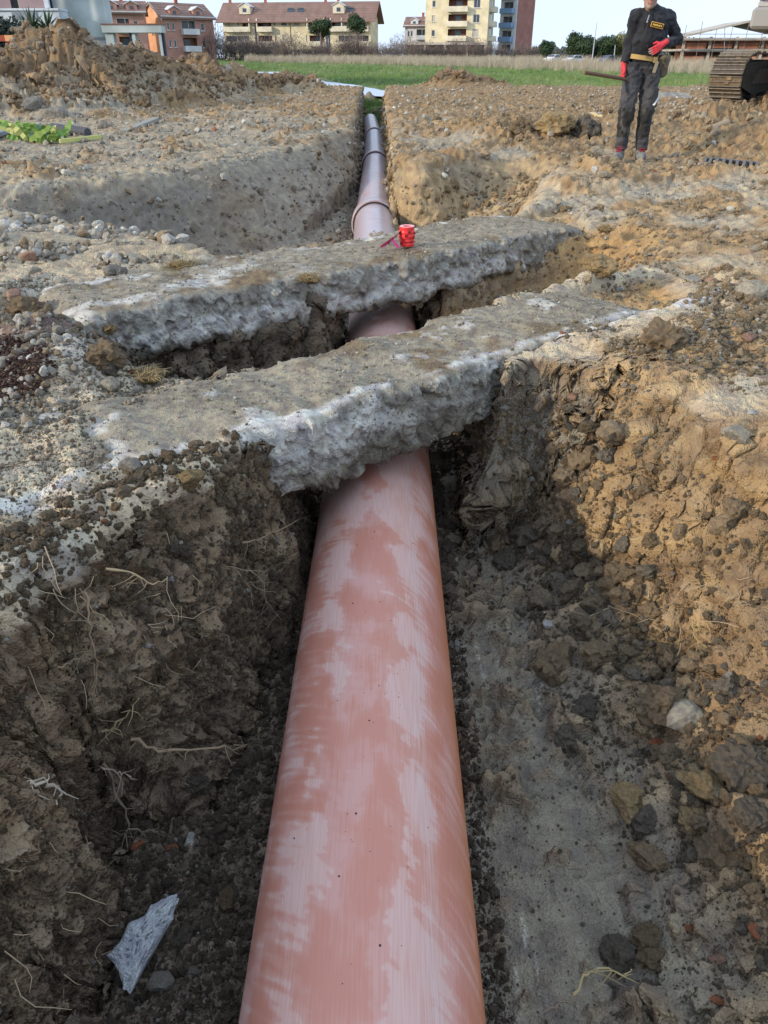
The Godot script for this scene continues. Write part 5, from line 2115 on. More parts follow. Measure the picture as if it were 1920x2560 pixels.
func build_excavator() -> void:
	var p := at(1802.0, 250.0, -18.2)
	p.y = maxf(p.y - 0.04, height(p.x, p.z) - 0.08)
	var turn := atan2(0.62, 0.78) # long axis of the track runs away to the right
	var o := thing("excavator", "tracked excavator cut by the right picture edge, muddy steel track in front", "excavator", p, turn)
	var steel := vc_mat(0.5)
	steel.albedo_texture = soil.albedo_texture
	steel.uv1_triplanar = true
	steel.uv1_scale = Vector3.ONE * 1.5
	steel.metallic = 0.35
	# local x runs along the track, away from the camera; z across it
	var l := 3.3
	var r := 0.45
	var path := []
	var n := 44
	var per := 2.0 * l + TAU * r
	for i in n:
		var t := per * i / n
		if t < l:
			path.append([Vector2(r + t, 0.0), 0.0])
		elif t < l + PI * r:
			var a := (t - l) / r
			path.append([Vector2(r + l + sin(a) * r, r - cos(a) * r), a])
		elif t < 2.0 * l + PI * r:
			path.append([Vector2(r + l - (t - l - PI * r), 2.0 * r), PI])
		else:
			var a := (t - 2.0 * l - PI * r) / r
			path.append([Vector2(r - sin(a) * r, r + cos(a) * r), PI + a])
	var w := 0.74
	var g := RandomNumberGenerator.new()
	g.seed = 8
	for q in path:
		var m := MB.new()
		var a: float = q[1]
		var mud := g.randf()
		m.xf = Transform3D(Basis(Vector3.BACK, a), Vector3(q[0].x, q[0].y, 0))
		m.col = Color(0.085, 0.07, 0.058).lerp(Color(0.26, 0.20, 0.135), mud * mud)
		m.box(Vector3(0, 0.012, 0), Vector3(per / n * 0.94, 0.026, w), 0.005)
		m.col = Color(0.34, 0.315, 0.285).lerp(Color(0.24, 0.19, 0.14), mud * 0.6)
		for e in [-0.4, 0.02, 0.42]:
			m.box(Vector3(per / n * e, -0.016 - (0.012 if e == 0.42 else 0.0), 0), Vector3(0.016, 0.034 + (0.02 if e == 0.42 else 0.0), w), 0.004)
		m.col = Color(0.02, 0.018, 0.015)
		if absf(mud - 0.5) < 0.38:
			for e in [-0.1, 0.07]:
				m.box(Vector3(0.012, -0.001, e), Vector3(0.03, 0.004, 0.075))
		put("track_shoe", m.mesh(), steel, o)
	# mud caked on the shoes
	var mud := MB.new()
	for k in 60:
		var q: Array = path[g.randi_range(n - 16, n - 1) if g.randf() < 0.8 else g.randi_range(0, n - 1)]
		mud.xf = Transform3D(Basis(Vector3.BACK, q[1]), Vector3(q[0].x, q[0].y, 0))
		mud.col = Color(0.32, 0.24, 0.15) * g.randf_range(0.7, 1.2)
		var c := Vector3(g.randf_range(-0.06, 0.06), -0.015, clampf(g.randfn() * 0.13, -0.3, 0.3))
		mud.box(c, Vector3(g.randf_range(0.03, 0.09), 0.03, g.randf_range(0.03, 0.12)), 0.014)
	put("caked_mud", mud.mesh(), stone_mat, o)
	var dark := vc_mat(0.75)
	dark.albedo_texture = soil.albedo_texture
	dark.uv1_triplanar = true
	var f := MB.new()
	f.col = Color(0.055, 0.052, 0.05)
	f.prism([Vector2(0.16, 0.28), Vector2(0.10, 0.5), Vector2(0.22, 0.72), Vector2(1.2, 0.78), Vector2(l + r, 0.78), Vector2(l + r, 0.3), Vector2(1.6, 0.26), Vector2(0.7, 0.12)], -0.24, 0.32)
	put("track_frame", f.mesh(), dark, o)
	f = MB.new()
	f.col = Color(0.10, 0.09, 0.08)
	f.prism([Vector2(0.5, 0.34), Vector2(0.66, 0.6), Vector2(1.6, 0.66), Vector2(3.2, 0.66), Vector2(3.2, 0.36)], 0.32, 0.36)
	put("side_plate", f.mesh(), dark, o)
	for k in 6:
		f = MB.new()
		f.col = Color(0.07, 0.065, 0.06)
		f.xf = Transform3D(Basis(Vector3.RIGHT, PI / 2), Vector3(0.75 + k * 0.5, 0.13, 0))
		f.lathe([Vector2(0, -0.3), Vector2(0.1, -0.3), Vector2(0.1, 0.3), Vector2(0, 0.3)], 12)
		put("roller", f.mesh(), dark, o)
	f = MB.new()
	f.col = Color(0.06, 0.055, 0.05)
	f.xf = Transform3D(Basis(Vector3.RIGHT, PI / 2), Vector3(r, r, 0))
	f.lathe([Vector2(0, -0.2), Vector2(0.36, -0.2), Vector2(0.40, -0.1), Vector2(0.40, 0.1), Vector2(0.36, 0.2), Vector2(0, 0.2)], 20)
	put("idler", f.mesh(), dark, o)
	f = MB.new()
	f.col = Color(0.05, 0.048, 0.045)
	f.box(Vector3(2.0, 0.6, 1.1), Vector3(1.5, 0.5, 1.6), 0.05)
	f.lathe([Vector2(0.0, 0.0), Vector2(0, 0)], 4)
	put("undercarriage", f.mesh(), dark, o)
	# the turned upper body: a grey skirt, a cab post, glass and a red hand rail
	var inv := o.transform.affine_inverse()
	var c0 := inv * at(1872.0, 72.0, -17.6)
	var sk := MB.new()
	var back := Basis(Vector3.UP, -turn - 0.42)
	sk.xf = Transform3D(back, c0)
	sk.box(Vector3(1.5, 0.17, -0.8), Vector3(3.0, 0.36, 1.8), 0.05)
	put("skirt", sk.mesh(), flat_mat(rgb8(150, 148, 144), 0.6), o)
	sk = MB.new()
	sk.xf = Transform3D(back, c0)
	sk.box(Vector3(1.52, 0.40, -0.8), Vector3(2.9, 0.1, 1.7), 0.02)
	put("floor", sk.mesh(), flat_mat(rgb8(176, 176, 174), 0.6), o)
	var cab := MB.new()
	cab.xf = Transform3D(back, c0)
	cab.tube([Vector3(0.13, 0.45, -0.02), Vector3(0.24, 1.6, -0.15)], [0.045], 8)
	cab.tube([Vector3(1.5, 0.45, -0.02), Vector3(1.45, 1.6, -0.15)], [0.045], 8)
	cab.box(Vector3(0.85, 1.65, -0.75), Vector3(1.5, 0.12, 1.4), 0.04)
	cab.box(Vector3(0.85, 1.0, -1.45), Vector3(1.5, 1.2, 0.06), 0.02)
	put("cab_frame", cab.mesh(), flat_mat(rgb8(112, 104, 110), 0.5), o)
	cab = MB.new()
	cab.xf = Transform3D(back, c0)
	cab.poly_out([Vector3(0.18, 0.46, -0.05), Vector3(1.48, 0.46, -0.05), Vector3(1.44, 1.58, -0.16), Vector3(0.26, 1.58, -0.16)], Vector3(0.8, 1, -1))
	put("cab_window", cab.mesh(), mats["glass"], o)
	cab = MB.new()
	cab.xf = Transform3D(back, c0)
	cab.tube([Vector3(0.24, 0.47, 0.12), Vector3(0.06, 0.5, 0.14), Vector3(0.02, 0.6, 0.14), Vector3(0.10, 1.3, 0.1), Vector3(0.2, 1.45, 0.02)], [0.022], 8)
	put("hand_rail", cab.mesh(), flat_mat(rgb8(214, 84, 84), 0.5), o)


# ------------------------------------------------------------------ the worker
class Field:
	# a distance field on a grid; tapered bones are joined softly, then meshed as surface nets
	var lo: Vector3
	var cell: float
	var nx: int
	var ny: int
	var nz: int
	var d := PackedFloat32Array()
	var wob: FastNoiseLite
	var amp := 0.0

	func _init(a: Vector3, b: Vector3, c: float) -> void:
		lo = a
		cell = c
		nx = int((b.x - a.x) / c) + 2
		ny = int((b.y - a.y) / c) + 2
		nz = int((b.z - a.z) / c) + 2
		d.resize(nx * ny * nz)
		d.fill(1.0)

	func bone(a: Vector3, b: Vector3, ra: float, rb: float, k := 0.03, sx := 1.0, sz := 1.0) -> void:
		# sx, sz: the section is wider in x or z by that factor
		var m := maxf(ra, rb) * maxf(sx, sz) + k + cell * 2.0
		var p0 := (a.min(b) - Vector3.ONE * m - lo) / cell
		var p1 := (a.max(b) + Vector3.ONE * m - lo) / cell
		var sc := Vector3(1.0 / sx, 1.0, 1.0 / sz)
		var e := (b - a) * sc
		var l2 := maxf(e.length_squared(), 1e-9)
		for z in range(maxi(0, int(p0.z)), mini(nz, int(p1.z) + 1)):
			for y in range(maxi(0, int(p0.y)), mini(ny, int(p1.y) + 1)):
				for x in range(maxi(0, int(p0.x)), mini(nx, int(p1.x) + 1)):
					var q := (lo + Vector3(x, y, z) * cell - a) * sc
					var t := clampf(q.dot(e) / l2, 0.0, 1.0)
					var v := (q - e * t).length() - lerpf(ra, rb, t)
					var i := (z * ny + y) * nx + x
					var o := d[i]
					var h := clampf(0.5 + 0.5 * (o - v) / k, 0.0, 1.0)
					d[i] = lerpf(o, v, h) - k * h * (1.0 - h)

	func cut_below(y0: float) -> void:
		for z in nz:
			for y in ny:
				for x in nx:
					var i := (z * ny + y) * nx + x
					d[i] = maxf(d[i], y0 - (lo.y + y * cell))

	func cut_above(y0: float) -> void:
		for z in nz:
			for y in ny:
				for x in nx:
					var i := (z * ny + y) * nx + x
					d[i] = maxf(d[i], (lo.y + y * cell) - y0)

	func mesh(paint: Callable) -> ArrayMesh:
		if wob:
			for z in nz:
				for y in ny:
					for x in nx:
						var i := (z * ny + y) * nx + x
						if absf(d[i]) < 0.05:
							d[i] += amp * wob.get_noise_3dv(lo + Vector3(x, y, z) * cell)
		var at := {}
		var v := PackedVector3Array()
		var n := PackedVector3Array()
		var c := PackedColorArray()
		var idx := PackedInt32Array()
		var off := [0, 1, nx, nx + 1, nx * ny, nx * ny + 1, nx * ny + nx, nx * ny + nx + 1]
		for z in nz - 1:
			for y in ny - 1:
				for x in nx - 1:
					var i := (z * ny + y) * nx + x
					var inside := 0
					for o: int in off:
						if d[i + o] < 0.0:
							inside += 1
					if inside == 0 or inside == 8:
						continue
					var s := Vector3.ZERO
					var cnt := 0
					for e in [[0, 1], [2, 3], [4, 5], [6, 7], [0, 2], [1, 3], [4, 6], [5, 7], [0, 4], [1, 5], [2, 6], [3, 7]]:
						var da := d[i + off[e[0]]]
						var db := d[i + off[e[1]]]
						if (da < 0.0) != (db < 0.0):
							var t := da / (da - db)
							var pa := Vector3(e[0] & 1, (e[0] >> 1) & 1, e[0] >> 2)
							var pb := Vector3(e[1] & 1, (e[1] >> 1) & 1, e[1] >> 2)
							s += pa.lerp(pb, t)
							cnt += 1
					at[i] = v.size()
					var p := lo + (Vector3(x, y, z) + s / cnt) * cell
					v.append(p)
					var g := Vector3(d[i + 1] - d[i] + d[i + 1 + nx] - d[i + nx], d[i + nx] - d[i] + d[i + nx + 1] - d[i + 1], d[i + nx * ny] - d[i] + d[i + nx * ny + 1] - d[i + 1])
					n.append(g.normalized())
					c.append(paint.call(p, g.normalized()))
		for i: int in at:
			var x := i % nx
			var y := (i / nx) % ny
			var z := i / (nx * ny)
			if y > 0 and z > 0:
				quad(idx, at, i, i - nx, i - nx - nx * ny, i - nx * ny, d[i] < 0.0, d[i + 1] < 0.0)
			if x > 0 and z > 0:
				quad(idx, at, i, i - nx * ny, i - 1 - nx * ny, i - 1, d[i] < 0.0, d[i + nx] < 0.0)
			if x > 0 and y > 0:
				quad(idx, at, i, i - 1, i - 1 - nx, i - nx, d[i] < 0.0, d[i + nx * ny] < 0.0)
		var a := []
		a.resize(Mesh.ARRAY_MAX)
		a[Mesh.ARRAY_VERTEX] = v
		a[Mesh.ARRAY_NORMAL] = n
		a[Mesh.ARRAY_COLOR] = c
		a[Mesh.ARRAY_INDEX] = idx
		var m := ArrayMesh.new()
		m.add_surface_from_arrays(Mesh.PRIMITIVE_TRIANGLES, a)
		return m

	func quad(idx: PackedInt32Array, at: Dictionary, a: int, b: int, e: int, f: int, s0: bool, s1: bool) -> void:
		if s0 == s1 or not (at.has(a) and at.has(b) and at.has(e) and at.has(f)):
			return
		var q := [at[a], at[b], at[e], at[f]]
		if s0:
			q.reverse()
		for k in [0, 1, 2, 0, 2, 3]:
			idx.append(q[k])


func build_person() -> void:
	var z := -10.3
	var base := at(1572.0, 398.0, z)
	base.y = maxf(base.y, surface_y(base.x, base.z)) - 0.005
	var o := thing("person", "worker in dark zip jacket, grey work trousers and red gloves, holding a handle", "person", base)
	# joints, relative to the spot between his feet; he faces the trench, a little to the left
	var J := func(px: float, py: float, dz: float) -> Vector3: return at(px, py, z + dz) - base
	var hip_r: Vector3 = J.call(1583, 172, 0.0)
	var hip_l: Vector3 = J.call(1628, 174, -0.02)
	var knee_r: Vector3 = J.call(1566, 282, 0.06)
	var knee_l: Vector3 = J.call(1614, 285, 0.04)
	var ank_r: Vector3 = J.call(1552, 366, 0.0)
	var ank_l: Vector3 = J.call(1602, 372, -0.03)
	var sh_r: Vector3 = J.call(1590, 42, 0.0)
	var sh_l: Vector3 = J.call(1670, 45, -0.03)
	var el_r: Vector3 = J.call(1572, 108, -0.03)
	var el_l: Vector3 = J.call(1693, 100, 0.02)
	var wr_r: Vector3 = J.call(1559, 170, 0.05)
	var wr_l: Vector3 = J.call(1656, 112, 0.20)
	var waist: Vector3 = J.call(1606, 140, 0.0)
	var chest: Vector3 = J.call(1630, 62, 0.0)
	var neck: Vector3 = J.call(1630, 26, 0.03)
	var head: Vector3 = J.call(1628, -10, 0.06)
	var skin := Color(0.46, 0.27, 0.20)
	# body: one continuous figure, mostly hidden by the clothes
	var f := Field.new(Vector3(-0.45, 0.0, -0.4), Vector3(0.75, 1.95, 0.5), 0.014)
	f.bone(hip_r, knee_r, 0.062, 0.046)
	f.bone(knee_r, ank_r, 0.052, 0.036)
	f.bone(hip_l, knee_l, 0.062, 0.046)
	f.bone(knee_l, ank_l, 0.052, 0.036)
	f.bone((hip_l + hip_r) * 0.5, waist, 0.08, 0.08, 0.04, 1.25)
	f.bone(waist, chest, 0.08, 0.095, 0.04, 1.25)
	f.bone(chest, sh_r, 0.09, 0.05)
	f.bone(chest, sh_l, 0.09, 0.05)
	f.bone(sh_r, el_r, 0.045, 0.036)
	f.bone(el_r, wr_r, 0.036, 0.026)
	f.bone(sh_l, el_l, 0.045, 0.036)
	f.bone(el_l, wr_l, 0.036, 0.026)
	f.bone(chest + Vector3(0, 0.1, 0), neck, 0.07, 0.056)
	f.bone(neck, head, 0.055, 0.06)
	var skin_mat := vc_mat(0.6)
	skin_mat.subsurf_scatter_enabled = true
	skin_mat.subsurf_scatter_strength = 0.15
	put("body", f.mesh(func(_p: Vector3, _n: Vector3) -> Color: return skin), skin_mat, o)
	# head, turned a little to the left and down
	f = Field.new(head + Vector3(-0.16, -0.2, -0.17), head + Vector3(0.16, 0.2, 0.2), 0.006)
	var fw := Vector3(-0.30, -0.12, 0.94).normalized()
	var sd := fw.cross(Vector3.UP).normalized() * -1.0     # towards his left, the picture's right
	var up := fw.cross(sd)
	if up.y < 0.0: up = -up
	f.bone(head + up * 0.05 - fw * 0.02, head + up * 0.03 + fw * 0.012, 0.092, 0.088, 0.03)
	f.bone(head + up * 0.02 + fw * 0.02, head - up * 0.085 + fw * 0.055, 0.07, 0.038, 0.04)
	f.bone(head - up * 0.10 + fw * 0.072, head - up * 0.085 + fw * 0.07, 0.022, 0.022, 0.02)
	for s in [-1.0, 1.0]:
		f.bone(head - up * 0.02 + fw * 0.03 + sd * s * 0.05, head - up * 0.075 + fw * 0.035 + sd * s * 0.045, 0.022, 0.02, 0.03)
		f.bone(head + up * 0.0 - fw * 0.005 + sd * s * 0.088, head - up * 0.03 + sd * s * 0.082, 0.018, 0.012, 0.008)
		f.bone(head + up * 0.032 + fw * 0.088 + sd * s * 0.02, head + up * 0.03 + fw * 0.082 + sd * s * 0.045, 0.012, 0.01, 0.012)
	f.bone(head + up * 0.02 + fw * 0.10, head - up * 0.022 + fw * 0.122, 0.010, 0.014, 0.012)
	f.bone(head - up * 0.055 + fw * 0.094 - sd * 0.02, head - up * 0.055 + fw * 0.094 + sd * 0.02, 0.008, 0.008, 0.006)
	f.bone(head - up * 0.066 + fw * 0.092 - sd * 0.016, head - up * 0.066 + fw * 0.092 + sd * 0.016, 0.008, 0.008, 0.006)
	f.bone(head - up * 0.08, head - up * 0.17 - fw * 0.02, 0.055, 0.06, 0.03)
	var hd := head
	put("head", f.mesh(func(p: Vector3, _n: Vector3) -> Color:
		var q := p - hd
		var y := q.dot(up)
		var x := q.dot(fw)
		var c := skin
		if y < -0.035 and x > 0.0 and not (absf(q.dot(sd)) < 0.024 and y > -0.075 and x > 0.09):
			c = skin.lerp(Color(0.30, 0.26, 0.23), 0.5)      # grey stubble
		elif absf(q.dot(sd)) < 0.026 and y > -0.075 and y < -0.045 and x > 0.08:
			c = Color(0.42, 0.18, 0.15)
		return c), skin_mat, o)
	for s in [-1.0, 1.0]:
		var e := MB.new()
		e.xf = Transform3D(Basis.IDENTITY, head + up * 0.012 + fw * 0.083 + sd * s * 0.032)
		e.lathe([Vector2(0, -0.011), Vector2(0.011, 0), Vector2(0, 0.011)], 8)
		e.col = Color(0.02, 0.015, 0.01)
		put("eye", e.mesh(), flat_mat(rgb8(70, 60, 52), 0.2), o)
	f = Field.new(head + Vector3(-0.16, -0.12, -0.18), head + Vector3(0.16, 0.22, 0.18), 0.008)
	f.bone(head + up * 0.062 - fw * 0.03, head + up * 0.048 + fw * 0.0, 0.096, 0.094, 0.02)
	f.bone(head - up * 0.02 - fw * 0.05, head + up * 0.04 - fw * 0.05, 0.07, 0.08, 0.03)
	var cut := f
	for i in cut.d.size():
		var x := i % cut.nx
		var y := (i / cut.nx) % cut.ny
		var zz := i / (cut.nx * cut.ny)
		var q := cut.lo + Vector3(x, y, zz) * cut.cell - head
		cut.d[i] = maxf(cut.d[i], (q.dot(fw) - 0.045 - 0.5 * maxf(0.0, q.dot(up) - 0.06)) * 0.8)
	var hair_mat := vc_mat(0.8)
	put("hair", f.mesh(func(_p: Vector3, _n: Vector3) -> Color: return Color(0.035, 0.03, 0.028)), hair_mat, o)
	# jacket
	var fold := noise(FastNoiseLite.TYPE_SIMPLEX, 9.0, 61, 3)
	f = Field.new(Vector3(-0.5, 0.75, -0.4), Vector3(0.8, 1.75, 0.55), 0.0125)
	f.wob = fold
	f.amp = 0.019
	f.bone(waist + Vector3(0.01, 0.0, 0), waist + Vector3(0.04, 0.16, 0.02), 0.118, 0.132, 0.06, 1.36)
	f.bone(waist + Vector3(0.04, 0.16, 0.02), chest + Vector3(0, -0.02, 0), 0.132, 0.142, 0.06, 1.36)
	f.bone(chest + Vector3(0, 0.02, 0), (sh_l + sh_r) * 0.5 + Vector3(0, 0.005, 0), 0.13, 0.085, 0.06, 1.5)
	f.bone(chest + Vector3(0, 0.1, 0), sh_r, 0.085, 0.072, 0.05)
	f.bone(chest + Vector3(0, 0.1, 0), sh_l, 0.085, 0.072, 0.05)
	f.bone(sh_r, el_r, 0.075, 0.058, 0.03)
	f.bone(el_r, wr_r + (el_r - wr_r) * 0.06, 0.058, 0.046, 0.02)
	f.bone(sh_l, el_l, 0.078, 0.062, 0.03)
	f.bone(el_l, wr_l + (el_l - wr_l) * 0.1, 0.062, 0.046, 0.02)
	# collar
	f.bone(neck + Vector3(0, -0.055, -0.02), neck + Vector3(0, 0.01, -0.015), 0.088, 0.080, 0.03)
	var navy := Color(0.010, 0.0115, 0.017)
	var cloth := vc_mat(0.9)
	cloth.rim_enabled = true
	cloth.rim = 0.15
	var skirt_y := waist.y - 0.015
	f.cut_below(skirt_y - 0.05)
	put("jacket", f.mesh(func(p: Vector3, n: Vector3) -> Color: return navy.lerp(Color(0.028, 0.029, 0.034), clampf(0.3 + 0.8 * fold.get_noise_3dv(p * 0.4), 0, 1)).lerp(Color(0.012, 0.012, 0.03), smoothstep(0.3, 0.9, n.x) * 0.5)), cloth, o)
	# zip and badge
	var zip := MB.new()
	var z0 := neck + Vector3(-0.03, -0.03, 0.085)
	zip.tube([z0, J.call(1622, 52, 0.185), J.call(1614, 78, 0.205), J.call(1606, 108, 0.205), J.call(1603, 138, 0.17)], [0.006], 6)
	put("zip", zip.mesh(), flat_mat(rgb8(26, 26, 30), 0.5), o)
	zip = MB.new()
	var t0: Vector3 = J.call(1623, 38, 0.175)
	zip.tube([t0, t0 + Vector3(-0.02, -0.075, 0.02)], [0.006, 0.008], 6)
	put("zip_pull", zip.mesh(), flat_mat(rgb8(150, 152, 156), 0.4), o)
	var bd := thing_part("badge", o)
	var bp: Vector3 = J.call(1643, 63.5, 0.19)
	bd.transform = Transform3D(Basis(Vector3(0.99, -0.19, 0.0).normalized(), Vector3(0.19, 0.97, 0.1).normalized(), Vector3(-0.02, -0.1, 0.99).normalized()).orthonormalized(), bp)
	var b := MB.new()
	b.box(Vector3.ZERO, Vector3(0.148, 0.052, 0.008), 0.003)
	put("border", b.mesh(), flat_mat(rgb8(214, 160, 62), 0.7), bd)
	b = MB.new()
	b.box(Vector3(0, 0, 0.003), Vector3(0.134, 0.038, 0.006), 0.002)
	put("patch", b.mesh(), flat_mat(rgb8(20, 18, 16), 0.8), bd)
	b = MB.new()
	var x := -0.054
	for w: float in [0.010, 0.009, 0.009, 0.010, 0.008, 0.009, 0.004, 0.010, 0.009, 0.004, 0.010]:
		var hgt := 0.017 if w > 0.005 else 0.006
		b.box(Vector3(x + w * 0.4, 0.0, 0.007), Vector3(w * 0.8, hgt, 0.003))
		x += w + 0.0016
	put("lettering", b.mesh(), flat_mat(rgb8(236, 196, 96), 0.7), bd)
	# trousers
	f = Field.new(Vector3(-0.4, 0.02, -0.35), Vector3(0.6, 1.05, 0.4), 0.0125)
	f.wob = fold
	f.amp = 0.022
	var hm := (hip_l + hip_r) * 0.5
	f.bone(hm + Vector3(0, 0.03, 0), waist + Vector3(0, -0.03, 0), 0.118, 0.11, 0.05, 1.36)
	f.bone(hip_r + Vector3(0.0, 0, 0), knee_r, 0.116, 0.088, 0.035)
	f.bone(knee_r, ank_r + Vector3(0, 0.0, 0), 0.086, 0.074, 0.03)
	f.bone(hip_l, knee_l, 0.116, 0.088, 0.035)
	f.bone(knee_l, ank_l + Vector3(0, 0.0, 0), 0.086, 0.074, 0.03)
	f.cut_below(minf(ank_l.y, ank_r.y) - 0.01)
	f.cut_above(waist.y + 0.0)
	var grey := Color(0.044, 0.045, 0.052)
	var kr := knee_r
	var kl := knee_l
	put("trousers", f.mesh(func(p: Vector3, _n: Vector3) -> Color:
		var c := grey.lerp(Color(0.085, 0.083, 0.086), clampf(0.35 + 0.9 * fold.get_noise_3dv(p * 0.5), 0, 1))
		# dark knee patches, dusted
		if p.y < kr.y + 0.06 and p.y > kr.y - 0.27:
			c = Color(0.02, 0.02, 0.022).lerp(Color(0.15, 0.14, 0.125), smoothstep(0.1, 0.9, fold.get_noise_3dv(p * Vector3(1.2, 0.5, 1.2))))
		if p.y > hm.y + 0.02:
			c = Color(0.025, 0.026, 0.03)
		return c), cloth, o)
	# thigh pocket with a pale stripe
	var pk := MB.new()
	var pp := hip_l.lerp(knee_l, 0.6) + Vector3(0.075, -0.02, 0.055)
	pk.xf = Transform3D(Basis(Vector3.UP, 0.9) * Basis(Vector3.BACK, 0.12), pp)
	pk.box(Vector3.ZERO, Vector3(0.13, 0.21, 0.022), 0.008)
	put("pocket", pk.mesh(), flat_mat(rgb8(56, 56, 60), 0.9), o)
	pk = MB.new()
	pk.xf = Transform3D(Basis(Vector3.UP, 0.9) * Basis(Vector3.BACK, 0.6), pp + Vector3(0.012, -0.03, 0.012))
	pk.box(Vector3.ZERO, Vector3(0.14, 0.016, 0.026), 0.003)
	put("pale_stripe", pk.mesh(), flat_mat(rgb8(214, 216, 220), 0.6), o)
	# belt and hip bag
	var ring := []
	for k in 25:
		var a := TAU * k / 24.0
		ring.append(waist + Vector3(cos(a) * 0.172, -0.022 - 0.022 * cos(a), sin(a) * 0.134))
	var belt := MB.new()
	for k in 24:
		var p0: Vector3 = ring[k]
		var p1: Vector3 = ring[k + 1]
		var n0 := Vector3((p0 - waist).x / 0.03, 0, (p0 - waist).z / 0.018).normalized()
		var n1 := Vector3((p1 - waist).x / 0.03, 0, (p1 - waist).z / 0.018).normalized()
		var hh := Vector3(0, 0.024, 0)
		belt.smooth_tri(p0 - hh, p1 - hh, p1 + hh, n0, n1, n1)
		belt.smooth_tri(p0 - hh, p1 + hh, p0 + hh, n0, n1, n0)
		belt.poly_out([p0 + hh, p1 + hh, p1 + hh - n1 * 0.03, p0 + hh - n0 * 0.03], p0)
		belt.poly_out([p0 - hh, p1 - hh, p1 - hh - n1 * 0.03, p0 - hh - n0 * 0.03], p0)
	var tan := flat_mat(rgb8(178, 150, 96), 0.85)
	tan.cull_mode = BaseMaterial3D.CULL_DISABLED
	put("belt", belt.mesh(), tan, o)
	var buckle := MB.new()
	buckle.box(waist + Vector3(0.13, -0.042, 0.108), Vector3(0.05, 0.062, 0.02), 0.005)
	put("buckle", buckle.mesh(), flat_mat(rgb8(150, 132, 90), 0.6), o)
	var bag: Vector3 = J.call(1652, 165, 0.0)
	f = Field.new(bag + Vector3(-0.14, -0.17, -0.16), bag + Vector3(0.16, 0.17, 0.16), 0.01)
	f.wob = fold
	f.amp = 0.014
	f.bone(bag + Vector3(0.01, 0.05, 0.02), bag + Vector3(0.03, -0.06, -0.02), 0.075, 0.065, 0.03)
	put("hip_bag", f.mesh(func(p: Vector3, _n: Vector3) -> Color: return Color(0.17, 0.14, 0.09).lerp(Color(0.09, 0.075, 0.05), clampf(0.5 + fold.get_noise_3dv(p), 0, 1))), cloth, o)
	var strap := MB.new()
	var s0: Vector3 = J.call(1643, 156, 0.115)
	strap.xf = Transform3D(Basis(Vector3.BACK, -0.2), s0)
	strap.box(Vector3(0, -0.05, 0), Vector3(0.04, 0.12, 0.008), 0.003)
	put("strap_end", strap.mesh(), flat_mat(rgb8(150, 140, 116), 0.85), o)
	# gloves: palm, four curled fingers and a thumb each
	var red := vc_mat(0.75)
	for side in 2:
		var w: Vector3 = wr_r if side == 0 else wr_l
		f = Field.new(w + Vector3(-0.19, -0.19, -0.12), w + Vector3(0.1, 0.09, 0.15), 0.0055)
		var fwd: Vector3 = Vector3(0.05, -0.96, 0.2).normalized() if side == 0 else Vector3(-0.80, -0.50, 0.22).normalized()
		var across: Vector3 = Vector3(0.12, 0.2, 0.97).normalized() if side == 0 else Vector3(-0.5, 0.83, 0.12).normalized()
		across = (across - fwd * across.dot(fwd)).normalized()
		var inn: Vector3 = fwd.cross(across).normalized()
		if side == 0 and inn.x > 0.0: inn = -inn
		if side == 1 and inn.z > 0.0: inn = -inn
		f.bone(w - fwd * 0.05, w + fwd * 0.01, 0.034, 0.030, 0.012)
		for q in [-0.026, 0.0, 0.026]:
			f.bone(w + across * q * 0.6, w + fwd * 0.082 + across * q, 0.021, 0.017, 0.012)
		for k in 4:
			var q := -0.033 + 0.022 * k
			var lk: float = [0.062, 0.078, 0.082, 0.072][k]
			var a0: Vector3 = w + fwd * 0.085 + across * q
			var curl := 1.25 if side == 0 else 0.42
			var d1: Vector3 = (fwd * cos(curl * 0.5) + inn * sin(curl * 0.5)).normalized()
			var d2: Vector3 = (fwd * cos(curl * 1.5) + inn * sin(curl * 1.5)).normalized()
			var d3: Vector3 = (fwd * cos(curl * 2.2) + inn * sin(curl * 2.2)).normalized()
			var a1 := a0 + d1 * lk * 0.46
			var a2 := a1 + d2 * lk * 0.32
			f.bone(a0 - d1 * 0.012, a1, 0.0115, 0.0105, 0.005)
			f.bone(a1, a2, 0.0105, 0.0098, 0.004)
			f.bone(a2, a2 + d3 * lk * 0.24, 0.0098, 0.0088, 0.004)
		var th: Vector3 = w + fwd * 0.025 + across * 0.03
		f.bone(th, th + (fwd * 0.6 + across * 0.7 + inn * 0.35).normalized() * 0.04, 0.016, 0.0125, 0.008)
		f.bone(th + (fwd * 0.6 + across * 0.7 + inn * 0.35).normalized() * 0.04, th + (fwd * 0.6 + across * 0.7 + inn * 0.35).normalized() * 0.04 + (fwd * 0.8 + inn * 0.5).normalized() * 0.032, 0.0125, 0.0095, 0.004)
		var tip: Vector3 = w + fwd * 0.12
		put("glove", f.mesh(func(p: Vector3, _n: Vector3) -> Color:
			var g := smoothstep(0.0, 0.03, (p - tip).dot(fwd))
			return Color(0.62, 0.045, 0.06).lerp(Color(0.26, 0.22, 0.21), g * 0.9 if side == 1 else g * 0.2)), red, o)
	# boots with red laces
	for side in 2:
		var a: Vector3 = ank_r if side == 0 else ank_l
		var toe: Vector3 = (Vector3(-0.42, 0, 0.85) if side == 0 else Vector3(-0.06, 0, 0.95)).normalized()
		var gr := Vector3(a.x, 0.0, a.z)
		gr.y = clampf(surface_y(base.x + a.x, base.z + a.z) - base.y, -0.03, 0.03) + 0.012
		f = Field.new(gr + Vector3(-0.24, -0.03, -0.14), gr + Vector3(0.16, 0.26, 0.28), 0.0085)
		f.bone(gr + Vector3(0, 0.17, 0), gr + Vector3(0, 0.08, 0) + toe * 0.0, 0.056, 0.055, 0.03)
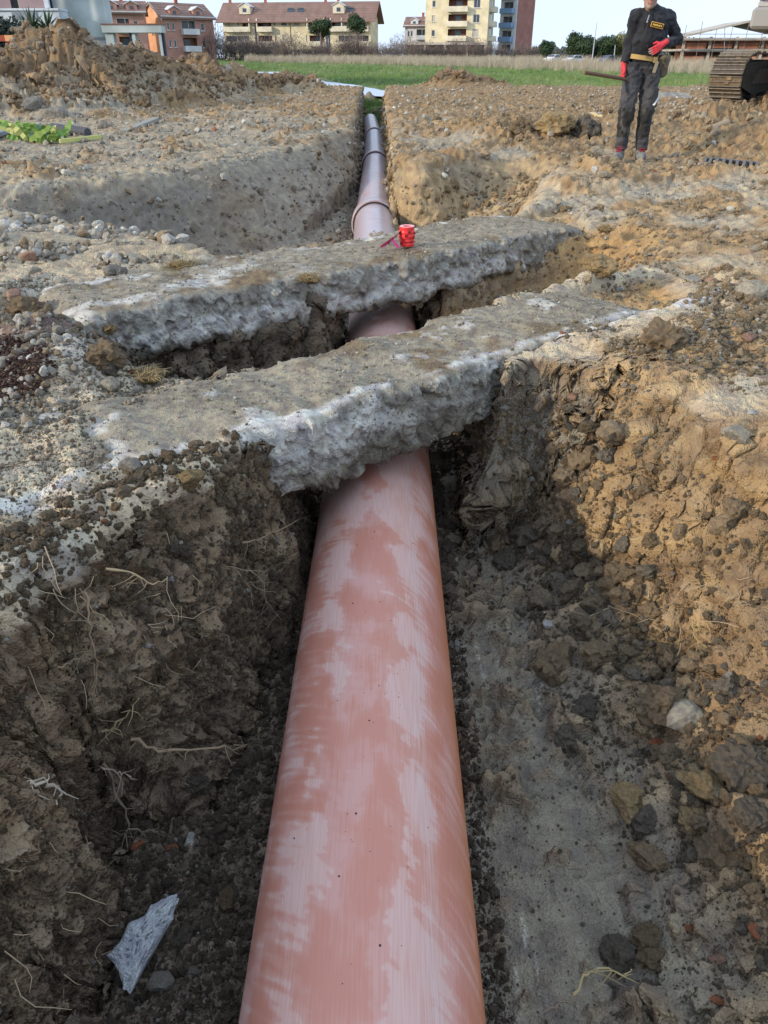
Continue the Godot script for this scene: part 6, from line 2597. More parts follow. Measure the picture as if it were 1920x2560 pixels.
		f.bone(gr - toe * 0.055 + Vector3(0, 0.045, 0), gr + toe * 0.10 + Vector3(0, 0.045, 0), 0.045, 0.05, 0.03)
		f.bone(gr + toe * 0.04 + Vector3(0, 0.085, 0), gr + toe * 0.13 + Vector3(0, 0.042, 0), 0.046, 0.046, 0.03)
		f.cut_below(gr.y + 0.012)
		put("boot", f.mesh(func(p: Vector3, _n: Vector3) -> Color: return Color(0.085, 0.095, 0.10).lerp(Color(0.24, 0.23, 0.21), clampf(0.45 + fold.get_noise_3dv(p * 1.5), 0, 1)).lerp(Color(0.14, 0.03, 0.045), smoothstep(0.10, 0.14, p.y - gr.y))), cloth, o)
		var sole := MB.new()
		var rgt := toe.cross(Vector3.UP)
		var out := []
		for k in 16:
			var an := TAU * k / 16.0
			out.append(Vector2(cos(an) * 0.052 * (1.0 if sin(an) > 0 else 0.85), 0.035 + sin(an) * 0.145))
		sole.xf = Transform3D(Basis(rgt, toe, Vector3.UP), gr + Vector3(0, -0.012, 0))
		sole.prism(out, 0.0, 0.028)
		put("sole", sole.mesh(), flat_mat(rgb8(58, 60, 64), 0.9), o)
		var lace := MB.new()
		for k in 5:
			var c0 := gr + toe * (0.095 - 0.016 * k) + Vector3(0, 0.108 + 0.022 * k, 0)
			for s in [-1.0, 1.0]:
				lace.tube([c0 - rgt * 0.032 * s, c0 + toe * 0.008 + Vector3(0, 0.014, 0), c0 + rgt * 0.032 * s + Vector3(0, 0.012, 0)], [0.004], 5)
		put("laces", lace.mesh(), flat_mat(rgb8(150, 34, 54), 0.8), o)
	# the handle in his right hand
	var grip: Vector3 = wr_r + base + Vector3(0.03, -0.115, 0.04)
	var tipp := at(1461.0, 181.0, z + 0.42)
	var h := thing("wooden_handle", "dark wooden tool handle held level in the worker's right hand", "tool handle", tipp)
	var hm2 := MB.new()
	var endp := grip + (grip - tipp).normalized() * 0.10
	hm2.tube([Vector3.ZERO, (endp - tipp) * 0.02, (endp - tipp) * 0.5, endp - tipp], [0.017, 0.021, 0.021, 0.019], 12)
	var wood := flat_mat(rgb8(112, 86, 66), 0.6)
	put("shaft", hm2.mesh(), wood, h)
	hm2 = MB.new()
	hm2.tube([(endp - tipp) * 0.9, endp - tipp + (endp - tipp).normalized() * 0.01], [0.0235], 12)
	put("ferrule", hm2.mesh(), flat_mat(rgb8(60, 46, 40), 0.5), h)


func thing_part(called: String, parent: Node3D) -> Node3D:
	var o := Node3D.new()
	o.name = called
	parent.add_child(o, true)
	return o


# ------------------------------------------------------------------ single stones, roots and litter
func drop(px: float, py: float) -> Vector3:
	# the spot of ground under that place of the photograph
	var d := at(px, py, -1.0) - Vector3(0, 1.1, 0)
	d = d.normalized()
	var p := Vector3(0, 1.1, 0)
	var st := 0.2
	for i in 4000:
		p += d * st
		if p.y < height(p.x, p.z) + 0.14 and p.y < (height(p.x, p.z) if p.z < -14.0 else surface_y(p.x, p.z)):
			if st < 0.012:
				break
			p -= d * st
			st *= 0.4
		if p.z < -60.0:
			break
	return p


func size_at(p: Vector3, px: float) -> float:
	# metres that so many pixels of the 2560-pixel-high photograph span there
	return px * (-p.z * 0.852 + (1.1 - p.y) * 0.523) / 1848.0


func stone_thing(q: Array, k: int) -> void:
	# [x, y, width in pixels, kind, label, turn]
	var p := drop(q[0], q[1] + q[2] * 0.28)
	var r := size_at(p, q[2]) * 0.5
	var kind: String = q[3]
	var nm := "stone"
	var m: ArrayMesh
	var col := Color(0.40, 0.37, 0.32)
	match kind:
		"clod":
			nm = "soil_clod"; m = rock(500 + k, 3, 8, 0.4, Vector3(1.0, 0.82, 0.9)); col = Color(0.25, 0.19, 0.125)
		"dark":
			nm = "soil_clod"; m = rock(500 + k, 3, 7, 0.35, Vector3(1.0, 0.8, 0.9)); col = Color(0.16, 0.14, 0.115)
		"ochre":
			nm = "soil_clod"; m = rock(500 + k, 3, 9, 0.3, Vector3(1.0, 0.55, 0.85)); col = Color(0.36, 0.27, 0.15)
		"grey":
			m = rock(500 + k, 2, 9, 0.12, Vector3(1.0, 0.7, 0.8)); col = Color(0.34, 0.32, 0.29)
		"pale":
			m = rock(500 + k, 2, 10, 0.1, Vector3(1.0, 0.62, 0.8)); col = Color(0.56, 0.52, 0.43)
		"white":
			m = rock(500 + k, 2, 10, 0.12, Vector3(1.0, 0.7, 0.85)); col = Color(0.72, 0.72, 0.71)
		"brick":
			nm = "brick_fragment"; m = rock(500 + k, 2, 7, 0.06, Vector3(1.0, 0.45, 0.62)); col = Color(0.50, 0.20, 0.11)
		"pink":
			nm = "brick_fragment"; m = rock(500 + k, 2, 8, 0.08, Vector3(1.0, 0.5, 0.7)); col = Color(0.52, 0.33, 0.25)
		"slab":
			nm = "stone_slab"; m = rock(500 + k, 2, 8, 0.05, Vector3(1.0, 0.3, 0.6)); col = Color(0.47, 0.46, 0.42)
	var key := "%s_%d" % [kind, k % 3]
	if not mats.has(key):
		var mat := stone_mat.duplicate() as StandardMaterial3D
		mat.albedo_color = (col * [0.88, 1.0, 1.12][k % 3]).linear_to_srgb()
		mat.vertex_color_use_as_albedo = false
		mat.uv1_scale = Vector3.ONE * 0.6
		mats[key] = mat
	var o := put(nm, m, mats[key])
	var b := Basis(Vector3.UP, q[5] if q.size() > 5 else k * 2.4) * Basis(Vector3.RIGHT, 0.2 * sin(k * 3.1))
	o.transform = Transform3D(b.scaled(Vector3.ONE * r * 1.12), p + Vector3(0, r * 0.34, 0))
	tag(o, q[4], {"soil_clod": "clod", "stone": "stone", "brick_fragment": "brick", "stone_slab": "slab"}[nm])


func root_thing(path: Array, r: float, label: String, col: Color, branch := []) -> void:
	# path of [x, y, how far it stands off the wall]
	var pts := []
	for q in path:
		var p := drop(q[0], q[1])
		var e := 0.008
		var n := Vector3(height(p.x - 0.04, p.z) - height(p.x + 0.04, p.z), 0.08, height(p.x, p.z - 0.04) - height(p.x, p.z + 0.04)).normalized()
		pts.append(p + n * (0.03 + q[2]) + (Vector3(0, 1.1, 0) - p).normalized() * 0.03)
	var fine := []
	for i in pts.size() - 1:
		for k in 4:
			fine.append((pts[i] as Vector3).lerp(pts[i + 1], k / 4.0) + Vector3(rng.randfn(), rng.randfn(), rng.randfn()) * r * 0.7)
	fine.append(pts[-1])
	var rad := []
	for i in fine.size():
		rad.append((0.75 + 0.2 * sin(i * 1.7)) * lerpf(r, r * 0.3, float(i) / fine.size()))
	var o := thing("root", label, "root", fine[0])
	var m := MB.new()
	var loc := []
	for q in fine:
		loc.append(q - fine[0])
	m.tube(loc, rad, 6)
	var mat := flat_mat(col.linear_to_srgb(), 0.9)
	put("stem", m.mesh(), mat, o)
	var f := MB.new()
	for k in 9:
		var i := rng.randi_range(1, loc.size() - 2)
		var d := Vector3(rng.randfn(), -absf(rng.randfn()) * 0.8, rng.randfn() * 0.6 + 0.2).normalized()
		var l := rng.randf_range(0.02, 0.07)
		f.tube([loc[i], loc[i] + d * l * 0.5 + Vector3(rng.randfn(), 0, rng.randfn()) * 0.005, loc[i] + d * l], [r * 0.3, r * 0.22, r * 0.1], 4)
	tag(put("rootlets", f.mesh(), mat, o), "", "", "", "stuff")


func build_small() -> void:
	var list := [
		[1850, 1895, 130, "dark", "largest rounded grey-brown clod at the right picture edge in the near pit"],
		[1750, 1950, 105, "ochre", "flat-topped ochre clay slab left of the largest grey-brown clod"],
		[1570, 1990, 100, "ochre", "smooth-cut tan clay wedge lower left of the ochre slab"],
		[1705, 1760, 130, "pale", "pale yellow-white crumbly lump above the ochre slab, under the right wall"],
		[1640, 1745, 110, "clod", "brown clod touching the pale yellow lump on its left"],
		[1410, 1835, 80, "dark", "lone dark clod lying on the smeared clay, left of the rubble"],
		[1545, 2375, 92, "dark", "smooth round dark clod, largest of the trio low on the clay floor"],
		[1625, 2385, 66, "clod", "pale-topped clod just right of the smooth round dark one"],
		[1618, 2462, 44, "dark", "small dark ball-like clod below the trio of clods"],
		[1610, 2330, 80, "clod", "rough clod behind the smooth round dark clod"],
		[1612, 2040, 84, "dark", "dark grey speckled clod under the tan clay wedge"],
		[1735, 2035, 80, "ochre", "yellow-brown crumbly clod between the slab and the floor rubble"],
		[1790, 2100, 120, "clod", "broad brown clod below the ochre slab"],
		[1880, 2020, 90, "dark", "dark clod at the right edge below the largest clod"],
		[1620, 2125, 92, "clod", "oblong tan clod on the border of clay and rubble"],
		[1460, 1760, 72, "dark", "grey rounded stone-like clod among rubble near the foot of the right wall"],
		[1390, 1640, 110, "clod", "large flattish brown clod in the rubble right of the pipe"],
		[1500, 1620, 96, "clod", "large brown clod right of the flattish one"],
		[1265, 1395, 60, "dark", "dark clod beside the pipe halfway along the near pit"],
		[1330, 1370, 40, "grey", "grey angular stone standing in the floor rubble under the near casing"],
		[1240, 1360, 50, "clod", "brown clod lying next to the pipe, upper near pit"],
		[1640, 1852, 46, "brick", "bright orange tile shard in the right rubble"],
		[1722, 2318, 32, "brick", "orange brick bit low at the right, left of the edge piece"],
		[1885, 2318, 42, "brick", "orange brick bit touching the right edge low down"],
		[1505, 1628, 26, "brick", "small orange brick bit above the brown rubble clods"],
		[1790, 2390, 44, "pink", "pale pink brick piece low in the right rubble"],
		[1790, 2492, 34, "brick", "thin orange tile sliver near the bottom right corner"],
		[1230, 1312, 22, "white", "white lime bit on the floor right of the pipe"],
		[1368, 1558, 30, "white", "white plaster flake in the middle of the right floor"],
		[1660, 838, 108, "clod", "ochre and grey earth lump standing alone on the right casing end"],
		[1873, 718, 74, "pale", "big pale yellow-white stone on the right ground"],
		[1728, 692, 52, "slab", "flat grey tile piece on the right ground"],
		[1772, 698, 34, "pink", "pinkish brick piece touching the flat grey tile"],
		[1868, 838, 44, "pink", "pale red brick fragment right of the lone earth lump"],
		[1547, 722, 22, "white", "small white stone on the rim of the middle pit"],
		[1500, 652, 92, "ochre", "yellowish clod with torn roots stuck in the middle pit's slope"],
		[1430, 985, 36, "pink", "flat pinkish brick chip set in the bank right of the near casing"],
		[1495, 995, 24, "brick", "orange brick chip in the bank above the right wall"],
		[1880, 1030, 26, "white", "white stone on the bank at the right edge"],
		[1840, 1075, 70, "pale", "pale crumbly lump on the right bank"],
		[1790, 1145, 28, "brick", "orange brick chip on the right wall"],
		[1635, 1290, 26, "white", "pale pebble stuck in the right wall"],
		[470, 1190, 88, "ochre", "round earth boulder on the rim above the rooty left wall"],
		[118, 1312, 44, "pink", "pale pink brick corner on the left rim"],
		[255, 1282, 24, "pink", "tiny pink brick piece right of the pale brick corner"],
		[262, 1300, 22, "brick", "red brick sliver under the rim of the left wall"],
		[350, 1345, 26, "brick", "red brick sliver in the left wall below the rim"],
		[330, 1160, 60, "grey", "grey-brown stone on the ground left of the earth boulder"],
		[275, 957, 60, "pale", "flat pale stone among clods left of the middle pit"],
		[265, 882, 96, "clod", "big brown clod at the left tip of the middle pit"],
		[275, 920, 50, "dark", "grey clod just below the big brown clod"],
		[330, 925, 26, "brick", "reddish pebble at the left tip of the middle pit"],
		[75, 762, 96, "clod", "brown leaning clod at the left, beside the white lime patch"],
		[38, 730, 44, "pink", "squarish pale pink block at the left edge"],
		[300, 675, 38, "grey", "grey block among the broken stones left of the casing"],
		[282, 672, 44, "grey", "large grey stone leaning on the grey block"],
		[255, 697, 30, "white", "whitish pointed stone below the large grey stone"],
		[155, 703, 36, "pale", "pale stone left of the whitish pointed stone"],
		[90, 672, 34, "pale", "buff stone at the left among broken stones"],
		[75, 635, 46, "pink", "flat pinkish tile on the left ground"],
		[65, 545, 34, "white", "white stone on the rim of the far left pit"],
		[110, 568, 34, "pale", "buff flat stone on the rim right of the white stone"],
		[140, 562, 30, "pale", "second buff stone touching the flat one on the rim"],
		[420, 575, 26, "slab", "pale flat slab in the far left pit's slope"],
		[540, 694, 22, "brick", "pink brick bit on the farther casing's left end"],
		[270, 815, 50, "ochre", "buff slab-like stone at the left end of the farther casing's face"],
		[302, 800, 24, "pink", "pink brick end beside the buff slab"],
		[720, 372, 26, "grey", "grey stone on the far left ground near the trench rim"],
		[1385, 305, 92, "ochre", "tallest upright clod of the group left of the worker"],
		[1300, 318, 50, "clod", "brown clod left of the tallest upright clod"],
		[1455, 318, 84, "dark", "dark broad clod right of the tallest upright clod"],
		[1488, 422, 24, "white", "angular white stone below the worker's boots"],
		[1508, 434, 30, "pale", "pale angular stone right of the white one below the worker's boots"],
		[1680, 292, 40, "clod", "single brown clod standing right of the worker's knees"],
		[1090, 303, 34, "clod", "brown clod on the ground right of the far trench"],
		[85, 258, 60, "grey", "big pale stone low on the left heap"],
		[140, 282, 56, "grey", "rounded grey stone at the foot of the left heap"],
		[30, 150, 22, "white", "white stone on the left shoulder of the heap"],
		[365, 262, 44, "clod", "brown clod at the right foot of the heap"],
		[258, 315, 40, "grey", "upright grey stone right of the black hose"],
		[505, 800, 0, "", ""],
		[490, 1947, 66, "dark", "square dark earth block on the floor left of the pipe"],
		[530, 1875, 32, "white", "small white lump below the long root on the left floor"],
		[555, 2035, 0, "", ""],
		[490, 2420, 36, "grey", "greyish stone on the left floor near the pipe's lower end"],
		[405, 2445, 62, "grey", "long pale stone right below the blue-white chunk"],
		[460, 2330, 60, "dark", "dark clod right of the blue-white chunk"],
		[580, 2240, 60, "clod", "brown clod against the pipe, right of the blue-white chunk"],
		[345, 2105, 34, "brick", "red tile shard in the left floor"],
		[430, 2112, 34, "brick", "second red tile shard, right of the first on the left floor"],
		[375, 2075, 26, "grey", "small pale stone above the red tile shards"],
		[478, 2096, 44, "white", "broken white plaster piece right of the tile shards"],
		[517, 2500, 24, "white", "white sharp flake near the bottom of the left floor"],
	]
	for k in list.size():
		if list[k][2] > 0:
			stone_thing(list[k], k)
	# the blue-white lump of foam concrete on the left floor
	var p := drop(358, 2370)
	var ch := MB.new()
	var outl := [Vector2(0.52, 0.98), Vector2(0.62, 0.86), Vector2(0.55, 0.62), Vector2(0.60, 0.48), Vector2(0.42, 0.10), Vector2(0.05, -0.98), Vector2(-0.12, -0.92), Vector2(-0.28, -0.62), Vector2(-0.62, -0.34), Vector2(-0.42, -0.06), Vector2(-0.34, 0.3), Vector2(-0.05, 0.48), Vector2(0.02, 0.7), Vector2(0.3, 0.88)]
	var pits_n := noise(FastNoiseLite.TYPE_CELLULAR, 12.0, 66)
	var sc := size_at(p, 225) * 0.5
	var dense := []
	for i in outl.size():
		var a: Vector2 = outl[i]
		var b: Vector2 = outl[(i + 1) % outl.size()]
		for t in 4:
			dense.append(a.lerp(b, t / 4.0) * (1.0 + 0.05 * n_small.get_noise_2d(i * 3.1 + t, 2.0)))
	var rings := 14
	var top := []
	for r in rings + 1:
		var row := []
		for q: Vector2 in dense:
			var w := q * (float(r) / rings)
			var pitv := pits_n.get_noise_2d(w.x, w.y) + 1.0
			var deep := -0.10 * smoothstep(0.35, 0.1, pitv) * smoothstep(-0.2, 0.2, n_small.get_noise_2d(w.x, w.y))
			row.append(Vector3(w.x, 0.16 + 0.06 * n_mid.get_noise_2d(w.x, w.y) + deep * 0.8 + 0.34 - 0.16 * pow(float(r) / rings, 6.0), -w.y) * sc)
		top.append(row)
	ch.col = Color(0.62, 0.68, 0.76)
	for r in rings:
		for i in dense.size():
			var j := (i + 1) % dense.size()
			var ce := Vector3(0, -1, 0)
			ch.tri_out(top[r][i], top[r + 1][i], top[r + 1][j], ce)
			ch.tri_out(top[r][i], top[r + 1][j], top[r][j], ce)
	for i in dense.size():
		var j := (i + 1) % dense.size()
		var e0: Vector3 = top[rings][i]
		var e1: Vector3 = top[rings][j]
		ch.tri_out(e0, e1, Vector3(e0.x * 0.92, -0.16 * sc, e0.z * 0.92), Vector3(0, e0.y, 0))
		ch.tri_out(e1, Vector3(e1.x * 0.92, -0.16 * sc, e1.z * 0.92), Vector3(e0.x * 0.92, -0.16 * sc, e0.z * 0.92), Vector3(0, e0.y, 0))
	var o := put("concrete_chunk", ch.mesh(), cap_mat)
	o.transform = Transform3D(Basis(Vector3(0, 0, 1), -0.2) * Basis(Vector3(1, 0, 0), 0.28), p + Vector3(0, 0.02, 0))
	tag(o, "pitted blue-white concrete chunk lying on the dark floor left of the pipe", "concrete")
	# roots
	var rc := Color(0.26, 0.19, 0.12)
	var rg := Color(0.19, 0.15, 0.11)
	root_thing([[325, 1830, 0.0], [400, 1855, 0.03], [475, 1875, 0.06], [545, 1905, 0.09], [615, 1935, 0.10]], 0.0065, "long knobbly root reaching right from the left wall over the floor", rc)
	root_thing([[255, 1890, 0.0], [285, 1960, 0.02], [310, 2040, 0.03], [330, 2075, 0.03], [325, 2105, 0.02]], 0.006, "thick grey root hanging down the lower left wall with a fork", rg)
	root_thing([[330, 2070, 0.02], [350, 2058, 0.05], [390, 2045, 0.07], [440, 2025, 0.08]], 0.004, "thin root fork pointing up right at the foot of the left wall", rg)
	root_thing([[205, 1470, 0.0], [212, 1530, 0.02], [225, 1590, 0.02], [240, 1640, 0.02], [230, 1670, 0.02]], 0.0045, "long pale root hanging in the middle of the left wall", rc)
	root_thing([[125, 1660, 0.0], [165, 1630, 0.02], [210, 1615, 0.02]], 0.0035, "short thin root at the far left of the wall, low", rc)
	root_thing([[245, 1425, 0.0], [300, 1440, 0.03], [335, 1462, 0.04], [365, 1458, 0.04]], 0.0045, "yellowish straw root sticking out below the left rim", Color(0.42, 0.32, 0.18))
	root_thing([[585, 1360, 0.0], [625, 1340, 0.02], [680, 1305, 0.03], [745, 1290, 0.03]], 0.0045, "pale branching root below the near casing's left end", rc)
	root_thing([[600, 1420, 0.0], [635, 1450, 0.02], [665, 1490, 0.03], [690, 1540, 0.02]], 0.003, "thin hair root on the left wall's right corner", rc)
	root_thing([[565, 1425, 0.0], [590, 1470, 0.02], [600, 1510, 0.02]], 0.003, "short hair root left of the wall's right corner", rc)
	root_thing([[250, 1815, 0.0], [280, 1785, 0.03], [320, 1745, 0.04], [340, 1715, 0.04]], 0.005, "pale split straw stalk standing up from the left ledge", Color(0.36, 0.28, 0.16))
	root_thing([[215, 1925, 0.0], [235, 1890, 0.03], [280, 1890, 0.05], [330, 1898, 0.05]], 0.0045, "curved root tuft on the ledge of the left wall", Color(0.33, 0.27, 0.19))
	root_thing([[20, 1975, 0.0], [60, 1985, 0.02], [95, 2000, 0.02], [85, 2040, 0.02]], 0.007, "torn white root stub at the left edge", Color(0.42, 0.37, 0.29))
	root_thing([[1200, 1180, 0.0], [1180, 1165, 0.02], [1160, 1185, 0.02], [1150, 1205, 0.02]], 0.003, "little root bunch under the near casing right of the pipe", Color(0.4, 0.28, 0.14))
	root_thing([[1430, 2510, 0.0], [1455, 2460, 0.01], [1490, 2440, 0.01], [1550, 2460, 0.01], [1570, 2450, 0.01]], 0.0055, "yellowish curved root lying on the clay floor near the bottom", Color(0.34, 0.27, 0.14))
	root_thing([[1350, 2545, 0.0], [1400, 2530, 0.01], [1440, 2520, 0.01]], 0.004, "grey twig on the clay floor at the bottom edge", rg)
	root_thing([[1745, 1560, 0.0], [1760, 1600, 0.02], [1790, 1640, 0.02]], 0.0025, "thin yellow root on the right wall", Color(0.42, 0.30, 0.12))
	# fine hair roots on the left wall and the right bank
	var hair := MB.new()
	for k in 130:
		var left := k < 100
		var px := rng.randf_range(60, 720) if left else rng.randf_range(1500, 1900)
		var py := rng.randf_range(1330, 1720) if left else rng.randf_range(1400, 1750)
		if left and rng.randf() < 0.35:
			px = rng.randf_range(0, 290)
			py = rng.randf_range(1750, 2500)
		if left and px > 560 and py > 1560:
			continue
		var s := drop(px, py) + (Vector3(0, 1.1, 0) - drop(px, py)).normalized() * 0.035
		var pts := [s]
		var d := Vector3(rng.randfn(), -absf(rng.randfn()) - 0.3, rng.randfn() * 0.4 + 0.25).normalized()
		var l := rng.randf_range(0.012, 0.04)
		for i in 4:
			d = (d + Vector3(rng.randfn(), rng.randfn() * 0.6, rng.randfn() * 0.5) * 0.5).normalized()
			pts.append(pts[-1] + d * l)
		hair.tube(pts, [0.0014, 0.0013, 0.0011, 0.0009, 0.0005], 4, false)
	tag(put("hair_roots", hair.mesh(), flat_mat(Color(0.40, 0.31, 0.2).linear_to_srgb(), 0.9)), "fine pale hair roots hanging from the trench walls", "roots", "", "stuff")
	# dead grass tufts
	for q in [[455, 690, "clump of dead brown grass and soil on the farther casing's left end", 0.10], [790, 1000, "brown heap of grass crumbs on the near casing", 0.07], [375, 955, "dry straw tuft at the left tip of the middle pit", 0.06], [1500, 668, "torn straw under the yellowish clod in the middle pit's slope", 0.06]]:
		var s := drop(q[0], q[1])
		s.y = maxf(s.y, 0.0 if q[1] < 700 or q[1] > 980 else -0.1) + 0.02
		var g := thing("dry_grass_clump", q[2], "dry grass", s)
		var m := MB.new()
		for i in 120:
			var a := rng.randf() * TAU
			var b: Vector3 = Vector3(cos(a), 0, sin(a)) * rng.randf() * q[3]
			var t: Vector3 = b + Vector3(rng.randfn(), absf(rng.randfn()) * 0.6 + 0.1, rng.randfn()) * q[3] * 0.55
			m.tube([b, (b + t) * 0.5 + Vector3(0, 0.01, 0), t], [0.0022, 0.002, 0.001], 3, false)
		put("stalks", m.mesh(), flat_mat(Color(0.30, 0.22, 0.11).linear_to_srgb(), 0.9), g)
		var c := rock(800 + int(q[0]), 2, 2, 0.4, Vector3(1, 0.45, 0.8) * q[3] * 0.8, false)
		put("soil", c, stone_brown(), g)
	# the roll of red barrier tape and its loose end, on the farther casing
	p = drop(1022, 625)
	p = Vector3(0.15, 0.055, -5.03)
	var tr := thing("tape_roll", "red barrier tape roll standing on the farther casing, pink tail to the left", "tape roll", p, 0.3)
	var red := flat_mat(rgb8(226, 52, 52), 0.4)
	var rd2 := flat_mat(rgb8(120, 14, 26), 0.5)
	var m3 := MB.new()
	m3.xf = Transform3D(Basis(Vector3.BACK, 0.02), Vector3.ZERO)
	m3.lathe([Vector2(0.022, 0.118), Vector2(0.022, 0.0), Vector2(0.037, 0.0), Vector2(0.039, 0.012), Vector2(0.0375, 0.022), Vector2(0.041, 0.034), Vector2(0.0395, 0.046), Vector2(0.043, 0.052), Vector2(0.044, 0.066), Vector2(0.040, 0.074), Vector2(0.0415, 0.086), Vector2(0.0395, 0.098), Vector2(0.0395, 0.116), Vector2(0.037, 0.12), Vector2(0.022, 0.118)], 28)
	put("roll", m3.mesh(), red, tr)
	tr.scale = Vector3(1.22, 1.0, 1.22)
	m3 = MB.new()
	m3.lathe([Vector2(0.0385, 0.1195), Vector2(0.038, 0.122), Vector2(0.024, 0.1215), Vector2(0.0225, 0.119)], 24)
	put("paper_core", m3.mesh(), flat_mat(rgb8(240, 170, 172), 0.7), tr)
	m3 = MB.new()
	for k in 13:
		var a := 0.2 + 0.36 * k
		var y: float = 0.02 + 0.012 * ((k * 5) % 7)
		m3.xf = Transform3D(Basis(Vector3.UP, -a), Vector3.ZERO)
		m3.box(Vector3(0.0425, y, 0.0), Vector3(0.005, 0.008 + 0.004 * (k % 3), 0.012 + 0.004 * (k % 2)), 0.001)
	put("print", m3.mesh(), rd2, tr)
	var pinkm := flat_mat(rgb8(226, 58, 140), 0.35)
	pinkm.cull_mode = BaseMaterial3D.CULL_DISABLED
	m3 = MB.new()
	var spine := [Vector3(-0.035, 0.095, 0.012), Vector3(-0.06, 0.075, 0.02), Vector3(-0.085, 0.055, 0.026), Vector3(-0.11, 0.035, 0.03), Vector3(-0.135, 0.022, 0.034), Vector3(-0.16, 0.012, 0.036)]
	var half := [0.016, 0.022, 0.036, 0.056, 0.044, 0.01]
	for i in spine.size() - 1:
		var u0 := Vector3(0.35, 0.75, 0.5).normalized()
		var a0: Vector3 = spine[i] + u0 * half[i] * (0.5 if i < 3 else 0.7)
		var b0: Vector3 = spine[i] - u0 * half[i] * (1.1 if i < 3 else 0.6)
		var a1: Vector3 = spine[i + 1] + u0 * half[i + 1] * (0.5 if i < 2 else 0.7)
		var b1: Vector3 = spine[i + 1] - u0 * half[i + 1] * (1.1 if i < 2 else 0.6)
		b0.y = maxf(b0.y, 0.004)
		b1.y = maxf(b1.y, 0.004)
		var off := Vector3(-0.001, 0.002, -0.003)
		m3.poly_out([a0, a1, b1, b0], (a0 + b1) * 0.5 - Vector3(0, 0, 1))
		m3.poly_out([a0 + off, a1 + off, b1 + off, b0 + off], (a0 + b1) * 0.5 + Vector3(0, 0, 1))
	m3.poly_out([Vector3(-0.10, 0.05, 0.033), Vector3(-0.075, 0.004, 0.06), Vector3(-0.055, 0.004, 0.045), Vector3(-0.085, 0.05, 0.03)], Vector3(-0.08, 0.03, -1))
	var tail := put("tail", m3.mesh(), pinkm, tr)
	m3 = MB.new()
	for q in [[-0.09, 0.055, 0.030], [-0.105, 0.043, 0.038], [-0.12, 0.034, 0.042], [-0.112, 0.03, 0.044], [-0.07, 0.066, 0.028]]:
		m3.xf = Transform3D(Basis(Vector3.BACK, 0.5), Vector3(q[0], q[1], q[2]))
		m3.box(Vector3.ZERO, Vector3(0.004, 0.022, 0.003), 0.001)
	put("print", m3.mesh(), flat_mat(rgb8(120, 12, 80), 0.5), tail)
	# sand lying on the second pipe
	var sp := MB.new()
	var a3: Vector3 = PIPE[1]
	var b3: Vector3 = PIPE[2]
	var tt := (b3 - a3).normalized()
	var rr := tt.cross(Vector3.UP).normalized()
	var uu := rr.cross(tt)
	var vv := PackedVector3Array()
	var rn := 26
	for i in rn:
		for j in rn:
			var s := 1.15 + 1.5 * i / (rn - 1.0)
			var an := deg_to_rad(-34.0 + 88.0 * j / (rn - 1.0) + 14.0 * (float(i) / rn))
			var e := minf(minf(i, rn - 1 - i), minf(j, rn - 1 - j)) / 4.0
			var h := 0.016 * minf(1.0, e) - 0.007 + 0.02 * n_small.get_noise_2d(s * 2.0, an) + 0.012 * n_mid.get_noise_2d(s * 1.5, an * 2.0)
			vv.append(a3 + tt * s + (uu * cos(an) + rr * sin(an)) * (PIPE_R + h))
	var sand := stone_mat.duplicate() as StandardMaterial3D
	sand.vertex_color_use_as_albedo = false
	sand.uv1_world_triplanar = true
	sand.uv1_scale = Vector3.ONE * 1.5
	sand.albedo_color = Color(0.42, 0.33, 0.23).linear_to_srgb()
	var so := put("sand_patch", grid_mesh(vv, PackedColorArray(), PackedVector2Array(), rn, rn), sand)
	tag(so, "patch of tan sand lying on the crown of the second pipe", "sand")
	# the iron drain grate
	p = drop(1838, 426)
	var gr := thing("drain_grate", "rusty dark iron drain grate lying tilted on the right ground", "drain grate", p + Vector3(0, 0.02, 0), -0.42)
	gr.rotation.z = -0.05
	gr.rotation.x = 0.10
	var iron := flat_mat(rgb8(98, 92, 88), 0.7)
	var w := 0.66
	var l := 0.42
	for q in [[0.0, l * 0.5, w, 0.03], [0.0, -l * 0.5, w, 0.03]]:
		var m := MB.new()
		m.box(Vector3(q[0], 0, q[1]), Vector3(q[2], 0.075, q[3]), 0.006)
		put("frame_side", m.mesh(), iron, gr)
	for s in [-1.0, 1.0]:
		var m := MB.new()
		m.box(Vector3(s * (w * 0.5 - 0.015), 0, 0), Vector3(0.03, 0.073, l - 0.035), 0.006)
		put("frame_side", m.mesh(), iron, gr)
	for k in 9:
		var m := MB.new()
		m.box(Vector3(-w * 0.5 + 0.066 + k * 0.066, 0.03, 0), Vector3(0.03, 0.028, l - 0.034), 0.005)
		put("bar", m.mesh(), flat_mat(rgb8(104, 98, 92), 0.8), gr)
	# weeds, hose, planks at the left
	weed()
	p = drop(132, 330)
	var e2 := drop(222, 342)
	var ho := thing("corrugated_hose", "short black corrugated hose lying beside the green weed", "hose", p + Vector3(0, 0.06, 0))
	var hd := (e2 - p)
	for k in 18:
		var m := MB.new()
		var c := hd * (k / 18.0)
		m.tube([c, c + hd / 36.0, c + hd / 18.5], [0.062, 0.075, 0.062], 14)
		put("ring", m.mesh(), flat_mat(rgb8(66, 68, 74), 0.6), ho)
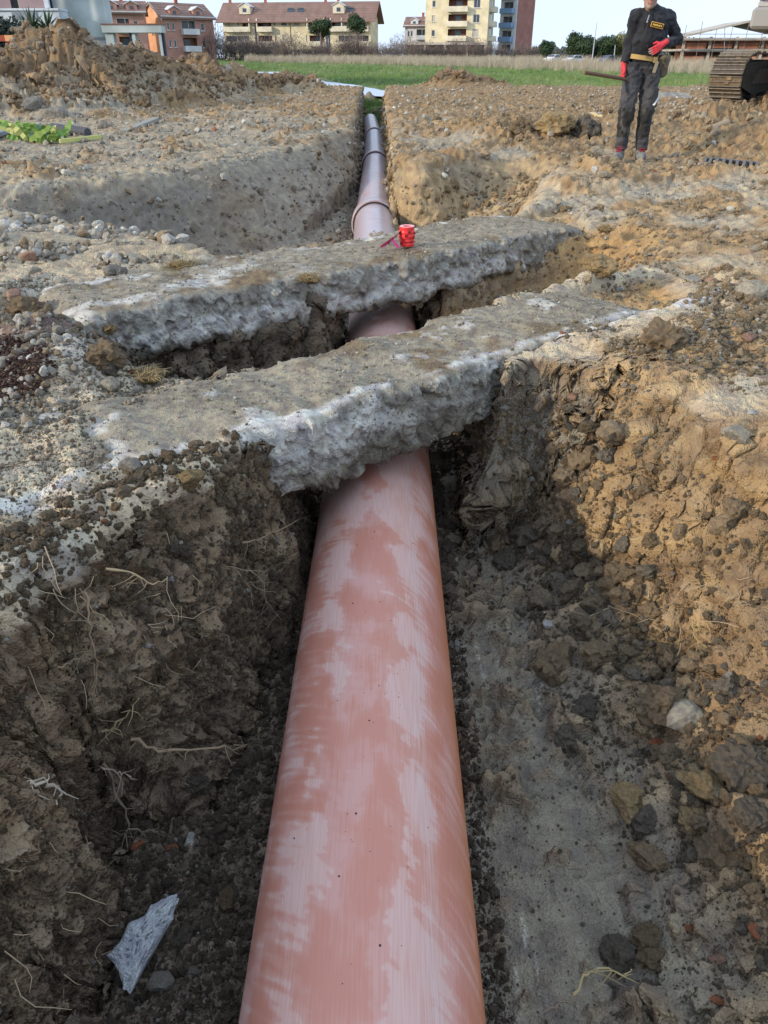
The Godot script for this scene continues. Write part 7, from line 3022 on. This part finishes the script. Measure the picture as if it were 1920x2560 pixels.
	for q in [[[310, 331], [392, 312], "greyish plank half buried in stones right of the black hose", 0.07, rgb8(140, 138, 130)], [[152, 366], [255, 348], "pale yellow-green lath on the ground below the hose", 0.015, rgb8(196, 196, 120)], [[-25, 352], [20, 330], "grey slab piece at the left edge beside the weed", 0.12, rgb8(128, 134, 140)], [[1480, 300], [1560, 312], "yellowish board lying behind the worker", 0.05, rgb8(200, 180, 130)]]:
		var s := drop(q[0][0], q[0][1])
		var t := drop(q[1][0], q[1][1])
		var pl := thing("plank", q[2], "plank", (s + t) * 0.5 + Vector3(0, 0.05, 0))
		pl.rotation.y = -atan2((t - s).z, (t - s).x)
		var m := MB.new()
		m.box(Vector3.ZERO, Vector3((t - s).length(), 0.06, q[3] * 2.0), 0.006)
		put("board", m.mesh(), flat_mat(q[4], 0.85), pl)
		var e := MB.new()
		e.box(Vector3((t - s).length() * 0.5 + 0.004, 0, 0), Vector3(0.012, 0.05, q[3] * 1.8), 0.003)
		put("end_grain", e.mesh(), flat_mat(q[4] * 0.7, 0.95), pl)
	p = drop(1486, 294)
	var pb := thing("plastic_sheet", "crumpled pale blue plastic scrap on the ground left of the worker", "plastic scrap", p + Vector3(0, 0.06, 0), 0.4)
	var ps := MB.new()
	for k in 8:
		var a := TAU * k / 8.0
		var b := TAU * (k + 1) / 8.0
		ps.poly_out([Vector3(0, 0.05, 0), Vector3(cos(a) * 0.16, 0.03 * (k % 2), sin(a) * 0.09), Vector3(cos(b) * 0.16, 0.03 * ((k + 1) % 2), sin(b) * 0.09)], Vector3(0, -1, 0))
	var pm2 := flat_mat(rgb8(190, 206, 222), 0.35)
	pm2.cull_mode = BaseMaterial3D.CULL_DISABLED
	put("sheet", ps.mesh(), pm2, pb)
	p = drop(1790, 322)
	var cy := thing("pipe_stub", "short grey-buff pipe stub half buried on the right ground", "pipe stub", p)
	var cm := MB.new()
	cm.tube([Vector3(-0.2, -0.03, 0.08), Vector3(0.2, 0.08, -0.08)], [0.06], 16)
	put("tube", cm.mesh(), flat_mat(rgb8(150, 134, 112), 0.9), cy)
	cm = MB.new()
	cm.tube([Vector3(0.195, 0.078, -0.078), Vector3(0.215, 0.085, -0.086)], [0.046], 16)
	put("bore", cm.mesh(), flat_mat(rgb8(60, 54, 48), 0.9), cy)
	# two flat stones of concrete rubble right of the worker
	var sl := drop(1680, 252)
	var so2 := thing("concrete_slab", "broken grey concrete slab lying behind the worker, left of the track", "concrete slab", sl + Vector3(0, 0.08, 0), 0.2)
	var m5 := MB.new()
	m5.xf = Transform3D(Basis(Vector3.RIGHT, -PI / 2 + 0.25), Vector3.ZERO)
	m5.prism([Vector2(-0.5, -0.2), Vector2(-0.42, 0.22), Vector2(0.1, 0.28), Vector2(0.55, 0.18), Vector2(0.48, -0.25), Vector2(0.0, -0.3)], -0.07, 0.07)
	put("slab", m5.mesh(), cap_grey(), so2)
	bark_chips()


func stone_brown() -> StandardMaterial3D:
	if not mats.has("brown_soil"):
		var m := stone_mat.duplicate() as StandardMaterial3D
		m.vertex_color_use_as_albedo = false
		m.albedo_color = Color(0.22, 0.16, 0.09).linear_to_srgb()
		mats["brown_soil"] = m
	return mats["brown_soil"]


func cap_grey() -> StandardMaterial3D:
	var m := stone_mat.duplicate() as StandardMaterial3D
	m.vertex_color_use_as_albedo = false
	m.albedo_color = Color(0.40, 0.38, 0.35).linear_to_srgb()
	return m


func weed() -> void:
	var p := drop(85, 352)
	var o := thing("weed", "bright green leafy weed uprooted on the left ground", "plant", p)
	var g := RandomNumberGenerator.new()
	g.seed = 3
	var mat := vc_mat(0.55)
	mat.cull_mode = BaseMaterial3D.CULL_DISABLED
	mat.backlight_enabled = true
	mat.backlight = Color(0.3, 0.4, 0.1)
	for k in 60:
		var m := MB.new()
		var a := g.randf_range(-0.3, PI + 0.3)
		var d := Vector3(-cos(a) * g.randf_range(0.4, 1.0), g.randf_range(0.25, 0.95), g.randf_range(-0.3, 0.5)).normalized()
		if k < 9:
			d = Vector3(-1.0, 0.55 + 0.05 * k, 0.1 * g.randfn()).normalized()
		var l := g.randf_range(0.18, 0.42) if k >= 9 else g.randf_range(0.45, 0.7)
		var base := Vector3(g.randf_range(-0.25, 0.4), 0.0, g.randf_range(-0.2, 0.2))
		var side := d.cross(Vector3(g.randfn() * 0.3, 0.4, 1.0)).normalized()
		var prev_l := base
		var prev_r := base
		m.col = Color(0.10, 0.24, 0.035).lerp(Color(0.26, 0.36, 0.07), g.randf())
		if k % 6 == 0: m.col = Color(0.42, 0.44, 0.14)
		if k % 7 == 3: m.col = Color(0.16, 0.26, 0.22)
		for i in range(1, 7):
			var t := i / 6.0
			var w := 0.045 * sin(PI * minf(1.0, t * 0.9 + 0.08)) * (0.8 + 0.45 * (i % 2))
			var c := base + d * l * t + Vector3(0, -0.22 * l * t * t, 0) + side.cross(d) * 0.02 * (i % 2)
			var nl := c - side * w
			var nr := c + side * w
			m.poly_out([prev_l, nl, c, (prev_l + prev_r) * 0.5], c - Vector3(0, 1, 0))
			m.poly_out([prev_r, nr, c, (prev_l + prev_r) * 0.5], c - Vector3(0, 1, 0))
			prev_l = nl
			prev_r = nr
		put("leaf", m.mesh(), mat, o)


func bark_chips() -> void:
	# reddish bark litter at the left edge
	var chip := MB.new()
	chip.box(Vector3.ZERO, Vector3(2.4, 0.22, 0.8), 0.08)
	var items := []
	var cols := [Color(0.10, 0.055, 0.05), Color(0.16, 0.095, 0.085), Color(0.065, 0.04, 0.04), Color(0.22, 0.15, 0.13)]
	for k in 2600:
		var px := rng.randf_range(-60, 170)
		var py := rng.randf_range(840, 1010)
		if Vector2((px - 10) / 130.0, (py - 925) / 85.0).length() > 0.75 + 0.35 * rng.randf():
			continue
		var p := drop(px, py)
		items.append([p + Vector3(0, 0.012, 0), Vector3(rng.randfn() * 0.3, 1, rng.randfn() * 0.3).normalized(), rng.randf_range(0.004, 0.012), cols[rng.randi() % 4] * rng.randf_range(0.8, 1.3), -0.5])
	strew("bark_chips", "dark red-brown bark chips littered at the left edge", "bark chips", [chip.mesh()], items)
